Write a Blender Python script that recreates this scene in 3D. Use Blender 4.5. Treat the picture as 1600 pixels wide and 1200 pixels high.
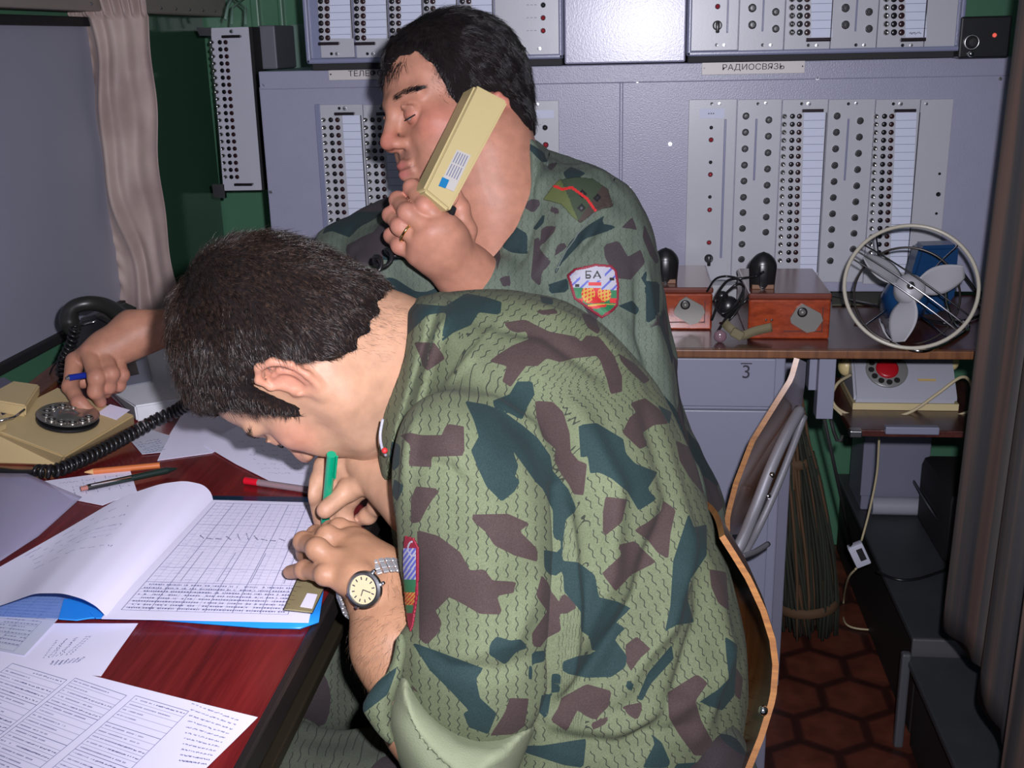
import bpy, bmesh, math, random
import numpy as np
from mathutils import Vector, Matrix

for o in list(bpy.data.objects):
    bpy.data.objects.remove(o)
scene = bpy.context.scene
COL = scene.collection
random.seed(7)
rng = np.random.default_rng(11)

# ------------------------------------------------------------------ camera
FPX = 1750.0                       # focal length in pixels of the 1600 px wide frame
CH = 1.23                          # camera height
_vd = np.array([190., -545., FPX]); _vd /= np.linalg.norm(_vd)
_vv = np.array([130., 5617., FPX]); _vv -= _vd * (_vv @ _vd); _vv /= np.linalg.norm(_vv)
_hh = np.cross(_vv, _vd)
if _hh[0] < 0: _hh = -_hh
RC = np.array([_hh, _vd, -_vv])    # world = RC @ (right, down, forward)
CAMP = np.array([0., 0., CH])
cam_d = bpy.data.cameras.new('camera')
cam = bpy.data.objects.new('camera', cam_d); COL.objects.link(cam)
cam_d.sensor_fit = 'HORIZONTAL'; cam_d.sensor_width = 36.0
cam_d.lens = FPX * 36.0 / 1600.0
cam_d.clip_start = 0.02
_m = np.eye(4); _m[:3, 0] = RC[:, 0]; _m[:3, 1] = -RC[:, 1]; _m[:3, 2] = -RC[:, 2]; _m[:3, 3] = CAMP
cam.matrix_world = Matrix(_m.tolist())
scene.camera = cam

def W(px, py, d):
    """point seen at pixel px, py at camera depth d"""
    return RC @ (np.array([(px - 800) / FPX, (py - 600) / FPX, 1.]) * d) + CAMP
def _ray(px, py): return RC @ np.array([(px - 800) / FPX, (py - 600) / FPX, 1.])
def onZ(px, py, z): r = _ray(px, py); return CAMP + r * ((z - CH) / r[2])
def onY(px, py, y): r = _ray(px, py); return CAMP + r * (y / r[1])
def onX(px, py, x): r = _ray(px, py); return CAMP + r * (x / r[0])
def depth_of(p): return float((RC.T @ (np.asarray(p) - CAMP))[2])

# ------------------------------------------------------------------ world, lights, exposure
scene.view_settings.view_transform = 'Standard'
scene.view_settings.look = 'None'
scene.view_settings.exposure = 0.0
scene.view_settings.gamma = 1.0
scene.view_settings.use_curve_mapping = False
wd = bpy.data.worlds.new('world'); scene.world = wd; wd.use_nodes = True
wd.node_tree.nodes['Background'].inputs[0].default_value = (0.62, 0.68, 0.9, 1)
wd.node_tree.nodes['Background'].inputs[1].default_value = 0.3

def lamp(name, kind, loc, energy, color, **kw):
    l = bpy.data.lights.new(name, kind); l.energy = energy; l.color = color
    for k, v in kw.items(): setattr(l, k, v)
    o = bpy.data.objects.new(name, l); COL.objects.link(o); o.location = loc
    return o
# the camera's own flash, just above and to the right of the lens
fl = lamp('camera_flash', 'SPOT', tuple(W(800 + 2600, 600 - 2800, 0.03)), 98.0, (0.92, 0.90, 1.0),
          shadow_soft_size=0.012, spot_size=math.radians(94), spot_blend=1.0)
_aim = Vector((W(880, 420, 1.0) - np.array(fl.location)).tolist())
fl.rotation_euler = _aim.to_track_quat('-Z', 'Y').to_euler()
# soft unseen fill added overhead for the dim ambient light
cl = lamp('overhead_fill', 'AREA', (0.1, 0.7, 2.1), 7.0, (0.93, 0.95, 1.0), shape='RECTANGLE', size=1.0, size_y=1.2)

# ------------------------------------------------------------------ object helpers
def tag(o, label=None, cat=None, group=None, kind=None):
    if label: o['label'] = label
    if cat: o['category'] = cat
    if group: o['group'] = group
    if kind: o['kind'] = kind
    return o
def thing(name, loc, label, cat, group=None):
    o = bpy.data.objects.new(name, None); COL.objects.link(o); o.location = tuple(loc)
    o.empty_display_size = 0.05
    return tag(o, label, cat, group)
def root_loc(p):
    v = Vector((0, 0, 0))
    while p is not None:
        v += Vector(p.location); p = p.parent
    return v
def link(name, me, mats, parent=None, smooth=False):
    """me in world coordinates; children keep world coordinates by subtracting their parents' places"""
    o = bpy.data.objects.new(name, me); COL.objects.link(o)
    for m in (mats if isinstance(mats, (list, tuple)) else [mats]): me.materials.append(m)
    if parent is not None:
        v = root_loc(parent); me.transform(Matrix.Translation(-v)); o.parent = parent
    if smooth: me.polygons.foreach_set('use_smooth', [True] * len(me.polygons))
    return o
def mesh_np(name, V, F, smooth=False):
    me = bpy.data.meshes.new(name)
    V = np.asarray(V, dtype=np.float32); F = np.asarray(F, dtype=np.int32)
    n = F.shape[1]
    me.vertices.add(len(V)); me.vertices.foreach_set('co', V.ravel())
    me.loops.add(F.size); me.loops.foreach_set('vertex_index', F.ravel())
    me.polygons.add(len(F)); me.polygons.foreach_set('loop_start', np.arange(0, F.size, n, dtype=np.int32))
    me.update(calc_edges=True); me.validate()
    if smooth: me.polygons.foreach_set('use_smooth', [True] * len(me.polygons))
    return me
def dup(o, loc, parent=None):
    c = o.copy(); COL.objects.link(c); c.location = loc
    if parent is not None: c.parent = parent
    return c

class MB:
    """collects shapes in world coordinates and links them as ONE mesh"""
    def __init__(s): s.bm = bmesh.new(); s.mi = 0
    def _fin(s, geom, M=None):
        vs = [g for g in geom if isinstance(g, bmesh.types.BMVert)]
        if M is not None: bmesh.ops.transform(s.bm, matrix=M, verts=vs)
        for f in {f for v in vs for f in v.link_faces}: f.material_index = s.mi
        return vs
    def mat(s, i): s.mi = i; return s
    def box(s, c, size, rot=None, bevel=0.0, seg=2):
        g = bmesh.ops.create_cube(s.bm, size=1.0)['verts']
        bmesh.ops.scale(s.bm, vec=Vector(size), verts=g)
        if bevel > 0:
            es = list({e for v in g for e in v.link_edges})
            r = bmesh.ops.bevel(s.bm, geom=es, offset=bevel, segments=seg, affect='EDGES', profile=0.5)
            g = list({v for f in r['faces'] for v in f.verts} | {v for v in g if v.is_valid})
            seen = set(g); st = list(g)
            while st:
                v = st.pop()
                for e in v.link_edges:
                    w = e.other_vert(v)
                    if w not in seen: seen.add(w); st.append(w)
            g = list(seen)
        M = Matrix.Translation(Vector(c)) @ (rot.to_4x4() if rot is not None else Matrix.Identity(4))
        return s._fin(g, M)
    def cyl(s, a, b, r, r2=None, n=20, caps=True):
        a = Vector(a); b = Vector(b); d = b - a
        g = bmesh.ops.create_cone(s.bm, cap_ends=caps, segments=n, radius1=r, radius2=r if r2 is None else r2, depth=d.length)['verts']
        M = Matrix.Translation((a + b) / 2) @ d.to_track_quat('Z', 'Y').to_matrix().to_4x4()
        return s._fin(g, M)
    def ball(s, c, r, n=12, scale=(1, 1, 1), rot=None):
        g = bmesh.ops.create_uvsphere(s.bm, u_segments=n * 2, v_segments=n, radius=r)['verts']
        M = Matrix.Translation(Vector(c)) @ (rot.to_4x4() if rot is not None else Matrix.Identity(4)) @ Matrix.Diagonal((*scale, 1))
        return s._fin(g, M)
    def tube(s, pts, r, n=8, closed=False, caps=True, rs=None):
        P = [Vector(p) for p in pts]; N = len(P); rings = []
        up = None
        for i in range(N):
            if closed: t = P[(i + 1) % N] - P[i - 1]
            else: t = P[min(i + 1, N - 1)] - P[max(i - 1, 0)]
            t.normalize()
            if up is None: up = t.orthogonal().normalized()
            up = (up - t * up.dot(t))
            if up.length < 1e-6: up = t.orthogonal()
            up.normalize(); sd = t.cross(up)
            rr = rs[i] if rs is not None else r
            rings.append([s.bm.verts.new(P[i] + up * math.cos(2 * math.pi * k / n) * rr + sd * math.sin(2 * math.pi * k / n) * rr) for k in range(n)])
        m = N if closed else N - 1
        for i in range(m):
            A = rings[i]; B = rings[(i + 1) % N]
            # align seam for closed loops
            for k in range(n):
                f = s.bm.faces.new((A[k], A[(k + 1) % n], B[(k + 1) % n], B[k])); f.material_index = s.mi; f.smooth = True
        if caps and not closed:
            f = s.bm.faces.new(rings[0][::-1]); f.material_index = s.mi
            f = s.bm.faces.new(rings[-1]); f.material_index = s.mi
        return s
    def lathe(s, prof, M, n=32):
        rings = []
        for r, z in prof:
            if r < 1e-6: rings.append([s.bm.verts.new(M @ Vector((0, 0, z)))])
            else: rings.append([s.bm.verts.new(M @ Vector((r * math.cos(2 * math.pi * k / n), r * math.sin(2 * math.pi * k / n), z))) for k in range(n)])
        for A, B in zip(rings, rings[1:]):
            for k in range(n):
                q = [A[k % len(A)], A[(k + 1) % n % len(A)], B[(k + 1) % n % len(B)], B[k % len(B)]]
                q2 = []
                for v in q:
                    if v not in q2: q2.append(v)
                if len(q2) > 2:
                    f = s.bm.faces.new(q2); f.material_index = s.mi; f.smooth = True
        return s
    def prism(s, pts, off, bevel=0):
        """polygon of world points extruded by the vector off"""
        a = [s.bm.verts.new(Vector(p)) for p in pts]; off = Vector(off)
        b = [s.bm.verts.new(Vector(p) + off) for p in pts]
        n = len(pts)
        fs = [s.bm.faces.new(a), s.bm.faces.new(b[::-1])]
        for k in range(n): fs.append(s.bm.faces.new((a[k], b[k], b[(k + 1) % n], a[(k + 1) % n])))
        for f in fs: f.material_index = s.mi
        if bevel:
            es = list({e for f in fs for e in f.edges})
            r = bmesh.ops.bevel(s.bm, geom=es, offset=bevel, segments=2, affect='EDGES')
            for f in r['faces']: f.material_index = s.mi
        return s
    def quad(s, pts):
        f = s.bm.faces.new([s.bm.verts.new(Vector(p)) for p in pts]); f.material_index = s.mi; return f
    def grid(s, fn, nu, nv, closed_u=False):
        vs = [[s.bm.verts.new(Vector(fn(i / nu, j / nv))) for j in range(nv + 1)] for i in range(nu + 1)]
        for i in range(nu):
            for j in range(nv):
                f = s.bm.faces.new((vs[i][j], vs[i + 1][j], vs[i + 1][j + 1], vs[i][j + 1])); f.material_index = s.mi; f.smooth = True
        return s
    def build(s, name, mats, parent=None, smooth=None):
        bmesh.ops.recalc_face_normals(s.bm, faces=s.bm.faces)
        me = bpy.data.meshes.new(name); s.bm.to_mesh(me); s.bm.free()
        o = link(name, me, mats, parent)
        if smooth == 'auto':
            me.polygons.foreach_set('use_smooth', [True] * len(me.polygons))
            me.set_sharp_from_angle(angle=math.radians(35))
        elif smooth: me.polygons.foreach_set('use_smooth', [True] * len(me.polygons))
        return o
def solidify(o, t, off=0):
    m = o.modifiers.new('thickness', 'SOLIDIFY'); m.thickness = t; m.offset = off
def rotZ(a): return Matrix.Rotation(a, 3, 'Z')
def basis(x, y, z): return Matrix((x, y, z)).transposed()
def text_mesh(txt, size, M, extrude=0.0003):
    """returns a mesh of the text, in world coordinates given by matrix M (text in local XY)"""
    cu = bpy.data.curves.new('lettering', 'FONT'); cu.body = txt; cu.size = size; cu.extrude = extrude
    cu.align_x = 'CENTER'; cu.align_y = 'CENTER'
    ob = bpy.data.objects.new('lettering', cu); COL.objects.link(ob)
    dg = bpy.context.evaluated_depsgraph_get(); dg.update()
    me = bpy.data.meshes.new_from_object(ob.evaluated_get(dg)); me.materials.clear()
    bpy.data.objects.remove(ob)
    me.transform(M)
    return me

# ------------------------------------------------------------------ materials
def nodes_of(name):
    m = bpy.data.materials.new(name); m.use_nodes = True
    nt = m.node_tree; return m, nt, nt.nodes['Principled BSDF']
def N(nt, t, **kw):
    n = nt.nodes.new(t)
    for k, v in kw.items():
        if k.startswith('_'): n.inputs[int(k[1:])].default_value = v
        else: setattr(n, k, v)
    return n
def rgb(c): return (c[0], c[1], c[2], 1)
def srgb(r, g, b):
    f = lambda c: (c / 255 / 12.92) if c / 255 <= 0.04045 else ((c / 255 + 0.055) / 1.055) ** 2.4
    return (f(r), f(g), f(b))
def paint(name, col, rough=0.5, metal=0.0, bump=0.0, bscale=200, var=0.0, vscale=6, spec=0.5, coat=0.0, bdist=0.001, sheen=0.0, sss=0, trans=0, alpha=1):
    m, nt, b = nodes_of(name)
    b.inputs['Base Color'].default_value = rgb(col); b.inputs['Roughness'].default_value = rough
    b.inputs['Metallic'].default_value = metal; b.inputs['Specular IOR Level'].default_value = spec
    b.inputs['Coat Weight'].default_value = coat; b.inputs['Coat Roughness'].default_value = 0.15
    b.inputs['Sheen Weight'].default_value = sheen
    b.inputs['Transmission Weight'].default_value = trans
    b.inputs['Alpha'].default_value = alpha
    if sss: b.inputs['Subsurface Weight'].default_value = sss; b.inputs['Subsurface Radius'].default_value = (0.01, 0.004, 0.002); b.inputs['Subsurface Scale'].default_value = 0.4
    tc = N(nt, 'ShaderNodeTexCoord')
    if bump > 0:
        no = N(nt, 'ShaderNodeTexNoise'); no.inputs['Scale'].default_value = bscale; no.inputs['Detail'].default_value = 3
        nt.links.new(tc.outputs['Object'], no.inputs['Vector'])
        bp = N(nt, 'ShaderNodeBump'); bp.inputs['Strength'].default_value = bump; bp.inputs['Distance'].default_value = bdist
        nt.links.new(no.outputs['Fac'], bp.inputs['Height']); nt.links.new(bp.outputs['Normal'], b.inputs['Normal'])
    if var > 0:
        no = N(nt, 'ShaderNodeTexNoise'); no.inputs['Scale'].default_value = vscale; no.inputs['Detail'].default_value = 5
        nt.links.new(tc.outputs['Object'], no.inputs['Vector'])
        mx = N(nt, 'ShaderNodeMix', data_type='RGBA')
        nt.links.new(no.outputs['Fac'], mx.inputs['Factor'])
        mx.inputs[6].default_value = rgb([c * (1 - var) for c in col]); mx.inputs[7].default_value = rgb([min(1, c * (1 + var)) for c in col])
        nt.links.new(mx.outputs[2], b.inputs['Base Color'])
    return m
def wood(name, c1, c2, scale=(1, 14, 14), rough=0.35, coat=0.3, nscale=9):
    m, nt, b = nodes_of(name)
    tc = N(nt, 'ShaderNodeTexCoord'); mp = N(nt, 'ShaderNodeMapping'); mp.inputs['Scale'].default_value = scale
    nt.links.new(tc.outputs['Object'], mp.inputs['Vector'])
    no = N(nt, 'ShaderNodeTexNoise'); no.inputs['Scale'].default_value = nscale; no.inputs['Detail'].default_value = 6; no.inputs['Roughness'].default_value = 0.65
    nt.links.new(mp.outputs['Vector'], no.inputs['Vector'])
    cr = N(nt, 'ShaderNodeValToRGB'); cr.color_ramp.elements[0].position = 0.35; cr.color_ramp.elements[1].position = 0.68
    cr.color_ramp.elements[0].color = rgb(c1); cr.color_ramp.elements[1].color = rgb(c2)
    nt.links.new(no.outputs['Fac'], cr.inputs['Fac']); nt.links.new(cr.outputs['Color'], b.inputs['Base Color'])
    b.inputs['Roughness'].default_value = rough; b.inputs['Coat Weight'].default_value = coat; b.inputs['Coat Roughness'].default_value = 0.2
    bp = N(nt, 'ShaderNodeBump'); bp.inputs['Strength'].default_value = 0.15; bp.inputs['Distance'].default_value = 0.0005
    nt.links.new(no.outputs['Fac'], bp.inputs['Height']); nt.links.new(bp.outputs['Normal'], b.inputs['Normal'])
    return m
# ------------------------------------------------------------------ solid modelling: smooth unions of round shapes, meshed on a grid
def smin(a, b, k):
    h = np.clip(k - np.abs(a - b), 0, None) / k
    return np.minimum(a, b) - h * h * k * 0.25
class Field:
    def __init__(s, lo, hi, h):
        s.lo = np.array(lo, float); s.h = h
        s.n = np.maximum(((np.array(hi) - s.lo) / h).astype(int) + 1, 4)
        s.F = np.full(tuple(s.n), 1.0, np.float32)
    def _sub(s, lo, hi):
        a = np.clip(np.floor((np.asarray(lo) - s.lo) / s.h).astype(int), 0, s.n)
        b = np.clip(np.ceil((np.asarray(hi) - s.lo) / s.h).astype(int) + 1, 0, s.n)
        if np.any(b <= a): return None
        sl = tuple(slice(i, j) for i, j in zip(a, b))
        ax = [s.lo[i] + s.h * np.arange(a[i], b[i], dtype=np.float32) for i in range(3)]
        g = np.meshgrid(*ax, indexing='ij', sparse=True)
        return sl, [q.astype(np.float32) for q in g]
    def _apply(s, sl, d, k, op):
        A = s.F[sl]
        if op == 'add': s.F[sl] = smin(A, d, k)
        elif op == 'sub': s.F[sl] = -smin(-A, d, k)
    def cone(s, a, b, ra, rb, k=0.01, op='add', flat=None):
        """tapered capsule; flat=(axis, factor) squashes it along a direction"""
        a = np.asarray(a, float); b = np.asarray(b, float); m = max(ra, rb) * (1.0) + k + 3 * s.h
        r = s._sub(np.minimum(a, b) - m, np.maximum(a, b) + m)
        if r is None: return s
        sl, (X, Y, Z) = r
        d = b - a; L2 = max(d @ d, 1e-12)
        px, py, pz = X - a[0], Y - a[1], Z - a[2]
        t = np.clip((px * d[0] + py * d[1] + pz * d[2]) / L2, 0, 1)
        qx, qy, qz = px - t * d[0], py - t * d[1], pz - t * d[2]
        if flat is not None:
            n, f = flat; n = np.asarray(n, float); n = n / np.linalg.norm(n)
            w = qx * n[0] + qy * n[1] + qz * n[2]
            qx = qx + w * (1 / f - 1) * n[0]; qy = qy + w * (1 / f - 1) * n[1]; qz = qz + w * (1 / f - 1) * n[2]
        D = np.sqrt(qx * qx + qy * qy + qz * qz) - (ra + (rb - ra) * t)
        if flat is not None: D = D * min(1, (1 + flat[1]) / 2)
        s._apply(sl, D, k, op); return s
    def chain(s, pts, rs, k=0.005, flat=None, op='add'):
        for i in range(len(pts) - 1): s.cone(pts[i], pts[i + 1], rs[i], rs[i + 1], k, op, flat)
        return s
    def ell(s, c, r, k=0.01, op='add', rot=None):
        c = np.asarray(c, float); r = np.asarray(r, float); m = r.max() + k + 3 * s.h
        q = s._sub(c - m, c + m)
        if q is None: return s
        sl, (X, Y, Z) = q
        x, y, z = X - c[0], Y - c[1], Z - c[2]
        if rot is not None:
            x, y, z = (rot[i][0] * x + rot[i][1] * y + rot[i][2] * z for i in range(3))
        k0 = np.sqrt((x / r[0]) ** 2 + (y / r[1]) ** 2 + (z / r[2]) ** 2)
        k1 = np.sqrt((x / r[0] ** 2) ** 2 + (y / r[1] ** 2) ** 2 + (z / r[2] ** 2) ** 2) + 1e-9
        s._apply(sl, k0 * (k0 - 1) / k1, k, op); return s
    def merge(s, o, k):
        s.F = smin(s.F, o.F, k); return s
    def like(s):
        c = Field.__new__(Field); c.lo = s.lo; c.h = s.h; c.n = s.n; c.F = np.full(tuple(s.n), 1.0, np.float32); return c
    def sample(s, P):
        q = (np.asarray(P) - s.lo) / s.h
        i = np.clip(np.floor(q).astype(int), 0, s.n - 2); f = np.clip(q - i, 0, 1)
        out = 0
        for dx in (0, 1):
            for dy in (0, 1):
                for dz in (0, 1):
                    w = (f[:, 0] if dx else 1 - f[:, 0]) * (f[:, 1] if dy else 1 - f[:, 1]) * (f[:, 2] if dz else 1 - f[:, 2])
                    out = out + w * s.F[i[:, 0] + dx, i[:, 1] + dy, i[:, 2] + dz]
        return out
    def mesh(s):
        F = s.F.copy()
        for ax in range(3):                       # close the shape at the grid's border
            sl = [slice(None)] * 3
            for e in (0, -1):
                sl[ax] = e; F[tuple(sl)] = np.maximum(F[tuple(sl)], s.h * 0.5)
        ins = F < 0
        cnt = np.zeros(tuple(s.n - 1), np.int8)
        for dx in (0, 1):
            for dy in (0, 1):
                for dz in (0, 1):
                    cnt += ins[dx:s.n[0] - 1 + dx, dy:s.n[1] - 1 + dy, dz:s.n[2] - 1 + dz]
        act = np.argwhere((cnt > 0) & (cnt < 8))
        idx = np.full(tuple(s.n - 1), -1, np.int32); idx[tuple(act.T)] = np.arange(len(act))
        P = np.zeros((len(act), 3)); C = np.zeros(len(act))
        cs = [(a, b, c) for a in (0, 1) for b in (0, 1) for c in (0, 1)]
        val = {c: F[act[:, 0] + c[0], act[:, 1] + c[1], act[:, 2] + c[2]].astype(np.float64) for c in cs}
        for c in cs:
            for ax in range(3):
                if c[ax] == 0:
                    d = list(c); d[ax] = 1; d = tuple(d)
                    a, b = val[c], val[d]; m = (a < 0) != (b < 0)
                    t = np.where(m, a / np.where(m, a - b, 1), 0)
                    q = np.array(c, float)[None, :].repeat(len(act), 0); q[:, ax] = t
                    P[m] += q[m]; C[m] += 1
        V = (act + P / C[:, None]) * s.h + s.lo
        Q = []
        for ax in range(3):
            o1, o2 = [(1, 2), (2, 0), (0, 1)][ax]
            sl0 = [slice(1, -1)] * 3; sl1 = [slice(1, -1)] * 3
            sl0[ax] = slice(0, -1); sl1[ax] = slice(1, None)
            A = ins[tuple(sl0)]; B = ins[tuple(sl1)]
            e = np.argwhere(A != B); up = A[tuple(e.T)]
            off = np.ones(3, int); off[ax] = 0
            e = e + off
            d1 = np.zeros(3, int); d1[o1] = 1; d2 = np.zeros(3, int); d2[o2] = 1
            g = lambda p: idx[tuple(p.T)]
            q = np.stack([g(e - d1 - d2), g(e - d2), g(e), g(e - d1)], 1)
            q = np.where(up[:, None], q, q[:, ::-1])
            Q.append(q)
        Q = np.concatenate(Q)
        Q = Q[(Q >= 0).all(1)]
        return V, Q
def normals_np(V, Q):
    n = np.cross(V[Q[:, 2]] - V[Q[:, 0]], V[Q[:, 3]] - V[Q[:, 1]])
    out = np.zeros_like(V)
    for k in range(4): np.add.at(out, Q[:, k], n)
    return out / (np.linalg.norm(out, axis=1, keepdims=True) + 1e-12)
def smooth_np(V, Q, it=1, lam=0.5):
    deg = np.zeros(len(V)); np.add.at(deg, Q.ravel(), 2)
    for _ in range(it):
        acc = np.zeros_like(V)
        for k in range(4):
            np.add.at(acc, Q[:, k], V[Q[:, (k + 1) % 4]] + V[Q[:, (k - 1) % 4]])
        V = V + lam * (acc / deg[:, None] - V)
    return V
def sdf_noise(P, scale, seed=0):
    """smooth value noise, vectorised"""
    q = P * scale; i = np.floor(q).astype(np.int64); f = q - i; f = f * f * (3 - 2 * f)
    def h(a):
        n = (a[:, 0] * 73856093) ^ (a[:, 1] * 19349663) ^ (a[:, 2] * 83492791) ^ (seed * 2654435761)
        n = (n ^ (n >> 13)) * 1274126177 & 0x7fffffff
        return ((n ^ (n >> 16)) & 0xffff) / 65535.0
    out = 0
    for dx in (0, 1):
        for dy in (0, 1):
            for dz in (0, 1):
                w = (f[:, 0] if dx else 1 - f[:, 0]) * (f[:, 1] if dy else 1 - f[:, 1]) * (f[:, 2] if dz else 1 - f[:, 2])
                out = out + w * h(i + np.array([dx, dy, dz]))
    return out - 0.5
# frame of the camera's axes (right, down, forward), metres: handy for posing bodies
def C(px, py, d): return np.array([(px - 800) / FPX * d, (py - 600) / FPX * d, d])
def cam2w(V): return V @ RC.T + CAMP
def w2cam(V): return (np.asarray(V) - CAMP) @ RC
class Poly2:
    """signed distance to an outline (positive inside) tabulated on a coarse picture-plane grid, in px"""
    def __init__(s, pts, pad=120, step=3.0, smooth=0):
        p = np.array(pts, float)
        for _ in range(smooth):
            q = np.empty((len(p) * 2, 2)); q[0::2] = p * .75 + np.roll(p, -1, 0) * .25; q[1::2] = p * .25 + np.roll(p, -1, 0) * .75; p = q
        s.lo = p.min(0) - pad; s.step = step
        n = ((p.max(0) + pad - s.lo) / step).astype(int) + 2
        X, Y = np.meshgrid(s.lo[0] + step * np.arange(n[0]), s.lo[1] + step * np.arange(n[1]), indexing='ij')
        D = np.full(X.shape, 1e9); ins = np.zeros(X.shape, bool)
        for a, b in zip(p, np.roll(p, -1, 0)):
            d = b - a; L = max(d @ d, 1e-9)
            t = np.clip(((X - a[0]) * d[0] + (Y - a[1]) * d[1]) / L, 0, 1)
            D = np.minimum(D, (X - a[0] - t * d[0]) ** 2 + (Y - a[1] - t * d[1]) ** 2)
            c = ((a[1] > Y) != (b[1] > Y))
            if abs(d[1]) > 1e-9: ins ^= c & (X < a[0] + (Y - a[1]) * d[0] / d[1])
        s.T = np.where(ins, 1, -1) * np.sqrt(D); s.n = n
    def __call__(s, px, py):
        x = (px - s.lo[0]) / s.step; y = (py - s.lo[1]) / s.step
        out = (x < 0) | (y < 0) | (x > s.n[0] - 2) | (y > s.n[1] - 2)
        i = np.clip(x, 0, s.n[0] - 2.001).astype(int); j = np.clip(y, 0, s.n[1] - 2.001).astype(int)
        fx = np.clip(x - i, 0, 1); fy = np.clip(y - j, 0, 1)
        v = s.T[i, j] * (1 - fx) * (1 - fy) + s.T[i + 1, j] * fx * (1 - fy) + s.T[i, j + 1] * (1 - fx) * fy + s.T[i + 1, j + 1] * fx * fy
        return np.where(out, -200.0, v)
def puff(fd, pts, z0, T, w, k=0.02, gx=0, gy=0, cx=0, cy=0, smooth=2):
    """adds a rounded volume with this outline to a Field laid out in camera axes; z0 its middle depth, T half thickness,
    w how far the rounding reaches in from the rim, gx gy the tilt of its middle plane in metres per px"""
    P = Poly2(pts, smooth=smooth)
    X = fd.lo[0] + fd.h * np.arange(fd.n[0]); Y = fd.lo[1] + fd.h * np.arange(fd.n[1]); Zd = fd.lo[2] + fd.h * np.arange(fd.n[2])
    for zi, z in enumerate(Zd):
        px, py = np.meshgrid(X / z * FPX + 800, Y / z * FPX + 600, indexing='ij')
        zc = z0 + gx * (px - cx) + gy * (py - cy)
        s = P(px, py) * z / FPX
        a = np.maximum(w - s, 0) / w; b = np.abs(z - zc) / T
        D = (np.sqrt(a * a + b * b) - 1) * min(w, T)
        fd.F[:, :, zi] = smin(fd.F[:, :, zi], D.astype(np.float32), k)
    return fd
# ------------------------------------------------------------------ people: shared builders
def smooth01(x): x = np.clip(x, 0, 1); return x * x * (3 - 2 * x)
def skin_mat(name, rough=0.42, hairy=0.0):
    m, nt, b = nodes_of(name)
    at = N(nt, 'ShaderNodeAttribute', attribute_name='tint')
    tc = N(nt, 'ShaderNodeTexCoord')
    no = N(nt, 'ShaderNodeTexNoise'); no.inputs['Scale'].default_value = 70; no.inputs['Detail'].default_value = 5
    nt.links.new(tc.outputs['Object'], no.inputs['Vector'])
    mr = N(nt, 'ShaderNodeMapRange'); mr.inputs[1].default_value = 0.3; mr.inputs[2].default_value = 0.7; mr.inputs[3].default_value = 0.86; mr.inputs[4].default_value = 1.08
    nt.links.new(no.outputs['Fac'], mr.inputs[0])
    vm = N(nt, 'ShaderNodeVectorMath', operation='SCALE'); nt.links.new(at.outputs['Color'], vm.inputs[0]); nt.links.new(mr.outputs[0], vm.inputs['Scale'])
    nt.links.new(vm.outputs[0], b.inputs['Base Color'])
    b.inputs['Roughness'].default_value = rough; b.inputs['Specular IOR Level'].default_value = 0.32
    b.inputs['Subsurface Weight'].default_value = 0.18; b.inputs['Subsurface Radius'].default_value = (0.008, 0.003, 0.0015); b.inputs['Subsurface Scale'].default_value = 0.5
    n2 = N(nt, 'ShaderNodeTexNoise'); n2.inputs['Scale'].default_value = 420; n2.inputs['Detail'].default_value = 3
    nt.links.new(tc.outputs['Object'], n2.inputs['Vector'])
    bp = N(nt, 'ShaderNodeBump'); bp.inputs['Strength'].default_value = 0.28; bp.inputs['Distance'].default_value = 0.0007
    nt.links.new(n2.outputs['Fac'], bp.inputs['Height']); nt.links.new(bp.outputs['Normal'], b.inputs['Normal'])
    return m
def set_tint(me, cols):
    a = me.color_attributes.new('tint', 'FLOAT_COLOR', 'POINT')
    a.data.foreach_set('color', np.concatenate([cols, np.ones((len(cols), 1))], 1).astype(np.float32).ravel())
def join_parts(parts):
    """[(V, Q, tint)] -> one"""
    V = []; Q = []; T = []; n = 0
    for v, q, t in parts: V.append(v); Q.append(q + n); T.append(t); n += len(v)
    return np.concatenate(V), np.concatenate(Q), np.concatenate(T)
def paint_spots(P, base, spots):
    """own colour of the skin: [(centre, radius, colour, strength)]"""
    col = np.tile(np.array(base, float), (len(P), 1))
    for c, r, cc, st in spots:
        r = np.asarray(r, float) * np.ones(3)
        d = np.sqrt((((P - np.array(c)) / r) ** 2).sum(1))
        w = (st * smooth01(1.35 - d))[:, None]
        col = col * (1 - w) + np.array(cc) * w
    return col
def hair_mat(name, c1, c2, rough=0.38):
    m, nt, b = nodes_of(name)
    tc = N(nt, 'ShaderNodeTexCoord'); no = N(nt, 'ShaderNodeTexNoise'); no.inputs['Scale'].default_value = 260
    nt.links.new(tc.outputs['Object'], no.inputs['Vector'])
    cr = N(nt, 'ShaderNodeValToRGB'); cr.color_ramp.elements[0].position = 0.4; cr.color_ramp.elements[1].position = 0.75
    cr.color_ramp.elements[0].color = rgb(c1); cr.color_ramp.elements[1].color = rgb(c2)
    nt.links.new(no.outputs['Fac'], cr.inputs['Fac']); nt.links.new(cr.outputs['Color'], b.inputs['Base Color'])
    b.inputs['Roughness'].default_value = rough; b.inputs['Specular IOR Level'].default_value = 0.6
    return m
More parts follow.
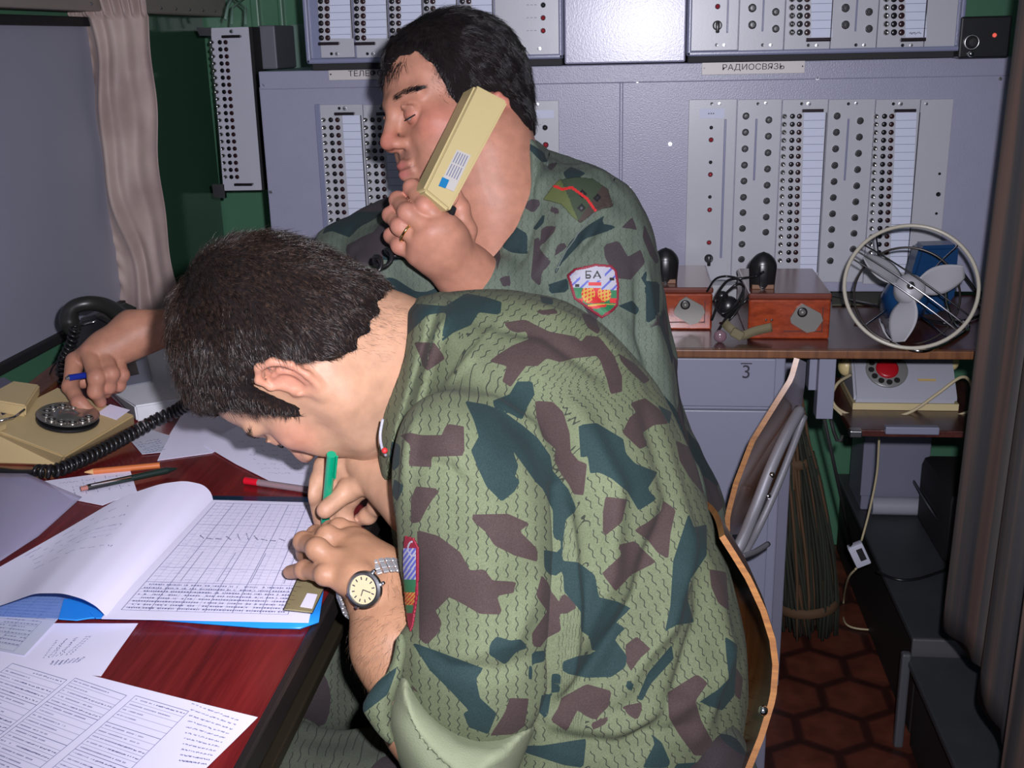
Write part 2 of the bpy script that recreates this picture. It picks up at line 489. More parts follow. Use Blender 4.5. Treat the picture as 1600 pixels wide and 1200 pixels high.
def strands(roots, nrm, dirs, length, width, lift=0.5, curl=0.3, seg=4, rg=rng):
    """short hairs as tapered three-sided tubes"""
    n = len(roots)
    L = length * (0.65 + 0.7 * rg.random(n))
    d = dirs + nrm * lift + (rg.random((n, 3)) - 0.5) * 2 * curl
    d /= np.linalg.norm(d, axis=1, keepdims=True)
    bend = dirs - nrm * 0.25 + (rg.random((n, 3)) - 0.5) * 2 * curl; bend /= np.linalg.norm(bend, axis=1, keepdims=True)
    V = []
    p = roots - nrm * 0.001
    side = np.cross(d, nrm); side /= np.linalg.norm(side, axis=1, keepdims=True) + 1e-9
    for s in range(seg + 1):
        t = s / seg
        w = width * (1 - 0.9 * t)
        up = np.cross(side, d)
        for k in range(3):
            a = 2 * math.pi * k / 3
            V.append(p + (side * math.cos(a) + up * math.sin(a)) * w)
        p = p + d * (L / seg)[:, None]
        d = d * 0.75 + bend * 0.25; d /= np.linalg.norm(d, axis=1, keepdims=True)
    V = np.stack(V, 1)                          # n, (seg+1)*3, 3
    q = []
    for s in range(seg):
        for k in range(3):
            q.append([s * 3 + k, s * 3 + (k + 1) % 3, (s + 1) * 3 + (k + 1) % 3, (s + 1) * 3 + k])
    q = np.array(q)
    Q = (q[None] + (np.arange(n) * (seg + 1) * 3)[:, None, None]).reshape(-1, 4)
    return V.reshape(-1, 3), Q

class Pose:
    def __init__(s, org, fwd, up, scale=1.0):
        fwd = np.array(fwd, float); fwd /= np.linalg.norm(fwd)
        up = np.array(up, float); up -= fwd * (up @ fwd); up /= np.linalg.norm(up)
        left = np.cross(up, fwd)
        s.B = np.stack([fwd, left, up], 1) * scale; s.o = np.array(org, float)
    def w(s, P): return cam2w(np.asarray(P) @ s.B.T + s.o)
    def inv(s, camP): return (np.asarray(camP) - s.o) @ np.linalg.inv(s.B).T
HAIRLINE_X = [-0.14, -0.07, -0.045, -0.036, -0.022, 0.008, 0.018, 0.028, 0.040, 0.060, 0.080, 0.12]
HAIRLINE_Z = [-0.084, -0.082, -0.070, -0.040, 0.006, 0.012, -0.036, -0.036, 0.030, 0.052, 0.060, 0.062]
def build_head(pose, neck, skin, cols, hairline=(HAIRLINE_X, HAIRLINE_Z), hair_t=0.012, h=0.002, extra=None, open_eye=0.0, ear=(0, 0, 1)):
    """neck: list of (camera-frame point, radius). returns body parts (V,Q,tint) and a dict of extras, all in world coordinates"""
    nk = [(pose.inv(p), r) for p, r in neck]
    lo = np.array([-.135, -.10, -.15]); hi = np.array([.135, .10, .135])
    for p, r in nk: lo = np.minimum(lo, p - r - .01); hi = np.maximum(hi, p + r + .01)
    f = Field(lo, hi, h)
    f.ell((-.020, 0, .026), (.093, .074, .087), .01)
    f.ell((.028, 0, .030), (.057, .060, .060), .02)
    f.ell((-.02, 0, -.02), (.075, .066, .060), .03)
    f.ell((.030, 0, -.035), (.052, .053, .066), .03)
    f.ell((.056, 0, -.070), (.033, .032, .028), .02)
    for y in (-1, 1):
        f.chain([(-.014, y * .052, -.050), (.004, y * .049, -.073), (.040, y * .034, -.096), (.070, y * .009, -.108)], [.0165, .016, .016, .016], .034)
        f.ell((.052, y * .045, -.026), (.024, .020, .018), .022)                       # cheek bone
        f.ell((.060, y * .030, -.055), (.022, .022, .024), .02)
        f.cone((.084, y * .010, .014), (.068, y * .046, .016), .0085, .007, .014)     # brow ridge
    f.ell((.076, 0, -.109), (.015, .019, .014), .014)
    for y in (-1, 1):
        f.ell((.086, y * .031, -.008), (.014, .017, .012), .012, 'sub')
        f.ell((.100, y * .029, -.052), (.012, .006, .020), .012, 'sub')
    pts = [q[0] for q in nk]; rs = [q[1] for q in nk]
    f.chain(pts, rs, .05)
    bare = f.F.copy()
    # nose
    f.cone((.083, 0, .010), (.101, 0, -.026), .0078, .0088, .012)
    f.ell((.1035, 0, -.034), (.0115, .0108, .0095), .008)
    for y in (-1, 1):
        f.ell((.094, y * .0115, -.039), (.0110, .0066, .0070), .009)
        f.ell((.101, y * .0065, -.0465), (.0055, .0032, .003), .002, 'sub')
    # lips
    f.cone((.0905, -.016, -.0665), (.0945, 0, -.0645), .004, .0058, .005); f.cone((.0905, .016, -.0665), (.0945, 0, -.0645), .004, .0058, .005)
    f.cone((.0885, -.015, -.0765), (.0935, 0, -.0775), .004, .0065, .006); f.cone((.0885, .015, -.0765), (.0935, 0, -.0775), .004, .0065, .006)
    f.cone((.094, -.022, -.0715), (.102, 0, -.0708), .0014, .0018, .003, 'sub'); f.cone((.094, .022, -.0715), (.102, 0, -.0708), .0014, .0018, .003, 'sub')
    f.cone((.096, 0, -.048), (.100, 0, -.060), .0022, .0022, .006, 'sub')
    # lids over the eyeballs
    for y in (-1, 1):
        f.ell((.0715, y * .031, -.0085), (.0145, .0150, .0140), .003)
        f.ell((.0850, y * .032, -.0140), (.0060, .0125, .0014 + .003 * open_eye), .0012, 'sub')
        f.chain([(.0815, y * .019, .0005), (.0855, y * .030, .0030), (.0790, y * .044, -.0010)], [.0016, .002, .0014], .003)
    # ears
    for y in (-1, 1):
        e = f.like()
        def E(a, b, c): return (-.008 + ear[0] + a * ear[2], y * (.0725 + b), -.016 + ear[1] + c * ear[2])
        e.ell(E(-.004, .004, .000), (.016, .0055, .029), .004, rot=None)
        e.ell(E(.000, .0105, -.002), (.011, .0065, .019), .004, 'sub')
        hx = [E(.006, .003, .006), E(.010, .006, .018), E(.004, .011, .029), E(-.010, .015, .030), E(-.020, .0165, .018), E(-.021, .015, .002), E(-.014, .011, -.013), E(-.005, .006, -.024)]
        e.chain(hx, [.0026, .003, .0036, .0040, .0040, .0036, .0034, .0040], .004)
        e.chain([E(-.003, .008, .017), E(-.011, .0095, .012), E(-.012, .0085, -.002), E(-.005, .0065, -.012)], [.0022, .003, .003, .0026], .004)
        e.ell(E(.003, .003, -.028), (.008, .0048, .009), .006)                          # lobe
        e.cone(E(.010, .002, -.004), E(.008, .006, -.008), .004, .003, .003)             # tragus
        e.ell(E(.001, .002, -.007), (.0065, .007, .008), .003, 'sub')
        f.merge(e, .0045)
    if extra: extra(f)
    V, Q = f.mesh(); V = smooth_np(V, Q, 1, 0.4)
    base = np.array(cols['skin'])
    red = np.array(cols['red']); lip = np.array(cols['lip'])
    sp = [((.055, .05, -.03), (.03, .03, .028), red, .55), ((.105, 0, -.035), .018, red, .6), ((-.018, .085, -.014), (.028, .018, .036), red, cols.get('ear', .7)), ((-.018, -.085, -.014), (.028, .018, .036), red, .7),
          ((.096, 0, -.0655), (.011, .019, .0055), lip, .9), ((.094, 0, -.0775), (.011, .017, .0062), lip, .9), ((.092, 0, -.0715), (.012, .024, .002), lip * .35, .9),
          ((.04, .03, -.10), (.06, .06, .035), cols['stubble'], cols.get('stub', .35)), ((.09, 0, -.055), (.02, .03, .012), cols['stubble'], cols.get('stub', .35)),
          ((.081, .031, -.012), (.010, .017, .012), red, .45)]
    T = paint_spots(V, base, sp)
    hx, hz = hairline
    # hair
    hf = f.like(); P = None
    ax = [hf.lo[i] + hf.h * np.arange(hf.n[i]) for i in range(3)]
    X, Y, Z = np.meshgrid(*ax, indexing='ij', sparse=True)
    def mask(x, y, z):
        wob = 0.0016 * np.sin(y * 260 + x * 90) + 0.002 * np.sin(x * 410 + z * 130)
        line = np.interp(x, hx, hz)
        return z - line + wob
    m = mask(X + 0 * Y, Y + 0 * X, Z)
    th = hair_t * smooth01(m / 0.035 + 0.15) * (1.0 + 0.35 * smooth01((Z - .03) / .08)) - 0.0025 * (m < 0.004)
    hf.F = (bare - th).astype(np.float32)
    hV, hQ = hf.mesh()
    mk = mask(hV[:, 0], hV[:, 1], hV[:, 2])
    keep = (mk[hQ] > -0.006).all(1)
    # only the outer shell near the hair region, dropped where it dips under the skin
    hQ = hQ[keep]; used = np.zeros(len(hV), bool); used[hQ.ravel()] = True
    mp = np.cumsum(used) - 1; hn = normals_np(hV, hQ); hn = hn[used]; hv = hV[used]; hQ = mp[hQ]
    mk = mk[used]
    nz = sdf_noise(hv, 220, 3)[:, None] * .0028 + sdf_noise(hv, 90, 4)[:, None] * .004
    hv = hv + hn * nz * smooth01(mk / .03)[:, None]
    return dict(V=V, Q=Q, T=T, hairV=hv, hairQ=hQ, hairN=hn, hairM=mk, pose=pose, field=f, bare=bare)
M_lash = paint('lash_black', (.008, .006, .006), .8)
def catmull(pts, n=8):
    P = [np.array(p, float) for p in pts]; P = [2 * P[0] - P[1]] + P + [2 * P[-1] - P[-2]]; out = []
    for i in range(1, len(P) - 2):
        for k in range(n):
            t = k / n; out.append(.5 * ((2 * P[i]) + (-P[i - 1] + P[i + 1]) * t + (2 * P[i - 1] - 5 * P[i] + 4 * P[i + 1] - P[i + 2]) * t * t + (-P[i - 1] + 3 * P[i] - 3 * P[i + 1] + P[i + 2]) * t ** 3))
    out.append(P[-2]); return [Vector(q.tolist()) for q in out]
def eye_parts(pose, parent, ys=(1, -1), look=(.6, 0, -.8), iris=(0.05, 0.03, 0.02)):
    white = paint('eye_white', (0.40, 0.34, 0.32), 0.2); dark = paint('iris', iris, 0.1)
    L = np.array(look, float); L /= np.linalg.norm(L)
    for y in ys:
        c = np.array([.0715, y * .031, -.0085]); mb = MB()
        mb.ball(pose.w(c), .0122, 14)
        mb.mat(1).ball(pose.w(c + L * .0068), .0060, 10)
        mb.build('eyeball', [white, dark], parent, smooth=True)
        mb = MB(); mb.tube(catmull([pose.w(np.array(q)) for q in ((.0800, y * .018, -.0125), (.0858, y * .027, -.0142), (.0862, y * .035, -.0146), (.0790, y * .0455, -.0125))]), .0009, 6)
        mb.build('eyelashes', [M_lash], parent)
SK1 = dict(skin=(.47, .265, .165), red=(.55, .22, .15), lip=(.44, .17, .14), stubble=(.30, .19, .13), stub=.5)
SK2 = dict(skin=(.44, .205, .135), red=(.50, .15, .11), lip=(.42, .12, .11), stubble=(.33, .17, .13), stub=.35)
skin_a = skin_mat('skin_writing_man', rough=.5); skin_b = skin_mat('skin_phone_man', rough=0.5)
hair_dark = hair_mat('hair_dark_brown', (.010, .007, .006), (.085, .050, .034), 0.30)
hair_black = hair_mat('hair_black', (.006, .005, .006), (.02, .015, .015), 0.34)
hair_scalp = paint('hair_underlayer', (.012, .009, .009), 1.0, spec=.05)
def hair_objects(hd, parent, mat, n, length, width, flow, lift, curl, name='hair', minm=0.0, thin=0.02, lenmap=None, seg=4, swirl=1.1):
    """cap and strands as ONE mesh"""
    V, Q, Nn, M, pose = hd['hairV'], hd['hairQ'], hd['hairN'], hd['hairM'], hd['pose']
    cen = V[Q].mean(1); area = np.linalg.norm(np.cross(V[Q[:, 2]] - V[Q[:, 0]], V[Q[:, 3]] - V[Q[:, 1]]), axis=1)
    mm = M[Q].mean(1); p = area * smooth01((mm + 0.006) / thin); p /= p.sum()
    pick = rng.choice(len(Q), n, p=p)
    w = rng.dirichlet((1, 1, 1, 1), n)
    R = (V[Q[pick]] * w[..., None]).sum(1); NN = Nn[Q[pick]].mean(1); NN /= np.linalg.norm(NN, axis=1, keepdims=True)
    D = flow(R); D = D / (np.linalg.norm(D, axis=1, keepdims=True) + 1e-9) + np.stack([sdf_noise(R, 75, k) for k in (11, 12, 13)], 1) * swirl; D -= NN * (D * NN).sum(1, keepdims=True); D /= np.linalg.norm(D, axis=1, keepdims=True) + 1e-9
    Ln = length * (np.ones(n) if lenmap is None else lenmap(R, mm[pick]))
    sv, sq = strands(R, NN, D, Ln, width, lift, curl, seg)
    vv = np.concatenate([V, sv]); qq = np.concatenate([Q, sq + len(V)])
    me = mesh_np(name, pose.w(vv), qq, True)
    o = link(name, me, [mat, hair_scalp], parent)
    idx = np.zeros(len(qq), np.int32); idx[:len(Q)] = 1; me.polygons.foreach_set('material_index', idx)
    return o

# ---- the man bent over the desk, head
poseA = Pose(C(456, 560, 1.075), (-.24, .885, .385), (-.96, -.28, 0), .915)
hA = build_head(poseA, [(C(520, 560, 1.08), .056), (C(600, 560, 1.10), .060), (C(680, 590, 1.13), .066)], None, SK1, ear=(-.002, -.006, 1.1))
poseB = Pose(C(706, 163, 1.41), (-.84, .27, -.46), (-.3, -.95, -.12), .95)
hB = build_head(poseB, [(C(770, 235, 1.38), .054), (C(775, 320, 1.40), .058), (C(770, 400, 1.42), .070)], None, SK2, hairline=([-.14, -.07, -.045, -.036, -.022, .006, .014, .030, .042, .055, .070, .085, .12], [-.078, -.074, -.066, -.052, -.014, -.006, -.026, -.022, .034, .060, .062, .050, .045]), ear=(-.004, -.024, .86), hair_t=.006)
# ------------------------------------------------------------------ the room
def green_paint(name, col, rough): return paint(name, col, rough, bump=0.15, bscale=60, var=0.12, vscale=5)
M_green = green_paint('green_wall_paint', srgb(84, 134, 104), 0.35)
M_dkgreen = green_paint('dark_green_gloss', srgb(62, 98, 78), 0.10)
M_palegreen = green_paint('pale_green_paint', srgb(122, 150, 136), 0.3)
M_console = paint('grey_blue_console_paint', srgb(150, 151, 172), 0.34, bump=0.6, bscale=420, var=0.05, vscale=20, bdist=0.0006)
M_panel = paint('light_grey_panel_paint', srgb(178, 179, 186), 0.33, bump=0.25, bscale=700, var=0.04, vscale=25, bdist=0.0003)
M_frame = paint('grey_frame_paint', srgb(128, 132, 158), 0.3, bump=0.3, bscale=400, bdist=0.0004)
M_black = paint('black_plastic', (.012, .012, .013), 0.30)
M_blackm = paint('matt_black', (.014, .013, .014), 0.7, bump=0.3, bscale=300)
M_chrome = paint('chrome', (.75, .73, .70), 0.12, metal=1.0)
M_steel = paint('dull_steel', (.5, .5, .52), 0.3, metal=1.0)
M_redlamp = paint('red_lamp_glass', (.34, .02, .03), 0.15)
M_hole = paint('dark_brown_socket', (.030, .010, .012), 0.25)
M_holeB = paint('black_socket', (.008, .007, .010), 0.25)
M_paperW = paint('white_card', (.62, .66, .80), 0.6)
M_ink = paint('dark_ink', (.02, .02, .035), 0.6)
M_lines = paint('grey_ink', (.16, .17, .24), 0.7)
def floor_mat():
    m, nt, b = nodes_of('brown_patterned_linoleum')
    tc = N(nt, 'ShaderNodeTexCoord'); mp = N(nt, 'ShaderNodeMapping'); mp.inputs['Scale'].default_value = (8.0, 8.0, 1)
    nt.links.new(tc.outputs['Object'], mp.inputs['Vector'])
    def math_(op, a=None, b_=None, c=None):
        n = N(nt, 'ShaderNodeMath', operation=op)
        for i, v in enumerate((a, b_, c)):
            if v is None: continue
            if isinstance(v, (int, float)): n.inputs[i].default_value = v
            else: nt.links.new(v, n.inputs[i])
        return n.outputs[0]
    sp = N(nt, 'ShaderNodeSeparateXYZ'); nt.links.new(mp.outputs[0], sp.inputs[0])
    def cell(v, off, size): return math_('SUBTRACT', math_('MULTIPLY', math_('FRACT', math_('DIVIDE', math_('ADD', v, off), size)), size), size / 2)
    x1, y1 = cell(sp.outputs[0], 20.0, 1.0), cell(sp.outputs[1], 20.0, 1.732)
    x2, y2 = cell(sp.outputs[0], 20.5, 1.0), cell(sp.outputs[1], 20.866, 1.732)
    def hexd(x, y):
        x, y = math_('ABSOLUTE', x), math_('ABSOLUTE', y)
        return math_('MAXIMUM', x, math_('ADD', math_('MULTIPLY', x, 0.5), math_('MULTIPLY', y, 0.866)))
    d2 = math_('MINIMUM', hexd(x1, y1), hexd(x2, y2))
    no = N(nt, 'ShaderNodeTexNoise'); no.inputs['Scale'].default_value = 26; no.inputs['Detail'].default_value = 5
    nt.links.new(tc.outputs['Object'], no.inputs['Vector'])
    dd = math_('ADD', d2, math_('MULTIPLY', math_('SUBTRACT', no.outputs['Fac'], 0.5), 0.06))
    cr = N(nt, 'ShaderNodeValToRGB'); e = cr.color_ramp.elements
    e[0].position = 0.0; e[0].color = rgb(srgb(122, 66, 48)); e[1].position = 0.40; e[1].color = rgb(srgb(108, 56, 42))
    x = e.new(0.45); x.color = rgb(srgb(66, 34, 28)); x = e.new(0.5); x.color = rgb(srgb(60, 30, 26))
    nt.links.new(dd, cr.inputs['Fac'])
    mx = N(nt, 'ShaderNodeMix', data_type='RGBA', blend_type='MULTIPLY'); mx.inputs['Factor'].default_value = 0.8
    c2 = N(nt, 'ShaderNodeValToRGB'); c2.color_ramp.elements[0].position = .3; c2.color_ramp.elements[0].color = (.45, .45, .45, 1); c2.color_ramp.elements[1].position = .7
    nt.links.new(no.outputs['Fac'], c2.inputs['Fac'])
    nt.links.new(cr.outputs['Color'], mx.inputs[6]); nt.links.new(c2.outputs['Color'], mx.inputs[7]); nt.links.new(mx.outputs[2], b.inputs['Base Color'])
    b.inputs['Roughness'].default_value = 0.45
    return m
def structure(name, mb, mat): 
    o = mb.build(name, mat); o['kind'] = 'structure'; return o
mb = MB(); mb.box((0, 1.1, -.02), (2.4, 3.2, .04)); structure('floor', mb, floor_mat())
mb = MB(); mb.box((-1.02, 1.1, 1.0), (.04, 3.2, 2.1)); structure('wall_left', mb, M_green)
mb = MB(); mb.box((1.02, 1.1, 1.0), (.04, 3.2, 2.1)); structure('wall_right', mb, M_green)
mb = MB(); mb.box((0, 2.65, 1.0), (2.0, .04, 2.1)); structure('wall_back', mb, M_green)
mb = MB(); mb.box((0, 1.1, 2.12), (2.2, 3.2, .04)); structure('ceiling', mb, paint('pale_ceiling', (.55, .57, .6), .6))
# beige cable trunking along the top of the left wall, with its row of rivets
mb = MB(); mb.box((-.965, 1.5, 1.325), (.07, 2.26, .07), bevel=.004)
mb.mat(1)
for k in range(9): mb.ball((-.929, 1.95 + k * .075, 1.302), .003, 6)
structure('trim_1', mb, [paint('beige_trunking', srgb(150, 140, 132), .45, bump=.3, bscale=80), M_steel])
# glossy dark green panel of the left wall beyond the curtain
mb = MB(); mb.box((-.992, 2.34, 1.0), (.016, .56, .64), bevel=.003)
mb.box((-.986, 2.10, 1.0), (.02, .02, .62), bevel=.003)
structure('trim_2', mb, M_dkgreen)
mb = MB(); mb.box((-.86, 2.624, 1.05), (.02, .02, 1.3), bevel=.004); mb.box((-.80, 2.624, 1.05), (.012, .02, 1.3), bevel=.004)
structure('trim_3', mb, M_green)

# grey board on the left wall
t = thing('wall_board', (-.97, 1.2, .754), 'large plain grey board in a black frame on the left wall', 'board')
mb = MB(); mb.box((-.976, 1.15, 1.017), (.012, 1.72, .50), bevel=.001); mb.build('board', [paint('grey_board', srgb(158, 160, 176), .42, bump=.12, bscale=30, var=.06, vscale=4)], t)
mb = MB()
mb.box((-.971, 1.15, .760), (.024, 1.76, .016), bevel=.002); mb.box((-.971, 1.15, 1.274), (.024, 1.76, .016), bevel=.002)
mb.box((-.971, 2.024, 1.017), (.024, .010, .51), bevel=.002); mb.box((-.971, .276, 1.017), (.024, .010, .51), bevel=.002)
mb.build('board_frame', [M_blackm], t)

# beige curtain tied at the corner
def cloth_mat(name, c1, c2, rough=.8, wave=900):
    m, nt, b = nodes_of(name)
    tc = N(nt, 'ShaderNodeTexCoord'); no = N(nt, 'ShaderNodeTexNoise'); no.inputs['Scale'].default_value = 9; no.inputs['Detail'].default_value = 6
    nt.links.new(tc.outputs['Object'], no.inputs['Vector'])
    cr = N(nt, 'ShaderNodeValToRGB'); cr.color_ramp.elements[0].position = .35; cr.color_ramp.elements[1].position = .65
    cr.color_ramp.elements[0].color = rgb(c1); cr.color_ramp.elements[1].color = rgb(c2)
    nt.links.new(no.outputs['Fac'], cr.inputs['Fac']); nt.links.new(cr.outputs['Color'], b.inputs['Base Color'])
    b.inputs['Roughness'].default_value = rough; b.inputs['Sheen Weight'].default_value = .15
    n2 = N(nt, 'ShaderNodeTexNoise'); n2.inputs['Scale'].default_value = wave
    nt.links.new(tc.outputs['Object'], n2.inputs['Vector'])
    bp = N(nt, 'ShaderNodeBump'); bp.inputs['Strength'].default_value = .4; bp.inputs['Distance'].default_value = .0006
    nt.links.new(n2.outputs['Fac'], bp.inputs['Height']); nt.links.new(bp.outputs['Normal'], b.inputs['Normal'])
    return m
def curtain_fn(u, v):
    z = 1.335 - v * .60
    x0 = -1.0 + .015 * v + .012 * math.sin(v * 9); x1 = -.862 + .022 * v * v + .01 * math.sin(v * 5 + 1)
    x = x0 + (x1 - x0) * u
    y = 2.0 + .008 * math.sin(u * 9 + v * 1.5) + .004 * math.sin(u * 23 - v * 3) * (1 - v * .5)
    # the crease running down and a bulge low down
    y -= .022 * math.exp(-((u - .30 - .1 * v) / .07) ** 2) * (1 - .3 * v)
    y += .030 * math.exp(-((u - .42) / .16) ** 2 - ((v - .86) / .15) ** 2)
    y += .004 * math.sin(z * 160 + u * 20) * math.exp(-(u / .1) ** 2)
    if z > 1.285: y += -.006 + .005 * math.sin(u * 60)
    return (x, y - .006 * math.sin(v * 20 + u * 4), z)
mb = MB(); mb.grid(curtain_fn, 90, 110)
o = mb.build('curtain', [cloth_mat('beige_satin', srgb(160, 138, 132), srgb(186, 166, 156), .55)], smooth=True); solidify(o, .0015)
tag(o, 'beige pinkish satin curtain hanging beside the grey board', 'curtain')

# dark curtain on the right
def dcurt(u, v):
    y = 1.65 - u * 1.0; x = .524 - .03 * u
    w = 1.0 + .3 * v
    x += .014 * w * math.sin(u * 42) + .012 * math.sin(u * 23 + 1.3) + .006 * math.sin(u * 90 + v * 2) - .022 * v
    y += .012 * math.sin(u * 60 + 1)
    z = 1.75 - v * (1.33 + .11 * min(1, u / .3) + .012 * math.sin(u * 21))
    return (x, y, z)
def dark_curtain_mat():
    m, nt, b = nodes_of('dark_striped_curtain')
    tc = N(nt, 'ShaderNodeTexCoord'); mp = N(nt, 'ShaderNodeMapping'); mp.inputs['Scale'].default_value = (0, 30, .5)
    nt.links.new(tc.outputs['Object'], mp.inputs['Vector'])
    no = N(nt, 'ShaderNodeTexNoise'); no.inputs['Scale'].default_value = 1.6; no.inputs['Detail'].default_value = 4
    nt.links.new(mp.outputs[0], no.inputs['Vector'])
    cr = N(nt, 'ShaderNodeValToRGB'); e = cr.color_ramp.elements
    e[0].position = .36; e[0].color = rgb(srgb(58, 58, 62)); e[1].position = .62; e[1].color = rgb(srgb(98, 78, 70))
    x = e.new(.5); x.color = rgb(srgb(70, 66, 64))
    nt.links.new(no.outputs['Fac'], cr.inputs['Fac']); nt.links.new(cr.outputs['Color'], b.inputs['Base Color'])
    b.inputs['Roughness'].default_value = .8
    return m
mb = MB(); mb.grid(dcurt, 220, 30)
o = mb.build('curtain', [dark_curtain_mat()], smooth=True); solidify(o, .002)
tag(o, 'dark grey and brown striped curtain hanging at the right edge', 'curtain')

# ------------------------------------------------------------------ consoles at the back
YB = 2.05
def P3(px, py, y=YB): return Vector(onY(px, py, y))
console = thing('equipment_console', (0, 2.2, .77), 'wide grey blue metal console standing on the back counter', 'console')
def slab(mb, x0, x1, z0, z1, y0, y1, bevel=.002):
    mb.box(((x0 + x1) / 2, (y0 + y1) / 2, (z0 + z1) / 2), (abs(x1 - x0), abs(y1 - y0), abs(z1 - z0)), bevel=bevel)
mb = MB(); slab(mb, -.678, -.022, .775, 1.155, YB, 2.55); slab(mb, -.019, .637, .775, 1.155, YB, 2.55)
slab(mb, -.676, .636, 1.150, 1.182, YB - .002, 2.5); slab(mb, -.675, .635, .775, 1.15, YB + .002, 2.5, 0)
mb.build('housing', [M_console], console)
def screw(parent, p, r=.0035, mat=None, name='screw'):
    m2 = MB(); m2.cyl(p + Vector((0, .001, 0)), p + Vector((0, -.0016, 0)), r, n=12)
    m2.mat(1).box(p + Vector((0, -.0019, 0)), (r * 1.5, .0006, r * .3), rot=Matrix.Rotation(random.random() * 3, 3, 'Y'))
    return m2.build(name, [mat or M_steel, M_black], parent)
for q in ((412, 133), (423, 300), (954, 124), (996, 126), (1277, 122), (1563, 123), (983, 294), (1047, 225), (1558, 300)): screw(console, P3(*q))
for q in ((512, 565, 105, 'ТЕЛЕФОН', 513, 640), (1096, 1258, 105, 'РАДИОСВЯЗЬ', 1097, 1257)):
    a = P3(q[4], 96 if q[4] > 900 else 107, YB - .006); b = P3(q[5], 114 if q[4] > 900 else 123, YB - .006)
    pl = thing('name_plate', (a + b) / 2, ('cream name plate lettered for the telephone section' if q[4] < 900 else 'cream name plate lettered for the radio section') + ', on the ledge of the grey console', 'name plate')
    mb = MB(); mb.box((a + b) / 2, (abs(b.x - a.x), .002, abs(a.z - b.z)), bevel=.0005)
    mb.mat(1)
    for sx in (a.x + .004, b.x - .004): mb.cyl((sx, YB - .0075, (a.z + b.z) / 2), (sx, YB - .0065, (a.z + b.z) / 2), .0015, n=8)
    mb.build('plate', [paint('cream_plate', srgb(205, 200, 195), .4), M_black], pl)
    tw = .0138
    me = text_mesh(q[3], tw, Matrix.Translation(((a + b) / 2) + Vector((0, -.0016, 0))) @ Matrix.Rotation(math.pi / 2, 4, 'X') @ Matrix.Diagonal((1.12, 1, 1, 1)))
    link('lettering', me, M_ink, pl)

# prototypes of the small fittings, each facing -Y at the world origin
def proto_mesh(fn, mats):
    m = MB(); fn(m); bmesh.ops.recalc_face_normals(m.bm, faces=m.bm.faces)
    me = bpy.data.meshes.new('fitting'); m.bm.to_mesh(me); m.bm.free()
    for q in mats: me.materials.append(q)
    me.polygons.foreach_set('use_smooth', [True] * len(me.polygons)); me.set_sharp_from_angle(angle=math.radians(40))
    return me
RY = Matrix.Rotation(math.pi / 2, 4, 'X')      # local +Z -> world -Y
def f_jack(m):
    m.lathe([(.0048, 0), (.0048, .0012), (.0040, .0016), (.0036, .0008), (0, .0008)], RY, 16)
    m.mat(1).lathe([(.0030, .0009), (.0026, .0018), (0, .0024)], RY, 12)
def f_chrome(m):
    m.lathe([(.0052, 0), (.0050, .002), (.0036, .004), (.0028, .0035), (0, .0035)], RY, 14)
    m.mat(1).lathe([(.0014, .0036), (.0012, .0062), (0, .0066)], RY, 8)
def f_knob(m):
    m.lathe([(.0062, 0), (.0062, .0012), (.0050, .0022), (.0048, .004)], RY, 18)
    m.mat(1).lathe([(.0048, .002), (.0044, .0095), (.0036, .011), (0, .0112)], RY, 16)
    m.mat(0).ball((-.0016, -.0098, .0018), .0010, 6)
def f_lamp(m):
    m.lathe([(.0056, 0), (.0054, .0022), (.0044, .003)], RY, 16)
    m.mat(1).lathe([(.0044, .001), (.0042, .004), (.0025, .0062), (0, .0068)], RY, 16)
def f_big(m):
    m.lathe([(.008, 0), (.0078, .004), (.006, .006), (0, .006)], RY, 20)
    m.box((0, -.009, -.003), (.006, .008, .018), bevel=.0015)
def f_screw(m):
    m.lathe([(.003, 0), (.0028, .0014), (0, .0018)], RY, 12); m.mat(1).box((0, -.0018, 0), (.0045, .0006, .0008))
def f_handle(m):
    for s in (-1, 1): m.cyl((s * .0165, 0, 0), (s * .0165, -.010, 0), .0022, n=10)
    m.cyl((-.019, -.010, 0), (.019, -.010, 0), .0028, n=10)
def f_hole(m): m.lathe([(.0028, 0), (.0026, .0008), (0, .0006)], RY, 10)
FIT = dict(jack=proto_mesh(f_jack, [M_steel, M_holeB]), jackr=proto_mesh(f_jack, [M_hole, M_hole]), jackb=proto_mesh(f_jack, [M_holeB, M_holeB]),
           chrome=proto_mesh(f_chrome, [M_chrome, M_holeB]), knob=proto_mesh(f_knob, [M_chrome, M_black]), lamp=proto_mesh(f_lamp, [M_chrome, M_redlamp]),
           big=proto_mesh(f_big, [M_black]), screw=proto_mesh(f_screw, [M_steel, M_black]), handle=proto_mesh(f_handle, [paint('dark_bronze', (.08, .06, .07), .25, metal=.8)]),
           hole=proto_mesh(f_hole, [M_holeB]), dark=proto_mesh(f_lamp, [M_steel, M_black]))
FNAME = dict(jack='jack_socket', jackr='jack_socket', jackb='jack_socket', chrome='key_switch', knob='rotary_knob', lamp='indicator_lamp', big='toggle_switch', screw='screw', handle='pull_handle', hole='fixing_hole', dark='push_button')
def fit(kind, parent, p, scale=1.0, label=None):
    o = bpy.data.objects.new(FNAME[kind], FIT[kind]); COL.objects.link(o); o.parent = parent
    o.location = Vector(p) - root_loc(parent); o.scale = (scale,) * 3
    if label: o['label'] = label
    return o
def lerp(a, b, t): return a + (b - a) * t
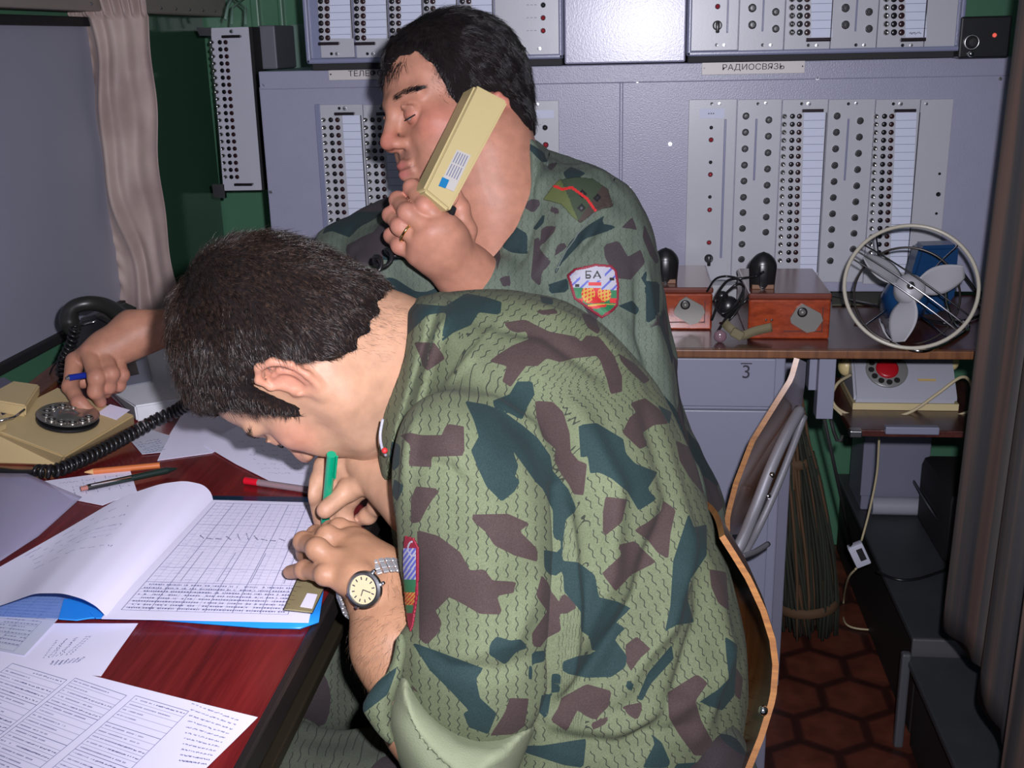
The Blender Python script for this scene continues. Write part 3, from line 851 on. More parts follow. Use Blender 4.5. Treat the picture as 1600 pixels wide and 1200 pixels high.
def module(name, label, cat, x0t, x0b, x1t, x1b, yt, yb, y=YB, group=None):
    """one removable panel; edges given as seen: left/right at top and bottom"""
    a = P3((x0t + x0b) / 2, yt, y); b = P3((x1t + x1b) / 2, yt, y); c = P3((x0t + x0b) / 2, yb, y); d = P3((x1t + x1b) / 2, yb, y)
    xl, xr = P3(lerp(x0t, x0b, .5), lerp(yt, yb, .5), y).x, P3(lerp(x1t, x1b, .5), lerp(yt, yb, .5), y).x
    zt, zb = (a.z + b.z) / 2, (c.z + d.z) / 2
    t = thing(name, ((xl + xr) / 2, y, zb), label, cat, group)
    mb = MB(); slab(mb, xl + .0006, xr - .0006, zb, zt, y - .005, y - .0002, .0008); mb.build('plate', [M_panel], t)
    return t
def paper_strip(parent, xt0, xt1, xb0, xb1, ys, yt, yb, y):
    mb = MB(); yy = y - .0052
    a, b, c, d = P3(xt0, yt, y), P3(xt1, yt, y), P3(xb1, yb, y), P3(xb0, yb, y)
    for q in (a, b, c, d): q.y = yy
    mb.prism([a, b, c, d], (0, -.0006, 0)); mb.mat(1)
    for q in ys:
        t = (q - yt) / (yb - yt)
        l = P3(lerp(xt0, xb0, t), q, y); r = P3(lerp(xt1, xb1, t), q, y)
        mb.box(((l.x + r.x) / 2, yy - .0007, (l.z + r.z) / 2), (abs(r.x - l.x), .0004, .0007))
    mb.mat(2); r = P3(xt1 + .8, yt, y); r2 = P3(xb1 + .8, yb, y); mb.box(((r.x + r2.x) / 2, yy - .0008, (r.z + r2.z) / 2), (.0016, .0012, abs(r.z - r2.z)))
    mb.build('label_strip', [M_paperW, M_lines, M_ink], parent)
def jack_rows(parent, cols, ys, y, sc=1.0):
    """cols: (kind, x at first row, x at last row)"""
    for i, q in enumerate(ys):
        t = i / max(1, len(ys) - 1)
        for kind, xa, xb in cols:
            p = P3(lerp(xa, xb, t), q, y); fit(kind, parent, (p.x, y - .005, p.z), sc)
def at(parent, kind, px, py, y, sc=1.0, label=None):
    p = P3(px, py, y); fit(kind, parent, (p.x, y - .005, p.z), sc, label)
Z3 = lambda x: 850 + x / 2.1333
Zy = lambda y: y / 2.1333
# radio section
slots = MB()
rows19 = [Zy(v) for v in np.linspace(387, 866, 19)]
md = module('lamp_panel', 'light grey panel with a single column of red lamps, left end of radio section', 'control panel', 1069, 1076, 1148, 1145, 155, 438)
for q, k in ((199, 'dark'), (218, 'lamp'), (253, 'dark'), (272, 'lamp'), (307, 'dark'), (327, 'lamp'), (378, 'lamp')): at(md, k, lerp(1111, 1107, (q - 199) / 200), q, YB, .8 if k == 'lamp' else .6)
at(md, 'big', 1107, 403, YB); at(md, 'screw', 1124, 162, YB); at(md, 'hole', 1112, 162, YB)
mb = MB(); a = P3(1093, 170); b = P3(1131, 184); mb.box(((a.x + b.x) / 2, YB - .0056, (a.z + b.z) / 2), (b.x - a.x, .0012, a.z - b.z)); mb.mat(1)
for k in range(3): mb.box((a.x + .016 + .004 * k, YB - .0064, (a.z + b.z) / 2), (.002, .0005, .002))
mb.build('number_card', [M_paperW, M_ink], md)
mb = MB(); a = P3(1131, 186); b = P3(1128, 402); mb.box(((a.x + b.x) / 2, YB - .0062, (a.z + b.z) / 2), (.004, .003, a.z - b.z), bevel=.001); mb.build('groove', [M_frame], md)
for (x0, x1, c1, c2, ysA, ysB, lab) in (
        ((1148, 1145), (1218, 1212), (672, 657), (748, 735), [386, 440, 495, 549, 602, 656, 707, 760, 812, 862], [399, 453, 508, 562, 616, 668, 722, 772], 'light grey panel with two columns of rotary knobs, beside the red lamp panel'),
        ((1289, 1282), (1361, 1354), (975, 952), (1052, 1025), [386, 440, 495, 550, 604, 657, 711, 763, 815, 867], [402, 456, 510, 564, 618, 671, 724, 776, 828], 'light grey panel with two columns of rotary knobs, between the two lower jack strips')):
    md = module('knob_panel', lab, 'control panel', x0[0], x0[1], x1[0], x1[1], 155, 440)
    for cc, ys in ((c1, ysA), (c2, ysB)):
        for i, v in enumerate(ys): at(md, 'knob', Z3(lerp(cc[0], cc[1], i / 9)), Zy(v), YB, .98)
    m2 = (c1[0] + c2[0]) / 2; a = P3(Z3(m2 - 2), Zy(395)); b = P3(Z3(m2 - 12), Zy(600))
    mb = MB(); mb.box(((a.x + b.x) / 2, YB - .0062, (a.z + b.z) / 2), (.0035, .0025, a.z - b.z), bevel=.001); mb.build('groove', [M_frame], md)
    at(md, 'hole', x0[0] + 36, 162, YB); at(md, 'screw', x0[0] + 48, 161, YB)
for (x0, x1, ch, d1, d2, pp, lab) in (
        ((1218, 1212), (1289, 1282), (800, 785), (827, 814), (850, 837), ((865, 935), (852, 910)), 'jack strip with white paper labels, left one of the two in the lower radio section'),
        ((1361, 1354), (1432, 1420), (1105, 1085), (1133, 1113), (1157, 1138), ((1171, 1240), (1150, 1213)), 'jack strip with white paper labels, right one of the two in the lower radio section')):
    md = module('jack_panel', lab, 'control panel', x0[0], x0[1], x1[0], x1[1], 155, 443)
    jack_rows(md, [('chrome', Z3(ch[0]), Z3(ch[1])), ('jackb', Z3(d1[0]), Z3(d1[1])), ('jackr', Z3(d2[0]), Z3(d2[1]))], rows19, YB, .92)
    paper_strip(md, Z3(pp[0][0]), Z3(pp[0][1]), Z3(pp[1][0]), Z3(pp[1][1]), [r + 6.2 for r in rows19], Zy(374), Zy(905), YB)
    at(md, 'handle', Z3((pp[0][0] + pp[0][1]) / 2 - 8), Zy(367), YB, .95); at(md, 'screw', x0[0] + 45, 162, YB, 1.3); at(md, 'hole', x0[0] + 34, 162, YB)
md = module('blank_panel', 'plain light grey panel with three black holes, right end of radio section', 'panel', 1432, 1420, 1483, 1470, 155, 443)
for q, s in (((1467, 271), .9), ((1465, 303), 1.5), ((1462, 333), .9)): at(md, 'hole', *q, YB, s)
at(md, 'screw', 1446, 162, YB)
# frame rail at the left of the radio section
# telephone section
TZ = lambda x: 400 + x / 3.2
rows_t = [187 + i * 12.0 for i in range(20)]
def rows_until(v): return v
for (dx, lab, x0, x1) in ((0, 'jack strip with white paper labels, left end of telephone section', (500, 518), (567, 584)),
                          (65, 'jack strip with white paper labels beside the phone man\'s forehead', (567, 584), (633, 648))):
    md = module('jack_panel', lab, 'control panel', x0[0], x0[1], x1[0], x1[1], 163, 436)
    jack_rows(md, [('chrome', 507 + dx, 524 + dx), ('jackb', 518 + dx, 535 + dx), ('jackr', 528.5 + dx, 545 + dx)], rows_t, YB, .92)
    paper_strip(md, 536 + dx, 563 + dx, 553 + dx, 580 + dx, [r + 6 for r in rows_t], 180, 430, YB)
    at(md, 'handle', 541 + dx, 177, YB, .95); at(md, 'screw', 540 + dx, 169, YB, 1.4); at(md, 'hole', 531 + dx, 169, YB)
md = module('jack_panel', 'jack strip behind the phone man\'s head, its paper label showing behind his neck', 'control panel', 765, 770, 831, 832, 157, 436)
jack_rows(md, [('chrome', 776, 784), ('jackb', 787, 793), ('jackr', 797, 803)], rows_t, YB, .92)
paper_strip(md, 812, 829, 818, 832, [r + 6 for r in rows_t], 172, 430, YB); at(md, 'handle', 817, 170, YB, .9)
md = module('lamp_panel', 'narrow light grey panel with one red lamp, right of the phone man\'s neck', 'control panel', 831, 832, 876, 874, 157, 436)
at(md, 'screw', 840, 163, YB); at(md, 'dark', 852, 199, YB, .9); at(md, 'lamp', 853, 226, YB, 1.0)
mb = MB()
for (u0, v0, u1, v1) in ((838, 189, 842, 201), (843, 186, 846, 203), (848, 188, 849, 196)):
    a = P3(u0, v0); b = P3(u1, v1); mb.box(((a.x + b.x) / 2, YB - .0053, (a.z + b.z) / 2), (b.x - a.x, .0004, .0007)); 
a = P3(834, 172); b = P3(866, 184); mb.mat(1).box(((a.x + b.x) / 2, YB - .0056, (a.z + b.z) / 2), (b.x - a.x, .0008, a.z - b.z)); mb.build('number_card', [M_ink, M_paperW], md)
md = module('blank_panel', 'plain light grey panel behind the phone man\'s head', 'panel', 648, 660, 765, 770, 163, 436)
# frame strip left of the telephone section
mb = MB(); a = P3(490, 163); b = P3(500, 163); c = P3(512, 420); mb.box(((a.x + b.x) / 2 + .002, YB - .003, (a.z + c.z) / 2), (.010, .006, a.z - c.z + .0), bevel=.001); mb.build('frame_rail', [M_frame], console)

# upper units
YU = 2.0
def unit(label, x0, x1, yb, ztop=1.40):
    a = P3(x0, yb, YU); b = P3(x1, yb, YU); zb = (a.z + b.z) / 2
    t = thing('upper_unit', ((a.x + b.x) / 2, YU + .15, zb), label, 'equipment unit')
    mb = MB(); slab(mb, a.x, b.x, zb, ztop, YU + .004, YU + .40, .008)
    for (u0, u1, w0, w1) in ((a.x, a.x + .008, zb, ztop), (b.x - .008, b.x, zb, ztop), (a.x, b.x, zb, zb + .009)): slab(mb, u0, u1, w0, w1, YU - .006, YU + .02, .003)
    mb.build('housing', [M_frame], t)
    # shade of the gap under it, put in as a matt black block
    mb = MB(); slab(mb, a.x + .003, b.x - .003, 1.1825, zb + .001, YU + .02, YU + .38, .001); mb.build('gap_shade_block', [M_blackm], t)
    return t
uL = unit('left upper equipment unit full of jack strips, above the phone man\'s head', 480, 880, 96)
uR = unit('right upper equipment unit with knobs and jack strips, above the radio name plate', 1073, 1502, 84)
rows_u = [2.2 + 11.4 * i - 5 * 11.4 for i in range(11)]
for i, (x0, lab) in enumerate(((497, 'first upper jack strip from the left'), (553, 'second upper jack strip from the left'), (608, 'third upper jack strip from the left, partly behind dark hair'), (662, 'fourth upper jack strip, above the phone man\'s dark hair'), (718, 'fifth upper jack strip, with bright white labels'))):
    md = module('jack_panel', lab, 'control panel', x0, x0, x0 + 54, x0 + 54, -72, 90, YU)
    jack_rows(md, [('jackb', x0 + 3.5, x0 + 6.5), ('jackr', x0 + 13.5, x0 + 16.5)], rows_u, YU, .95)
    paper_strip(md, x0 + 19, x0 + 50, x0 + 20, x0 + 52, [r + 6 for r in rows_u][:-1], -62, 60, YU)
    at(md, 'handle', x0 + 20, 68, YU, .95); at(md, 'screw', x0 + 31, 84, YU, 1.2); at(md, 'hole', x0 + 22, 84, YU)
md = module('lamp_panel', 'upper grey panel with two pink red lamps, right of the phone man\'s hair', 'control panel', 773, 773, 876, 876, -72, 90, YU)
at(md, 'dark', 849, 8, YU, .8); at(md, 'lamp', 849, 28, YU, .8); at(md, 'lamp', 849, 48, YU, .8); at(md, 'screw', 843, 76, YU, 1.2); at(md, 'hole', 820, 76, YU); at(md, 'hole', 798, 76, YU)
mb = MB()
for q in (8, 28, 48):
    a = P3(825, q, YU); b = P3(840, q, YU)
    for k in range(3): mb.box((lerp(a.x, b.x, k / 2.5), YU - .0053, a.z), (.004, .0005, .0008))
mb.build('markings', [M_lines], md)
for (x0, x1, kind, lab) in ((1080, 1155, 'A', 'upper grey panel with a black toggle switch, above the radio name plate'), (1155, 1227, 'B', 'upper knob panel on the left, two chrome ringed knobs at its left'),
                            (1227, 1300, 'C', 'upper jack strip on the left of the right unit, cream labels'), (1300, 1373, 'D', 'upper knob panel between the two cream labelled jack strips'),
                            (1373, 1448, 'E', 'upper jack strip at the far right, handwritten bottom label'), (1448, 1497, 'F', 'plain upper grey panel at the far right end')):
    md = module({'A': 'switch_panel', 'B': 'knob_panel', 'C': 'jack_panel', 'D': 'knob_panel', 'E': 'jack_panel', 'F': 'blank_panel'}[kind], lab, 'control panel', x0, x0, x1, x1, -72, 79, YU)
    if kind == 'A':
        at(md, 'lamp', Z3(578), Zy(22), YU, .8); at(md, 'big', Z3(577), Zy(85), YU); at(md, 'screw', Z3(600), Zy(150), YU); at(md, 'hole', Z3(575), Zy(150), YU)
        a = P3(Z3(612), -20, YU); b = P3(Z3(612), Zy(110), YU)
        mb = MB(); mb.box(((a.x + b.x) / 2, YU - .0062, (a.z + b.z) / 2), (.003, .0025, a.z - b.z), bevel=.001); mb.build('groove', [M_frame], md)
    if kind in 'BD':
        o = 693 if kind == 'B' else 1003
        for v in (-85, -29, 27, 83): at(md, 'knob', Z3(o), Zy(v), YU, 1.1)
        for v in (-72, -16, 40, 96): at(md, 'knob', Z3(o + 78), Zy(v), YU, 1.0)
        at(md, 'screw', Z3(o + 62), Zy(150), YU); at(md, 'hole', Z3(o + 35), Zy(150), YU)
        a = P3(Z3(o + 37), -20, YU); b = P3(Z3(o + 37), Zy(105), YU)
        mb = MB(); mb.box(((a.x + b.x) / 2, YU - .0062, (a.z + b.z) / 2), (.003, .0025, a.z - b.z), bevel=.001); mb.build('groove', [M_frame], md)
    if kind in 'CE':
        o = 825 if kind == 'C' else 1138
        ys = [Zy(108 - 27.7 * i) for i in range(9)][::-1]
        jack_rows(md, [('chrome', Z3(o), Z3(o)), ('jackb', Z3(o + 26), Z3(o + 26)), ('jackr', Z3(o + 51), Z3(o + 51))], ys, YU, 1.05)
        paper_strip(md, Z3(o + 64), Z3(o + 134), Z3(o + 64), Z3(o + 134), [q - 6 for q in ys], -62, Zy(124), YU)
        at(md, 'handle', Z3(o + 85), Zy(132), YU, 1.05); at(md, 'screw', Z3(o + 83), Zy(151), YU); at(md, 'hole', Z3(o + 55), Zy(151), YU)
        if kind == 'E':
            mb = MB(); p = P3(Z3(1225), Zy(110), YU)
            for k in range(9): mb.box((p.x + (k - 2) * .0022, YU - .0062, p.z + random.uniform(-.0008, .0008)), (.0009, .0004, random.uniform(.002, .0045)), rot=Matrix.Rotation(random.uniform(-.5, .5), 3, 'Y'))
            mb.build('handwriting', [M_ink], md)
# plain grey cabinet between the two units
mb = MB(); a = P3(882, 93, 2.03); b = P3(1071, 88, 2.03); slab(mb, a.x, b.x, 1.184, 1.40, 2.03, 2.4, .003)
o = mb.build('equipment_cabinet', [paint('pale_cabinet_paint', srgb(160, 160, 184), .27, bump=.35, bscale=380, bdist=.0004)]); tag(o, 'plain pale grey cabinet between the two upper equipment units', 'cabinet')
# black device top right
t = thing('black_control_box', P3(1540, 88, 2.0), 'black control box with a small red light, on top of the console at right', 'control box')
a = P3(1503, 26, 1.99); b = P3(1576, 90, 1.99)
mb = MB(); slab(mb, a.x, b.x, b.z, a.z, 1.99, 2.2, .003); mb.build('housing', [M_black], t)
p = P3(1518, 66, 1.99); mb = MB(); M0 = Matrix.Translation(p) @ RY
mb.lathe([(.013, 0), (.013, .002), (.0115, .004), (.010, .003)], M0, 24); mb.mat(1).lathe([(.010, .002), (.008, .012), (.006, .013), (0, .013)], M0, 20)
mb.build('socket', [M_steel, M_blackm], t)
p = P3(1513, 84, 1.985); mb = MB(); mb.cyl(p, p + Vector((0, -.012, .0)), .0035, n=10); mb.ball(p + Vector((0, -.014, 0)), .005, 8); mb.build('small_lever', [M_chrome], t, smooth=True)
lm, nt, bb = nodes_of('red_light'); bb.inputs['Base Color'].default_value = (.5, .05, .05, 1); bb.inputs['Emission Color'].default_value = (1, .15, .1, 1); bb.inputs['Emission Strength'].default_value = .6
p = P3(1554, 55, 1.99); mb = MB(); mb.ball(p, .0035, 8); mb.build('red_light', [lm], t, smooth=True)

# terminal strip and its case at the upper left
t = thing('terminal_strip', onY(370, 296, 2.30), 'tall narrow white terminal strip hinged beside the green wall', 'terminal strip')
YT = 2.30
a, b, c, d = [P3(*q, YT) for q in ((329, 44), (388, 42), (409, 297), (349, 298))]
for q in (a, b, c, d): q.y = YT
mb = MB(); mb.prism([a, b, c, d], (0, .006, 0), bevel=.001); mb.mat(1)
mb.prism([b + Vector((.001, -.001, 0)), b + Vector((.006, .004, 0)), c + Vector((.006, .004, 0)), c + Vector((.001, -.001, 0))], (0, .05, 0))
mb.build('plate', [paint('white_terminal_plate', srgb(200, 200, 212), .35), M_blackm], t)
for w in (((306, 43), (330, 43), (330, 56), (312, 56)), ((331, 288), (350, 288), (352, 310), (334, 308))):
    mb = MB(); mb.prism([P3(*q, YT) for q in w], (0, .01, 0)); mb.build('bracket', [M_steel], t)
rt = [66 + i * 11.05 for i in range(20)]
for i, q in enumerate(rt):
    tt = i / 19
    for kind, xa, xb, s in (('chrome', 333, 354, .85), ('jackb', 345, 363, 1), ('jackr', 354, 372, 1)): at(t, kind, lerp(xa, xb, tt), q, YT, .92 * s)
at(t, 'handle', 365, 57, YT, 1.0); at(t, 'handle', 384, 287, YT, 1.0); at(t, 'screw', 363, 49, YT, 1.3)
mb = MB(); a = P3(402, 40, 2.36); b = P3(434, 108, 2.36); slab(mb, a.x, b.x, b.z, a.z, 2.36, 2.5, .003)
o = mb.build('junction_box', [paint('dull_grey_box', srgb(110, 112, 122), .5)]); tag(o, 'small dull grey junction box between terminal strip and console', 'box')
mb = MB(); a = P3(452, 38, 2.6); b = P3(492, 108, 2.6); slab(mb, a.x, b.x, b.z - .05, a.z, 2.6, 2.63, .003)
o = mb.build('wall_panel', [M_palegreen]); tag(o, 'pale green panel on the back wall beside the upper left unit', 'panel')
mb = MB(); mb.tube([P3(352, 30, 2.25), P3(356, 10, 2.28), P3(364, -6, 2.3)], .003); mb.tube([P3(362, 38, 2.3), P3(363, 12, 2.35), P3(384, -4, 2.4)], .0025); mb.tube([P3(384, 38, 2.3), P3(384, 14, 2.35), P3(362, -6, 2.4)], .0025)
o = mb.build('wall_cable', [M_palegreen], smooth=True); tag(o, 'pale green cables bending down to the terminal strip', 'cable')
# ------------------------------------------------------------------ the back counter and what stands on and under it
M_shelf = wood('dark_red_brown_wood', srgb(58, 28, 26), srgb(88, 48, 40), (14, 1, 14), .3, .4, 5)
M_shelfedge = wood('worn_wood_edge', srgb(92, 56, 34), srgb(128, 84, 52), (10, 1, 1), .4, .2, 8)
M_redwood = wood('orange_varnished_wood', srgb(118, 42, 18), srgb(158, 66, 30), (6, 1, 16), .25, .5, 7)
M_cab = paint('grey_cabinet_paint', srgb(128, 130, 148), .42, bump=.3, bscale=300, bdist=.0004)
ct = thing('back_counter', (.1, 1.85, .757), 'dark reddish wooden counter running along under the grey console', 'counter')
mb = MB(); mb.box((.19, 1.862, .7645), (.86, .372, .011), bevel=.001); mb.build('counter_top', [M_shelf], ct)
mb = MB(); mb.box((.19, 1.671, .7635), (.86, .012, .013), bevel=.002); mb.build('front_edge', [M_shelfedge], ct)
for x in (.28,):
    mb = MB(); mb.box((x, 1.98, .38), (.03, .03, .752), bevel=.002); mb.build('leg', [M_cab], ct)

cb = thing('filing_cabinet', (-.05, 1.9, 0), 'grey metal drawer cabinet marked 3, under the back counter', 'cabinet')
mb = MB(); slab(mb, -.235, .238, 0.0, .755, 1.690, 2.05, .003); mb.build('body', [M_cab], cb)
for z0, z1 in ((.674, .752), (.34, .668), (.02, .334)):
    mb = MB(); slab(mb, -.230, .222, z0, z1, 1.680, 1.70, .002); mb.build('drawer', [M_cab], cb)
p = onY(1166, 582, 1.679)
me = text_mesh('3', .030, Matrix.Translation(Vector(p)) @ Matrix.Rotation(math.pi / 2, 4, 'X')); link('numeral', me, M_ink, cb)
mb = MB(); a = Vector(onY(1157, 568, 1.6785)); mb.box(a + Vector((.009, 0, 0)), (.017, .0006, .0016)); mb.build('overline', [M_ink], cb)

# grey wall rails under the counter
for (u, v0, v1, y) in ((1272, 556, 610, 1.72), (1291, 556, 655, 1.70)):
    a = P3(u - (6 if u < 1280 else 10), v0, y); b = P3(u + (6 if u < 1280 else 10), v1, y)
    mb = MB(); slab(mb, a.x, b.x, b.z, .7565, y, y + .03, .001)
    o = mb.build('counter_bracket', [M_cab]); tag(o, ('narrow short' if u < 1280 else 'wider, longer') + ' grey metal bracket under the counter beside the red dialled telephone', 'bracket')
# stick behind
mb = MB(); mb.tube([P3(1288, 655, 1.73), P3(1330, 850, 1.95)], .003)
o = mb.build('thin_rod', [M_blackm], smooth=True); tag(o, 'thin black rod leaning against the green wall beside the broom', 'rod')
mb = MB(); mb.tube([P3(1298, 655, 1.74), P3(1303, 675, 1.74), P3(1308, 688, 1.74), P3(1314, 690, 1.74), P3(1316, 680, 1.74)], .003)
o = mb.build('hook', [M_blackm], smooth=True); tag(o, 'small black hook below the grey counter bracket', 'hook')

# ---- field telephones in wooden cases
def wood_case(x0, x1, yf, yb_, z0, z1, label, hx, lid=True):
    t = thing('field_telephone', ((x0 + x1) / 2, (yf + yb_) / 2, z0), label, 'field telephone', 'wooden cased field telephones on the back counter')
    mb = MB(); slab(mb, x0, x1, z0, z1, yf, yb_, .003); mb.build('case', [M_redwood], t)
    mb = MB(); slab(mb, x0 - .001, x1 + .001, z1, z1 + .010, yf - .001, yb_, .003); mb.build('lid', [wood('brown_lid_wood', srgb(92, 44, 34), srgb(120, 62, 46), (1, 10, 1), .25, .5)], t)
    # recessed metal plate with a lever, set askew
    cx, cz = x1 - .036, (z0 + z1) / 2 + .002
    R = Matrix.Rotation(math.radians(32), 3, 'Y'); mb = MB()
    pts = [(-.024, -.014), (-.018, -.020), (.014, -.020), (.024, -.010), (.024, .012), (.014, .020), (-.020, .018), (-.025, .006)]
    mb.prism([Vector((cx, yf - .0045, cz)) + R @ Vector((a * .92, 0, b * .92)) for a, b in pts], (0, .004, 0), bevel=.0006)
    mb.mat(1); M0 = Matrix.Translation(Vector((cx, yf - .004, cz)) + R @ Vector((-.012, 0, .005))) @ RY
    mb.lathe([(.0080, 0), (.0076, .0012), (.005, .0014)], M0, 18)
    mb.mat(0).lathe([(.0045, .001), (.004, .005), (0, .0056)], M0, 12)
    mb.build('metal_plate', [paint('dull_zinc_plate', srgb(120, 118, 112), .4, metal=.3), M_black], t)
    mb = MB(); slab(mb, x0 + .055, x1 - .012, z0 + .012, z0 + .0135, yf - .001, yf + .001, 0); slab(mb, x1 - .0125, x1 - .011, z0 + .012, z1 - .012, yf - .001, yf + .001, 0); mb.build('groove', [paint('dark_groove', srgb(70, 26, 14), .5)], t)
    # upright handset / crank cover: a black rounded cap
    c = Vector((hx, yf + .045, z1 + .010)); mb = MB()
    prof = []
    for k in range(15):
        u = k / 14; prof.append((.0005 + .0245 * math.sqrt(max(0, 1 - (1 - u) ** 4 if u < 1 else 1)) if k < 9 else .025 - .003 * ((k - 8) / 6), None))
    def cap(u, v):
        a = u * 2 * math.pi; zz = v
        w = math.sin(min(1, (1 - zz) * 2.2) * math.pi / 2) ** .6 if zz > .55 else 1.0
        w *= 1 - .16 * (1 - zz)
        rx, ry = .0235 * w, .018 * w
        return c + Vector((rx * math.cos(a), ry * math.sin(a) - .004 * zz, .058 * zz))
    mb.grid(cap, 28, 18)
    mb.box(c + Vector((0, -.0175, .022)), (.013, .004, .034), bevel=.0015)
    mb.build('black_cap', [M_black], t, smooth='auto')
    mb = MB(); mb.box(c + Vector((0, 0, .0035)), (.034, .03, .007), bevel=.001); mb.build('cap_base', [paint('tan_leather', srgb(120, 84, 60), .5)], t)
    return t
za = .770
a = Vector(onZ(1168, 530, za)); b = Vector(onZ(1297, 533, za))
yb1 = a.y
wood_case(a.x, b.x, a.y + .002, a.y + .20, za, za + .063, 'orange varnished wooden case with black cap, metal plate; webbing strap in front', a.x + .024)
c1 = Vector(onZ(1112, 516, za))
wood_case(c1.x - .125, c1.x, c1.y + .002, c1.y + .19, za, za + .060, 'orange varnished wooden case with black cap, half hidden behind the patch sleeve', Vector(onY(1040, 420, c1.y + .03)).x)
# webbing strap lying in front of the right case
def ribbon(mb, pts, w, up, t=.0015):
    P = [Vector(p) for p in pts]; rows = []
    for i, p in enumerate(P):
        d = (P[min(i + 1, len(P) - 1)] - P[max(i - 1, 0)]).normalized(); s_ = d.cross(Vector(up)).normalized()
        rows.append((p + s_ * w / 2, p - s_ * w / 2))
    V = [[mb.bm.verts.new(q) for q in r] for r in rows]
    for A, B in zip(V, V[1:]):
        f = mb.bm.faces.new((A[0], A[1], B[1], B[0])); f.material_index = mb.mi; f.smooth = True
M_web = paint('khaki_webbing', srgb(112, 104, 78), .8, bump=.6, bscale=600)
st = thing('webbing_strap', onZ(1180, 525, za), 'khaki webbing strap with a knot, lying against the front of the right wooden case', 'strap')
mb = MB(); y_ = yb1 - .006
ribbon(mb, catmull([P3(1206, 511, y_), P3(1180, 517, y_ - .006), P3(1158, 524, y_ - .012), P3(1140, 512, y_ - .010), P3(1132, 504, y_ + .0)]), .014, (0, -1, 0))
o = mb.build('band', [M_web], st); solidify(o, .002)
mb = MB(); p = P3(1152, 522, y_ - .014); mb.box(p, (.020, .008, .015), rot=Matrix.Rotation(.5, 3, 'Y'), bevel=.003); mb.build('knot', [M_web], st)
mb = MB()
for u in (1197, 1206): mb.ball(P3(u, 500, yb1 - .002), .0022, 6)
mb.build('rivet', [M_chrome], st)
# a coil of black cables between the cases and a dark headset lump
cc = thing('black_cable_tangle', onZ(1135, 500, za), 'tangle of thin black cables and a dark plug between the two wooden cases', 'cables')
yy = yb1 + .03
for pts, r in (([(1112, 500), (1125, 470), (1150, 445), (1162, 450), (1150, 475), (1128, 490), (1118, 470), (1135, 440), (1160, 435), (1180, 432), (1193, 425)], .0022),
               ([(1105, 455), (1118, 436), (1138, 432), (1158, 440), (1160, 470), (1140, 500), (1125, 505)], .0018),
               ([(1120, 520), (1140, 490), (1165, 470), (1172, 455)], .0024)):
    mb = MB(); mb.tube(catmull([P3(u, v, yy - .012 * (i % 3)) for i, (u, v) in enumerate(pts)]), r); mb.build('cable', [M_black], cc)
mb = MB(); mb.ball(P3(1138, 480, yy + .01), .017, 10, (1, .8, 1.1)); mb.ball(P3(1128, 462, yy + .0), .010, 8, (1, .8, .8)); mb.build('plug', [M_black], cc, smooth=True)
# pink glass scrap
mb = MB(); p = Vector(onZ(1125, 535, za)); mb.ball(p + Vector((0, 0, .010)), .010, 10, (1.0, .6, 1.0)); o = mb.build('glass_bead', [paint('pinkish_clear_plastic', srgb(150, 120, 130), .15, trans=.4)], smooth=True)
tag(o, 'small translucent pinkish bead at the counter edge between the wooden cases', 'bead')
# white connector on top of things behind cables
mb = MB(); a = P3(1112, 428, 2.0); slab(mb, a.x, a.x + .045, .7705, .80, 1.99, 2.03, .002); o = mb.build('connector_block', [paint('pale_block', srgb(170, 172, 175), .35)]); tag(o, 'pale connector block behind the cables between the wooden cases', 'block')

# ---- small fan in a wire cage
fc = C(1423, 447, 1.685)                      # in camera axes
fan = thing('desk_fan', onZ(1425, 540, za), 'small blue desk fan with three pale blades and a round wire guard', 'fan')
ax = np.array([-.22, -.22, -1.0]); ax /= np.linalg.norm(ax)      # towards the viewer, a little to the left
sx = np.cross([0, 1, 0], ax); sx /= np.linalg.norm(sx); sy = np.cross(ax, sx)
def FP(r, a, z=0): return Vector(cam2w(fc + (sx * math.cos(a) + sy * math.sin(a)) * r + ax * z).tolist())
M_cream = paint('cream_guard_paint', srgb(178, 172, 156), .3); M_blade = paint('pale_grey_blade', srgb(160, 160, 164), .35); M_blue = paint('blue_plastic', srgb(20, 56, 96), .2)
mb = MB(); mb.tube([FP(.096, 2 * math.pi * k / 72) for k in range(72)], .0030, 8, closed=True); mb.build('guard_ring', [M_cream], fan)
mb = MB(); mb.tube([FP(.078, 2 * math.pi * k / 72, -.05) for k in range(72)], .0018, 8, closed=True); mb.build('guard_ring', [paint('dark_bronze_wire', (.06, .05, .045), .3, metal=.6)], fan)
for k in range(3):
    a = math.radians(-38 + 0 * k); off = (-.012, .002, .016)[k]
    n = np.array([math.cos(a + math.pi / 2), math.sin(a + math.pi / 2)])
    def q(t, o=off):
        r = .094; x = math.cos(a) * t * r + n[0] * o; y = math.sin(a) * t * r + n[1] * o
        return Vector(cam2w(fc + sx * x + sy * y + ax * (.012 * (1 - t * t))).tolist())
    mb = MB(); mb.tube([q(t) for t in np.linspace(-1, 1, 24)], .0014, 6); mb.build('guard_wire', [M_steel if k else M_black], fan)
for a in (.6, 2.2, 3.9, 5.2):
    mb = MB(); mb.tube([FP(.096, a), FP(.098, a, -.02), FP(.078, a + .05, -.05), FP(.03, a, -.062)], .0014, 6); mb.build('guard_wire', [M_chrome], fan)
for k, a0 in enumerate((math.radians(78), math.radians(198), math.radians(318))):
    def blade(u, v, a0=a0):
        r = .018 + .066 * u; wid = .74 * (math.sin(math.pi * min(1, .25 + .62 * u)) ** .8) * (1 - .25 * u)
        aa = a0 + (v - .5) * wid * (1.7 - u); return FP(r, aa, -.018 + (v - .5) * .026 * (1 - .3 * u))
    mb = MB(); mb.grid(blade, 14, 8); o = mb.build('blade', [M_blade], fan, smooth=True); solidify(o, .0015)
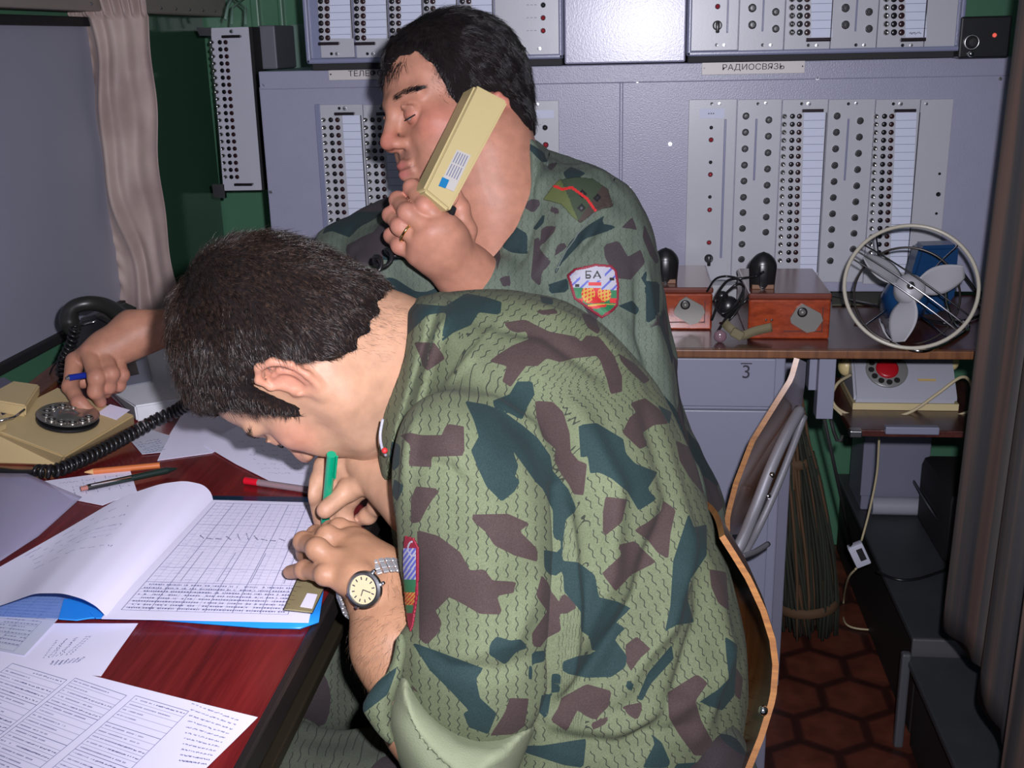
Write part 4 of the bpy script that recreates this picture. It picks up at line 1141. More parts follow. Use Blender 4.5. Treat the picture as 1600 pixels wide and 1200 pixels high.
Mf = Matrix(np.block([[RC @ np.stack([sx, sy, ax], 1), (cam2w(fc)).reshape(3, 1)], [np.zeros((1, 3)), np.ones((1, 1))]]).tolist())
mb = MB(); mb.lathe([(.022, -.03), (.023, -.012), (.020, -.004), (.010, 0), (0, .001)], Mf, 28); mb.build('hub', [M_blade], fan, smooth=True)
mb = MB(); mb.lathe([(.006, -.004), (.006, .004), (0, .006)], Mf, 14); mb.build('hub_cap', [M_chrome], fan, smooth=True)
# motor housing leaning to the right, on a stem
mb = MB(); Mm = Mf @ Matrix.Translation((0.0, 0, -.035))
mb.lathe([(0, 0), (.026, -.002), (.034, -.02), (.036, -.06), (.028, -.085), (.010, -.092), (0, -.092)], Mm, 28); mb.build('motor', [M_blue], fan, smooth=True)
bs = Vector(onZ(1462, 500, za)); mb = MB()
mb.prism([P3(1438, 385, 1.83), P3(1500, 383, 1.83), P3(1492, 470, 1.83), P3(1470, 492, 1.83), P3(1420, 492, 1.83), P3(1425, 430, 1.83)], (0, .05, 0), bevel=.006); mb.build('body', [M_blue], fan, smooth='auto')
mb = MB(); mb.tube(catmull([FP(.0, 0, -.06), P3(1470, 430, 1.80), P3(1480, 480, 1.78), P3(1495, 510, 1.75), P3(1512, 514, 1.72)]), .003, 8); mb.build('stand_leg', [M_chrome], fan)
mb = MB(); pts = [Vector(onZ(u, v, za + .003)) for u, v in ((1375, 500), (1390, 530), (1425, 547), (1465, 543), (1512, 514), (1500, 500))]; mb.tube(catmull(pts), .003, 8); mb.build('foot_ring', [M_chrome], fan)
# black leads around the fan
ld = thing('power_lead', onZ(1350, 480, za), 'black lead trailing across the counter behind the fan', 'cable')
mb = MB(); mb.tube(catmull([onZ(1298, 463, za + .004), onZ(1330, 470, za + .004), onZ(1370, 478, za + .02), onZ(1420, 492, za + .004), onZ(1480, 505, za + .004), onZ(1535, 490, za + .004), onZ(1525, 470, za + .003)]), .0028); mb.build('lead', [M_black], ld)
mb = MB(); mb.tube(catmull([P3(1503, 425, 1.95), P3(1525, 455, 1.95), P3(1535, 470, 1.93), P3(1540, 480, 1.9)]), .0028)
o = mb.build('power_lead', [M_black], smooth=True); tag(o, 'short black lead hanging down right of the fan', 'cable')
# dull green mat on the counter behind the cases
mb = MB(); mb.prism([onZ(*q, za + .001) for q in ((1300, 455), (1430, 455), (1440, 476), (1300, 478))], (0, 0, .003)); o = mb.build('folded_cloth', [paint('dull_khaki', srgb(72, 72, 58), .8)]); tag(o, 'flat dull khaki cloth on the counter behind the fan', 'cloth')

# ---- sliding tray and the telephone with a red dial centre
tr = thing('telephone_tray', (.50, 1.95, .58), 'dark wooden tray hung below the counter, carrying the red dialled telephone', 'tray')
mb = MB(); slab(mb, .365, .70, .585, .597, 1.80, 2.10, .002); mb.build('tray_board', [M_shelf], tr)
mb = MB(); a = P3(1383, 665, 1.792); b = P3(1466, 678, 1.792); slab(mb, a.x, b.x, b.z, a.z, 1.785, 1.80, .002); mb.build('handle', [M_cab], tr)
for x in (.37, .69):
    mb = MB(); slab(mb, x - .005, x + .005, .597, .757, 2.06, 2.09, .001); mb.build('hanger', [M_steel], tr)
mb = MB(); a = Vector(onZ(1304, 652, .59)); mb.box((.372, 1.80, .592), (.02, .02, .012), bevel=.002); mb.build('runner', [M_steel], tr)
ph = thing('telephone', (.49, 1.93, .597), 'pale grey telephone with a red dial centre, on the tray under the counter', 'telephone')
zt = .5975
A = [Vector(onZ(*q, zt)) for q in ((1332, 640), (1500, 645))]
x0, x1, y0 = A[0].x, A[1].x, A[0].y
mb = MB()
mb.prism([(x0, y0, zt + .0), (x0, y0, zt + .012), (x0 + .004, y0 + .15, zt + .012), (x0 + .004, y0 + .15, zt)], (x1 - x0, 0, 0)); mb.build('base', [paint('cream_base', srgb(200, 185, 140), .4)], ph)
mb = MB()
mb.prism([(x0 + .001, y0 + .001, zt + .012), (x0 + .003, y0 + .004, zt + .024), (x0 + .005, y0 + .084, zt + .098), (x0 + .005, y0 + .125, zt + .105), (x0 + .005, y0 + .15, zt + .012)], (x1 - x0 - .004, 0, 0), bevel=.004); mb.build('body', [paint('pale_grey_plastic', srgb(164, 166, 176), .35)], ph, smooth='auto')
# dial on the sloping face
sl = Vector((0, .080, .074)).normalized(); nn = Vector((0, -.074, .080)).normalized()
dc = Vector((x0 + .062, y0 + .004, zt + .024)) + sl * .052 + nn * .001
Md = Matrix.Translation(dc) @ basis(Vector((1, 0, 0)), sl, nn).to_4x4()
mb = MB(); mb.lathe([(.036, 0), (.036, .003), (.033, .005), (.0, .005)], Md, 36); mb.build('dial_plate', [paint('dial_face', srgb(120, 120, 118), .35)], ph, smooth='auto')
mb = MB(); 
for k in range(10):
    a = math.radians(40 + 29 * k); mb.lathe([(.0052, .005), (.0052, .0065), (.0040, .0066), (.0036, .0054), (0, .0054)], Md @ Matrix.Translation((math.cos(a) * .0275, math.sin(a) * .0275, 0)), 12)
mb.build('finger_holes', [paint('dial_holes', srgb(60, 58, 56), .3, metal=.5)], ph, smooth='auto')
mb = MB(); mb.lathe([(.0195, .005), (.019, .008), (.015, .0095), (0, .0098)], Md, 28); mb.build('dial_centre', [paint('red_dial_centre', srgb(170, 22, 32), .35)], ph, smooth=True)
mb = MB(); p = dc + Vector((.066, 0, 0)) - sl * .020 + nn * .0012; mb.box(p, (.030, .004, .0012), rot=basis(Vector((1, 0, 0)), sl, nn)); mb.build('name_strip', [paint('brass_strip', srgb(200, 170, 110), .4)], ph)
mb = MB()
for (u, v, s_) in ((1322, 572, 1), (1487, 565, .9)): 
    mb.ball(P3(u, v, y0 + .09), .016 * s_, 10, (.9, 1, 1.15))
mb.tube([P3(1322, 572, y0 + .12), P3(1400, 560, y0 + .14), P3(1487, 565, y0 + .12)], .011)
mb.build('handset', [paint('cream_handset', srgb(214, 196, 140), .35)], ph, smooth=True)
cd = ph
zc = zt + .004
mb = MB(); yf = y0 - .012
mb.tube(catmull([P3(1330, 585, yf + .05), P3(1308, 600, yf + .02), P3(1300, 625, yf), P3(1320, 645, yf - .004), P3(1370, 655, yf - .008), P3(1420, 645, yf - .008), P3(1465, 615, yf), P3(1500, 590, yf + .006), P3(1515, 595, yf + .02), P3(1520, 612, yf + .03)]), .0028); mb.build('cord', [paint('cream_cord', srgb(190, 176, 140), .4)], cd)
mb = MB(); mb.tube(catmull([P3(1298, 632, yf), P3(1330, 655, yf - .006), P3(1400, 662, yf - .010), P3(1470, 655, yf - .006), P3(1525, 640, yf)]), .0024); mb.build('cord', [bpy.data.materials['cream_cord']], cd)

# ---- pedestal behind the bench
pd = thing('metal_pedestal', (.58, 2.42, .2), 'grey metal pedestal column below the telephone tray', 'pedestal')
a = P3(1352, 690, 2.38); b = P3(1447, 790, 2.38)
mb = MB(); slab(mb, a.x, b.x, .2035, .58, 2.38, 2.52, .003); mb.build('column', [M_cab], pd)
mb = MB(); slab(mb, a.x - .004, a.x + .02, .24, .58, 2.372, 2.39, .002); mb.build('side_flange', [M_cab], pd)
mb = MB(); q = P3(1362, 793, 2.35); r_ = P3(1442, 800, 2.35); mb.cyl((q.x, 2.355, .225), (r_.x, 2.355, .225), .020, n=24); mb.build('pale_roll', [paint('pale_roll_paint', srgb(165, 168, 178), .35)], pd, smooth='auto')
# ---- low bench with a dark top
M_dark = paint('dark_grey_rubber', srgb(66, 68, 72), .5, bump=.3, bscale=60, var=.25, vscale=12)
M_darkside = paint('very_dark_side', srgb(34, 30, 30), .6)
bn = thing('low_bench', (.70, 2.08, 0), 'low dark grey rubber topped bench below the pedestal, the far one', 'bench')
mb = MB(); slab(mb, .50, .98, .190, .203, 1.815, 2.60, .003); mb.build('top', [M_dark], bn)
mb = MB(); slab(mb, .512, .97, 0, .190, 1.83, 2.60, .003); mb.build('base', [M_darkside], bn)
mb = MB(); slab(mb, .498, .98, .165, .206, 1.808, 1.818, .003); mb.build('edge_strip', [paint('grey_edge', srgb(86, 86, 88), .4)], bn)
bn = thing('low_bench', (.70, 1.5, 0), 'low dark grey topped bench at the bottom right, the near one', 'bench')
mb = MB(); slab(mb, .487, .98, .165, .178, 1.0, 1.800, .003); mb.build('top', [M_dark], bn)
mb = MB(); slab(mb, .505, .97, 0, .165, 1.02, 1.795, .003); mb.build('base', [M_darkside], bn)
mb = MB(); mb.box((.484, 1.79, .095), (.016, .016, .19), bevel=.004); mb.build('corner_post', [paint('grey_post', srgb(84, 86, 90), .4)], bn)
mb = MB(); p = Vector(onZ(1540, 1071, .182)); mb.ball(p, .004, 8); o = mb.build('small_bead', [paint('cream_bead', (.8, .75, .6), .3)], smooth=True); tag(o, 'tiny cream bead lying on the near low bench', 'bead')
# suitcase
sc_ = thing('suitcase', (.80, 2.3, .203), 'black suitcase standing on the far bench beside the dark curtain', 'suitcase')
a = P3(1450, 742, 2.24); mb = MB(); slab(mb, a.x + .006, a.x + .28, .204, .36, 2.10, 2.33, .018); mb.build('shell', [M_blackm], sc_, smooth='auto')
mb = MB(); mb.box((a.x - .001, 2.24, .29), (.003, .2, .006)); mb.build('seam', [M_black], sc_)
# white adapter hanging by its cord, cord loops on the floor
ad = thing('power_adapter', onY(1342, 866, 2.05), 'small white power adapter hanging from a cream cord beside the bench', 'adapter')
p = P3(1342, 866, 2.05); R = basis(Vector((.86, 0, -.5)), Vector((0, 1, 0)), Vector((.5, 0, .86)))
R = Matrix(((.90, 0, -.44), (0, 1, 0), (.44, 0, .90)))
mb = MB(); mb.box(p, (.030, .018, .048), rot=R, bevel=.003); mb.build('case', [paint('white_plastic', srgb(205, 208, 222), .35)], ad, smooth='auto')
mb = MB(); mb.box(p + R @ Vector((.004, -.0095, .002)), (.012, .001, .026), rot=R); mb.build('dark_label', [M_blackm], ad)
mb = MB(); mb.tube(catmull([P3(1374, 680, 2.06), P3(1370, 740, 2.07), P3(1358, 800, 2.06), P3(1346, 845, 2.05)]), .0022); mb.build('cord', [bpy.data.materials['cream_cord']], ad)
mb = MB(); mb.tube(catmull([P3(1338, 888, 2.05), P3(1325, 905, 2.1)] + [onZ(u, v, .004) for u, v in ((1318, 940), (1322, 975), (1360, 984), (1400, 980))]), .0022)
o = mb.build('floor_cord', [bpy.data.materials['cream_cord']], smooth=True); tag(o, 'cream cord trailing along the floor beside the bench', 'cord')
mb = MB(); mb.tube(catmull([onZ(u, v, .206) for u, v in ((1370, 893), (1400, 905), (1430, 905), (1470, 893), (1500, 880))]), .003)
o = mb.build('floor_cord', [M_black], smooth=True); tag(o, 'thin black cord lying across the far bench top', 'cord')
# ---- broom
br = thing('broom', onZ(1245, 985, 0), 'bundled straw broom standing upright between cabinet and bench', 'broom')
bc = Vector(onZ(1262, 985, 0)); tp = P3(1236, 600, bc.y)
ax_ = (tp - Vector((bc.x, bc.y, 0))).normalized(); LB = (tp - Vector((bc.x, bc.y, 0))).length * 1.12
M_straw1 = paint('brown_straw', srgb(92, 68, 46), .8); M_straw2 = paint('dark_green_straw', srgb(46, 50, 38), .85); 
mb = MB(); 
for k in range(150):
    a = random.random() * 6.28; r = math.sqrt(random.random()); mb.mat(0 if random.random() < .35 else 1)
    def rad(t): return (.062 * (1 - t) ** .45 * (1 if t > .12 else 1.0) + .012) if t < .95 else .014
    pts = []
    for t in np.linspace(0.005 + random.random() * .03, .60 + .3 * random.random(), 7):
        rr = np.interp(t, [0, .15, .35, .62, .72, .9], [.062, .070, .064, .042, .026, .018]) * r
        a2 = a + .2 * math.sin(t * 5 + k)
        pts.append(Vector((bc.x, bc.y, 0)) + ax_ * (t * LB) + Vector((math.cos(a2) * rr, math.sin(a2) * rr, 0)))
    mb.tube(pts, .0034, 5)
o = mb.build('straw', [M_straw1, M_straw2], br); o['kind'] = 'stuff'
for t, r in ((.12, .072), (.63, .036)):
    mb = MB(); c = Vector((bc.x, bc.y, 0)) + ax_ * (t * LB); M0 = Matrix.Translation(c) @ ax_.to_track_quat('Z', 'Y').to_matrix().to_4x4()
    mb.lathe([(r - .004, -.010), (r, -.008), (r * .97, .008), (r - .006, .010)], M0, 24); mb.build('binding', [M_straw1], br, smooth=True)
# ------------------------------------------------------------------ the writing desk
ZD = .75
def D(px, py, z=ZD): return Vector(onZ(px, py, z))
M_desk = wood('mahogany_laminate', srgb(92, 20, 24), srgb(128, 36, 36), (16, .8, 1), .25, .3, 6)
desk = thing('writing_desk', (-.55, 1.0, 0), 'mahogany red desk covered with papers, along the left wall', 'desk')
mb = MB(); mb.prism([(-.272, .25, ZD), (-.272, 1.80, ZD), (-.885, 1.80, ZD), (-.80, 1.10, ZD), (-.80, .25, ZD)], (0, 0, -.018), bevel=.001); mb.build('desk_top', [M_desk], desk)
mb = MB(); mb.box((-.268, 1.03, .740), (.008, 1.56, .022), bevel=.002); mb.build('edge_band', [paint('black_edge_band', (.015, .012, .012), .4)], desk)
mb = MB(); mb.box((-.30, 1.03, .700), (.014, 1.5, .06), bevel=.002); mb.mat(1); mb.box((-.285, 1.0, .675), (.012, 1.5, .012), bevel=.002); mb.build('apron', [M_blackm, paint('dark_brass', (.05, .04, .025), .4, metal=.6)], desk)
mb = MB(); mb.prism([(-.80, .25, ZD - .004), (-.80, 1.10, ZD - .004), (-.885, 1.80, ZD - .004), (-.93, 1.80, ZD - .004), (-.836, 1.10, ZD - .004), (-.836, .25, ZD - .004)], (0, 0, .010), bevel=.002); mb.build('back_rail', [wood('brown_rail_wood', srgb(92, 56, 38), srgb(128, 80, 52), (8, 1, 1), .5, .1)], desk)
for x, y in ((-.31, .32), (-.31, 1.74), (-.78, .32), (-.84, 1.74)):
    mb = MB(); mb.box((x, y, .366), (.03, .03, .732), bevel=.002); mb.build('leg', [M_blackm], desk)

# ---- paper with printing
M_pap = paint('white_paper', (.82, .79, .97), .65, bump=.08, bscale=40)
M_pap2 = paint('greyer_paper', (.58, .60, .72), .65)
M_pr = paint('print_grey', (.15, .16, .32), .8); M_pr2 = paint('print_pale', (.38, .39, .54), .8); M_pen = paint('ballpoint_ink', (.07, .07, .20), .7); M_shade = paint('printed_tint', (.50, .51, .66), .7)
class Sheet:
    """a sheet given by a surface fn(u, v); printing is thin ribbons just above it"""
    def __init__(s, fn, nu=16, nv=16, both=False):
        s.fn = fn; s.mb = MB(); s.mb.grid(fn, nu, nv); s.both = both
    def n(s, u, v):
        e = 1e-3; p = Vector(s.fn(u, v)); a = Vector(s.fn(u + e, v)) - p; b = Vector(s.fn(u, v + e)) - p
        q = a.cross(b).normalized()
        return p, (q if q.z > 0 else -q)
    def line(s, pts, w, mi, h=.00025, seg=0):
        if seg:
            q = []
            for a, b in zip(pts, pts[1:]):
                for k in range(seg): q.append((a[0] + (b[0] - a[0]) * k / seg, a[1] + (b[1] - a[1]) * k / seg))
            q.append(pts[-1]); pts = q
        P = [s.n(*q) for q in pts]; P = [p + n * h for p, n in P]
        NN = s.n(*pts[0])[1]; rows = []
        for i, p in enumerate(P):
            d = (P[min(i + 1, len(P) - 1)] - P[max(i - 1, 0)])
            if d.length < 1e-9: continue
            sd = d.normalized().cross(NN) * w / 2; rows.append((s.mb.bm.verts.new(p + sd), s.mb.bm.verts.new(p - sd)))
        for A, B in zip(rows, rows[1:]):
            f = s.mb.bm.faces.new((A[0], A[1], B[1], B[0])); f.material_index = mi
    def table(s, u0, u1, v0, v1, nu, nv, w=.0003, mi=1, seg=6):
        for k in range(nu + 1): u = u0 + (u1 - u0) * k / nu; s.line([(u, v0), (u, v1)], w, mi, seg=seg)
        for k in range(nv + 1): v = v0 + (v1 - v0) * k / nv; s.line([(u0, v), (u1, v)], w, mi, seg=seg)
    def scribble(s, u0, v0, u1, v1, n, amp, w=.0004, mi=3, gap=.25):
        w *= 1.5
        """a line of handwriting"""
        du, dv = u1 - u0, v1 - v0; L = math.hypot(du, dv); nx, ny = -dv / L, du / L
        t = 0.0
        while t < 1:
            ln = random.uniform(.04, .14); pts = []
            m = max(4, int(ln * n))
            for k in range(m):
                tt = min(1, t + ln * k / m) ; a = random.uniform(-1, 1) * amp
                pts.append((u0 + du * tt + nx * a, v0 + dv * tt + ny * a))
            s.line(pts, w, mi); t += ln + gap * .12
    def text(s, u0, v0, u1, v1, w, mi=1, dash=.02):
        du, dv = u1 - u0, v1 - v0; t = 0
        while t < 1:
            ln = random.uniform(.3, 1) * dash
            if random.random() < .8: s.line([(u0 + du * t, v0 + dv * t), (u0 + du * min(1, t + ln), v0 + dv * min(1, t + ln))], w, mi)
            t += ln + dash * .35
    def build(s, name, label, cat='sheet of paper', mats=None, parent=None, group=None, thick=.0003):
        bm = s.mb.bm
        me = bpy.data.meshes.new(name); bm.normal_update(); bm.to_mesh(me); bm.free()
        o = link(name, me, mats or [M_pap, M_pr, M_pr2, M_pen, M_shade], parent)
        if parent is None: tag(o, label, cat, group)
        elif label: o['label'] = label
        return o
def quadfn(A, B, Cc, Dd, z=ZD, bump=.0):
    A, B, Cc, Dd = [D(*q, z) for q in (A, B, Cc, Dd)]
    def fn(u, v):
        p = (A * (1 - u) + B * u) * (1 - v) + (Dd * (1 - u) + Cc * u) * v
        p.z += bump * (math.sin(u * 5.1 + v * 2) * math.sin(v * 3.7 + 1) + 1) * .5; return p
    return fn
# bottom sheet with three printed tables
s = Sheet(quadfn((-150, 985), (403, 1121), (225, 1300), (-420, 1150), ZD + .0018, .002))
for (u0, u1) in ((.30, .56), (.575, .755), (.77, .90)):
    pass
A = (-150, 985)
def inv_bil(q4, px, py):
    """u, v of a picture point on a sheet given by its four corners"""
    a, b, c, d = [np.array(D(*q)[:2]) for q in q4]; p = np.array(D(px, py)[:2]); u = v = .5
    for _ in range(20):
        f = (a * (1 - u) + b * u) * (1 - v) + (d * (1 - u) + c * u) * v - p
        J = np.stack([(b - a) * (1 - v) + (c - d) * v, (d - a) * (1 - u) + (c - b) * u], 1); dx = np.linalg.solve(J, f); u -= dx[0]; v -= dx[1]
    return u, v
Q4 = ((-150, 985), (403, 1121), (225, 1300), (-420, 1150))
def blk(pts, nr, nc, rnd=True):
    """a skewed printed block, corners TL TR BR BL in the picture"""
    c = [np.array(inv_bil(Q4, *q)) for q in pts]
    def f(a, b): return tuple((c[0] * (1 - a) + c[1] * a) * (1 - b) + (c[3] * (1 - a) + c[2] * a) * b)
    for k in range(nr + 1): s.line([f(0, k / nr), f(1, k / nr)], .00030 if k % 5 else .0006, 1, seg=4)
    for k in range(nc + 1): s.line([f(k / nc, 0), f(k / nc, 1)], .0005, 1, seg=4)
    for k in range(nr):
        if random.random() < .9:
            a0 = f(.03, (k + .5) / nr); a1 = f(random.uniform(.3, .9), (k + .5) / nr); s.text(*a0, *a1, .0012, 1, .03)
        if random.random() < .35: a0 = f(.45, (k + .5) / nr); a1 = f(.97, (k + .5) / nr); s.scribble(*a0, *a1, 60, .004, .0005, 3)
blk([(20, 1040), (105, 1065), (-60, 1200), (-145, 1160)], 16, 1)
blk([(118, 1062), (198, 1088), (20, 1240), (-60, 1205)], 18, 1)
blk([(212, 1088), (295, 1112), (120, 1290), (30, 1250)], 18, 1)
for k in range(11):
    a = inv_bil(Q4, 300 + 6 * k - k * 8, 1100 + k * 9); b = inv_bil(Q4, 372 - k * 5, 1126 + k * 7); s.scribble(*a, *b, 120, .006, .0004, 1)
s.build('printed_sheet', 'white sheet printed with three slanted tables, at the bottom left corner of the desk')
# sheet with handwriting above it
q4 = ((-90, 975), (216, 974), (158, 1057), (-120, 1030))
s = Sheet(quadfn(*q4, ZD + .0008, .0008))
def seg_px(s, q4, a, b, kind, *k): s_ = getattr(s, kind); s_(*inv_bil(q4, *a), *inv_bil(q4, *b), *k)
for k in range(7): seg_px(s, q4, (68 + k * 7, 1030 - k * 1), (88 + k * 7 + random.uniform(0, 14), 1000 - k * 1), 'scribble', 40, .006, .0004, 1)
for k in range(7): seg_px(s, q4, (78 + k * 7, 1042 - k * 1), (84 + k * 8, 1034 - k * 1), 'scribble', 30, .006, .0004, 1)
s.build('handwritten_sheet', 'white sheet with a few slanting handwritten lines, below the blue folder')
# printed page under the blue film, left edge
q4 = ((-80, 926), (128, 928), (38, 1024), (-140, 990))
s = Sheet(quadfn(*q4, ZD + .0028, .0005))
s.table(.02, .98, .04, .46, 7, 7); s.table(.02, .90, .50, .98, 5, 6)
for k in range(16): s.text(.04, .06 + k * .055, .9, .06 + k * .055, .0011, 1, .03)
s.build('printed_sheet', 'grey printed table page under the curled notebook page at the left edge', mats=[M_pap2, M_pr, M_pr2, M_pen, M_shade])
mb = MB(); mb.prism([D(*q, ZD + .0036) for q in ((-80, 915), (150, 925), (98, 967), (-60, 961))], (0, 0, .0003))
o = mb.build('blue_film', [paint('clear_blue_film', srgb(120, 165, 230), .15, alpha=.35)]); tag(o, 'clear pale blue plastic film over the printed table page', 'plastic film')

# ---- the open notebook in a blue folder
nb = thing('notebook', D(330, 880), 'open notebook with a curled left page and ruled table page, in a bright blue folder', 'notebook')
M_bluef = paint('bright_blue_plastic', srgb(38, 140, 228), .3)
def cov(u, v):
    a = D(lerp(95, 498, u), lerp(0, 0, v)); 
    top = (lerp(300, 528, u), lerp(775, 778, u)); bot = np.interp(u, [0, .15, .3, .5, .8, .95, 1], [968, 966, 966, 972, 981, 982, 972])
    bx = lerp(95, 488, u) + (10 if u > .97 else 0)
    return D(lerp(top[0], bx, v), lerp(top[1], bot, v), ZD + .0022 + .0012 * (1 if u > .5 else 0))
mb = MB(); mb.grid(cov, 20, 10); o = mb.build('blue_cover', [M_bluef], nb, smooth=True); solidify(o, .0014)
mb = MB(); mb.prism([D(*q, ZD + .0042) for q in ((100, 938), (150, 932), (172, 962), (120, 970), (92, 968))], (0, 0, .0012)); 
mb.prism([D(*q, ZD + .0056) for q in ((150, 945), (165, 950), (185, 966), (150, 967), (140, 958))], (0, 0, .001)); mb.build('blue_flap', [M_bluef], nb)
TL, TR, BR, BL = (332, 781), (520, 786), (482, 972), (158, 966)
def rp(u, v):
    px = lerp(lerp(TL[0], TR[0], u), lerp(BL[0], BR[0], u), v); py = lerp(lerp(TL[1], TR[1], u), lerp(BL[1], BR[1], u), v)
    return D(px, py, ZD + .0075 + .0022 * math.exp(-(u / .12) ** 2) - .001 * u)
s = Sheet(lambda u, v: Vector(rp(u, v)) - Vector((0, 0, .0008)), 12, 12); 
s.build('under_page', None, parent=nb)
s = Sheet(rp, 20, 20)
# page block edge
def uvr(px, py): 
    u, v = inv_bil((TL, TR, BR, BL), px, py); return u, v
c = [np.array(uvr(*q)) for q in ((338, 785), (508, 790), (450, 958), (192, 950))]
def f(a, b): return tuple((c[0] * (1 - a) + c[1] * a) * (1 - b) + (c[3] * (1 - a) + c[2] * a) * b)
for k in range(36):
    b = k / 35; s.line([f(0, b), f(1, b)], .00028 if k % 7 else .0005, 1 if (k % 7 == 0 or b > .78) else 2, seg=4)
for k in range(19): s.line([f(k / 18, 0), f(k / 18, 1)], .0006 if k % 3 == 0 else .0003, 1 if k % 3 == 0 else 2, seg=4)
s.line([f(0, .735), f(1, .735)], .0006, 1, seg=3)
for k in range(8): s.text(*f(.02, .76 + k * .031), *f(.98, .76 + k * .031), .0022, 1, .016)
for k in range(9):
    a = .02 + k * .11
    for q in np.arange(.03, .72, .0295):
        if random.random() < .45: s.text(*f(a, q), *f(a + .05, q), .0011, 2, .02)
for (a, b) in ((.22, .72), (.46, .72), (.68, .72), (.9, .72)):
    s.line([f(a - .02 * 0, b), f(a, b * .62)], .0011, 2, seg=2)
for k in range(10): s.scribble(*f(.1 + .07 * k, .30 + .03 * math.sin(k)), *f(.15 + .07 * k, .33), 30, .004, .0005, 3)
s.build('table_page', None, parent=nb)
# curled left page
uT = [0, .06, .15, .28, .42, .6, .8, 1]; xT = [333, 331, 318, 288, 250, 190, 95, -70]; yT = [782, 770, 757, 751, 756, 776, 832, 925]
xB = [168, 160, 150, 130, 98, 55, 5, -90]; yB_ = [966, 957, 947, 936, 927, 927, 945, 975]
zC = [.0085, .012, .020, .028, .032, .028, .016, .008]
def lp(u, v):
    z = ZD + np.interp(u, uT, zC) * (1 - .1 * math.sin(math.pi * v))
    us = u
    return D(lerp(np.interp(us, uT, xT), np.interp(us, uT, xB), v), lerp(np.interp(us, uT, yT), np.interp(us, uT, yB_), v), z)
_cu = np.linspace(0, 1, 61)
def smoothed(xs): 
    y = np.interp(_cu, uT, xs)
    for _ in range(6): y[1:-1] = (y[:-2] + 2 * y[1:-1] + y[2:]) / 4
    return y
sxT, syT, sxB, syB, szC = [smoothed(q) for q in (xT, yT, xB, yB_, zC)]
def lp(u, v):
    g = lambda a: np.interp(u, _cu, a)
    return D(lerp(g(sxT), g(sxB), v), lerp(g(syT), g(syB), v), ZD + g(szC) * (1 - .1 * math.sin(math.pi * v)))
s = Sheet(lp, 60, 24)
for k in range(5): s.scribble(.86 - .02 * k, .10 + .11 * k, .50 - .03 * k, .16 + .10 * k, 70, .008, .0004, 1, gap=1.2 if k in (0, 3) else .4)
for k in range(3): s.text(.70, .33 + .05 * k, .44, .35 + .05 * k, .0008, 2, .02)
s.build('curled_page', None, parent=nb)

# clear plastic sleeve, far left
def slv(u, v):
    top = (lerp(-60, 128, u), 736 + 4 * math.sin(u * 3) + (40 * max(0, u - .55) / .45)); bot = (lerp(-90, 60, u), lerp(935, 838, u))
    return D(lerp(top[0], bot[0], v), lerp(top[1], bot[1], v), ZD + .010 + .02 * math.sin(math.pi * min(1, u * 1.0)) * (1 - v * .6))
mb = MB(); mb.grid(slv, 24, 18)
o = mb.build('plastic_sleeve', [paint('cloudy_clear_plastic', srgb(196, 190, 222), .18, alpha=.5)], smooth=True); solidify(o, .0004)
tag(o, 'cloudy clear plastic sleeve lying beside the telephone at the left edge', 'plastic sleeve')
# far loose papers
def poly_sheet(name, pts, z, label, mats=None, lines=(), cat='sheet of paper'):
    mb = MB(); mb.prism([D(*q, z) for q in pts], (0, 0, .0004))
    mb.mat(1)
    for (a, b, w) in lines:
        n = max(2, int(math.dist(a, b) / 5))
        for k in range(n):
            if random.random() < .72:
                p = D(lerp(a[0], b[0], k / n), lerp(a[1], b[1], k / n) + random.uniform(-1.2, 1.2), z + .0006); q = D(lerp(a[0], b[0], (k + .7) / n), lerp(a[1], b[1], (k + .7) / n) + random.uniform(-1.2, 1.2), z + .0006)
                d = (q - p); sd = Vector((-d.y, d.x, 0)).normalized() * w / 2; mb.quad([p + sd, q + sd, q - sd, p - sd])
    o = mb.build(name, mats or [M_pap, M_pr]); tag(o, label, cat); return o
poly_sheet('loose_sheet', ((246, 720), (332, 708), (440, 640), (300, 622), (262, 684)), ZD + .0006, 'blank white sheet under the bowed forehead, beside the coiled cord')
poly_sheet('loose_sheet', ((319, 696), (362, 670), (520, 622), (640, 700), (600, 770), (478, 762), (424, 753), (368, 725)), ZD + .0016, 'white sheet with faint pen marks, under the writing man\'s face',
           lines=[((372 + 6 * k, 690 + 7 * k), (470 + 8 * k, 690 + 7 * k), .0006) for k in range(8)])
poly_sheet('printed_slip', ((205, 690), (222, 710), (252, 707), (266, 681), (236, 672)), ZD + .0012, 'small printed slip beside the coiled cord', [M_pap2, M_pr], [((212 + k * 3, 692 + 3 * k), (250 + k * 2, 686 + 3 * k), .0012) for k in range(6)])
poly_sheet('note_sheet', ((70, 752), (203, 734), (214, 768), (160, 790), (110, 780)), ZD + .0010, 'small white note with handwriting under the dark green mechanical pencil', None, [((88, 756), (195, 742), .0006), ((98, 763), (200, 750), .0006), ((110, 770), (205, 758), .0006)] + [((110 + 18 * k, 750 - 2 * k), (118 + 18 * k, 774 - 2 * k), .0005) for k in range(5)])
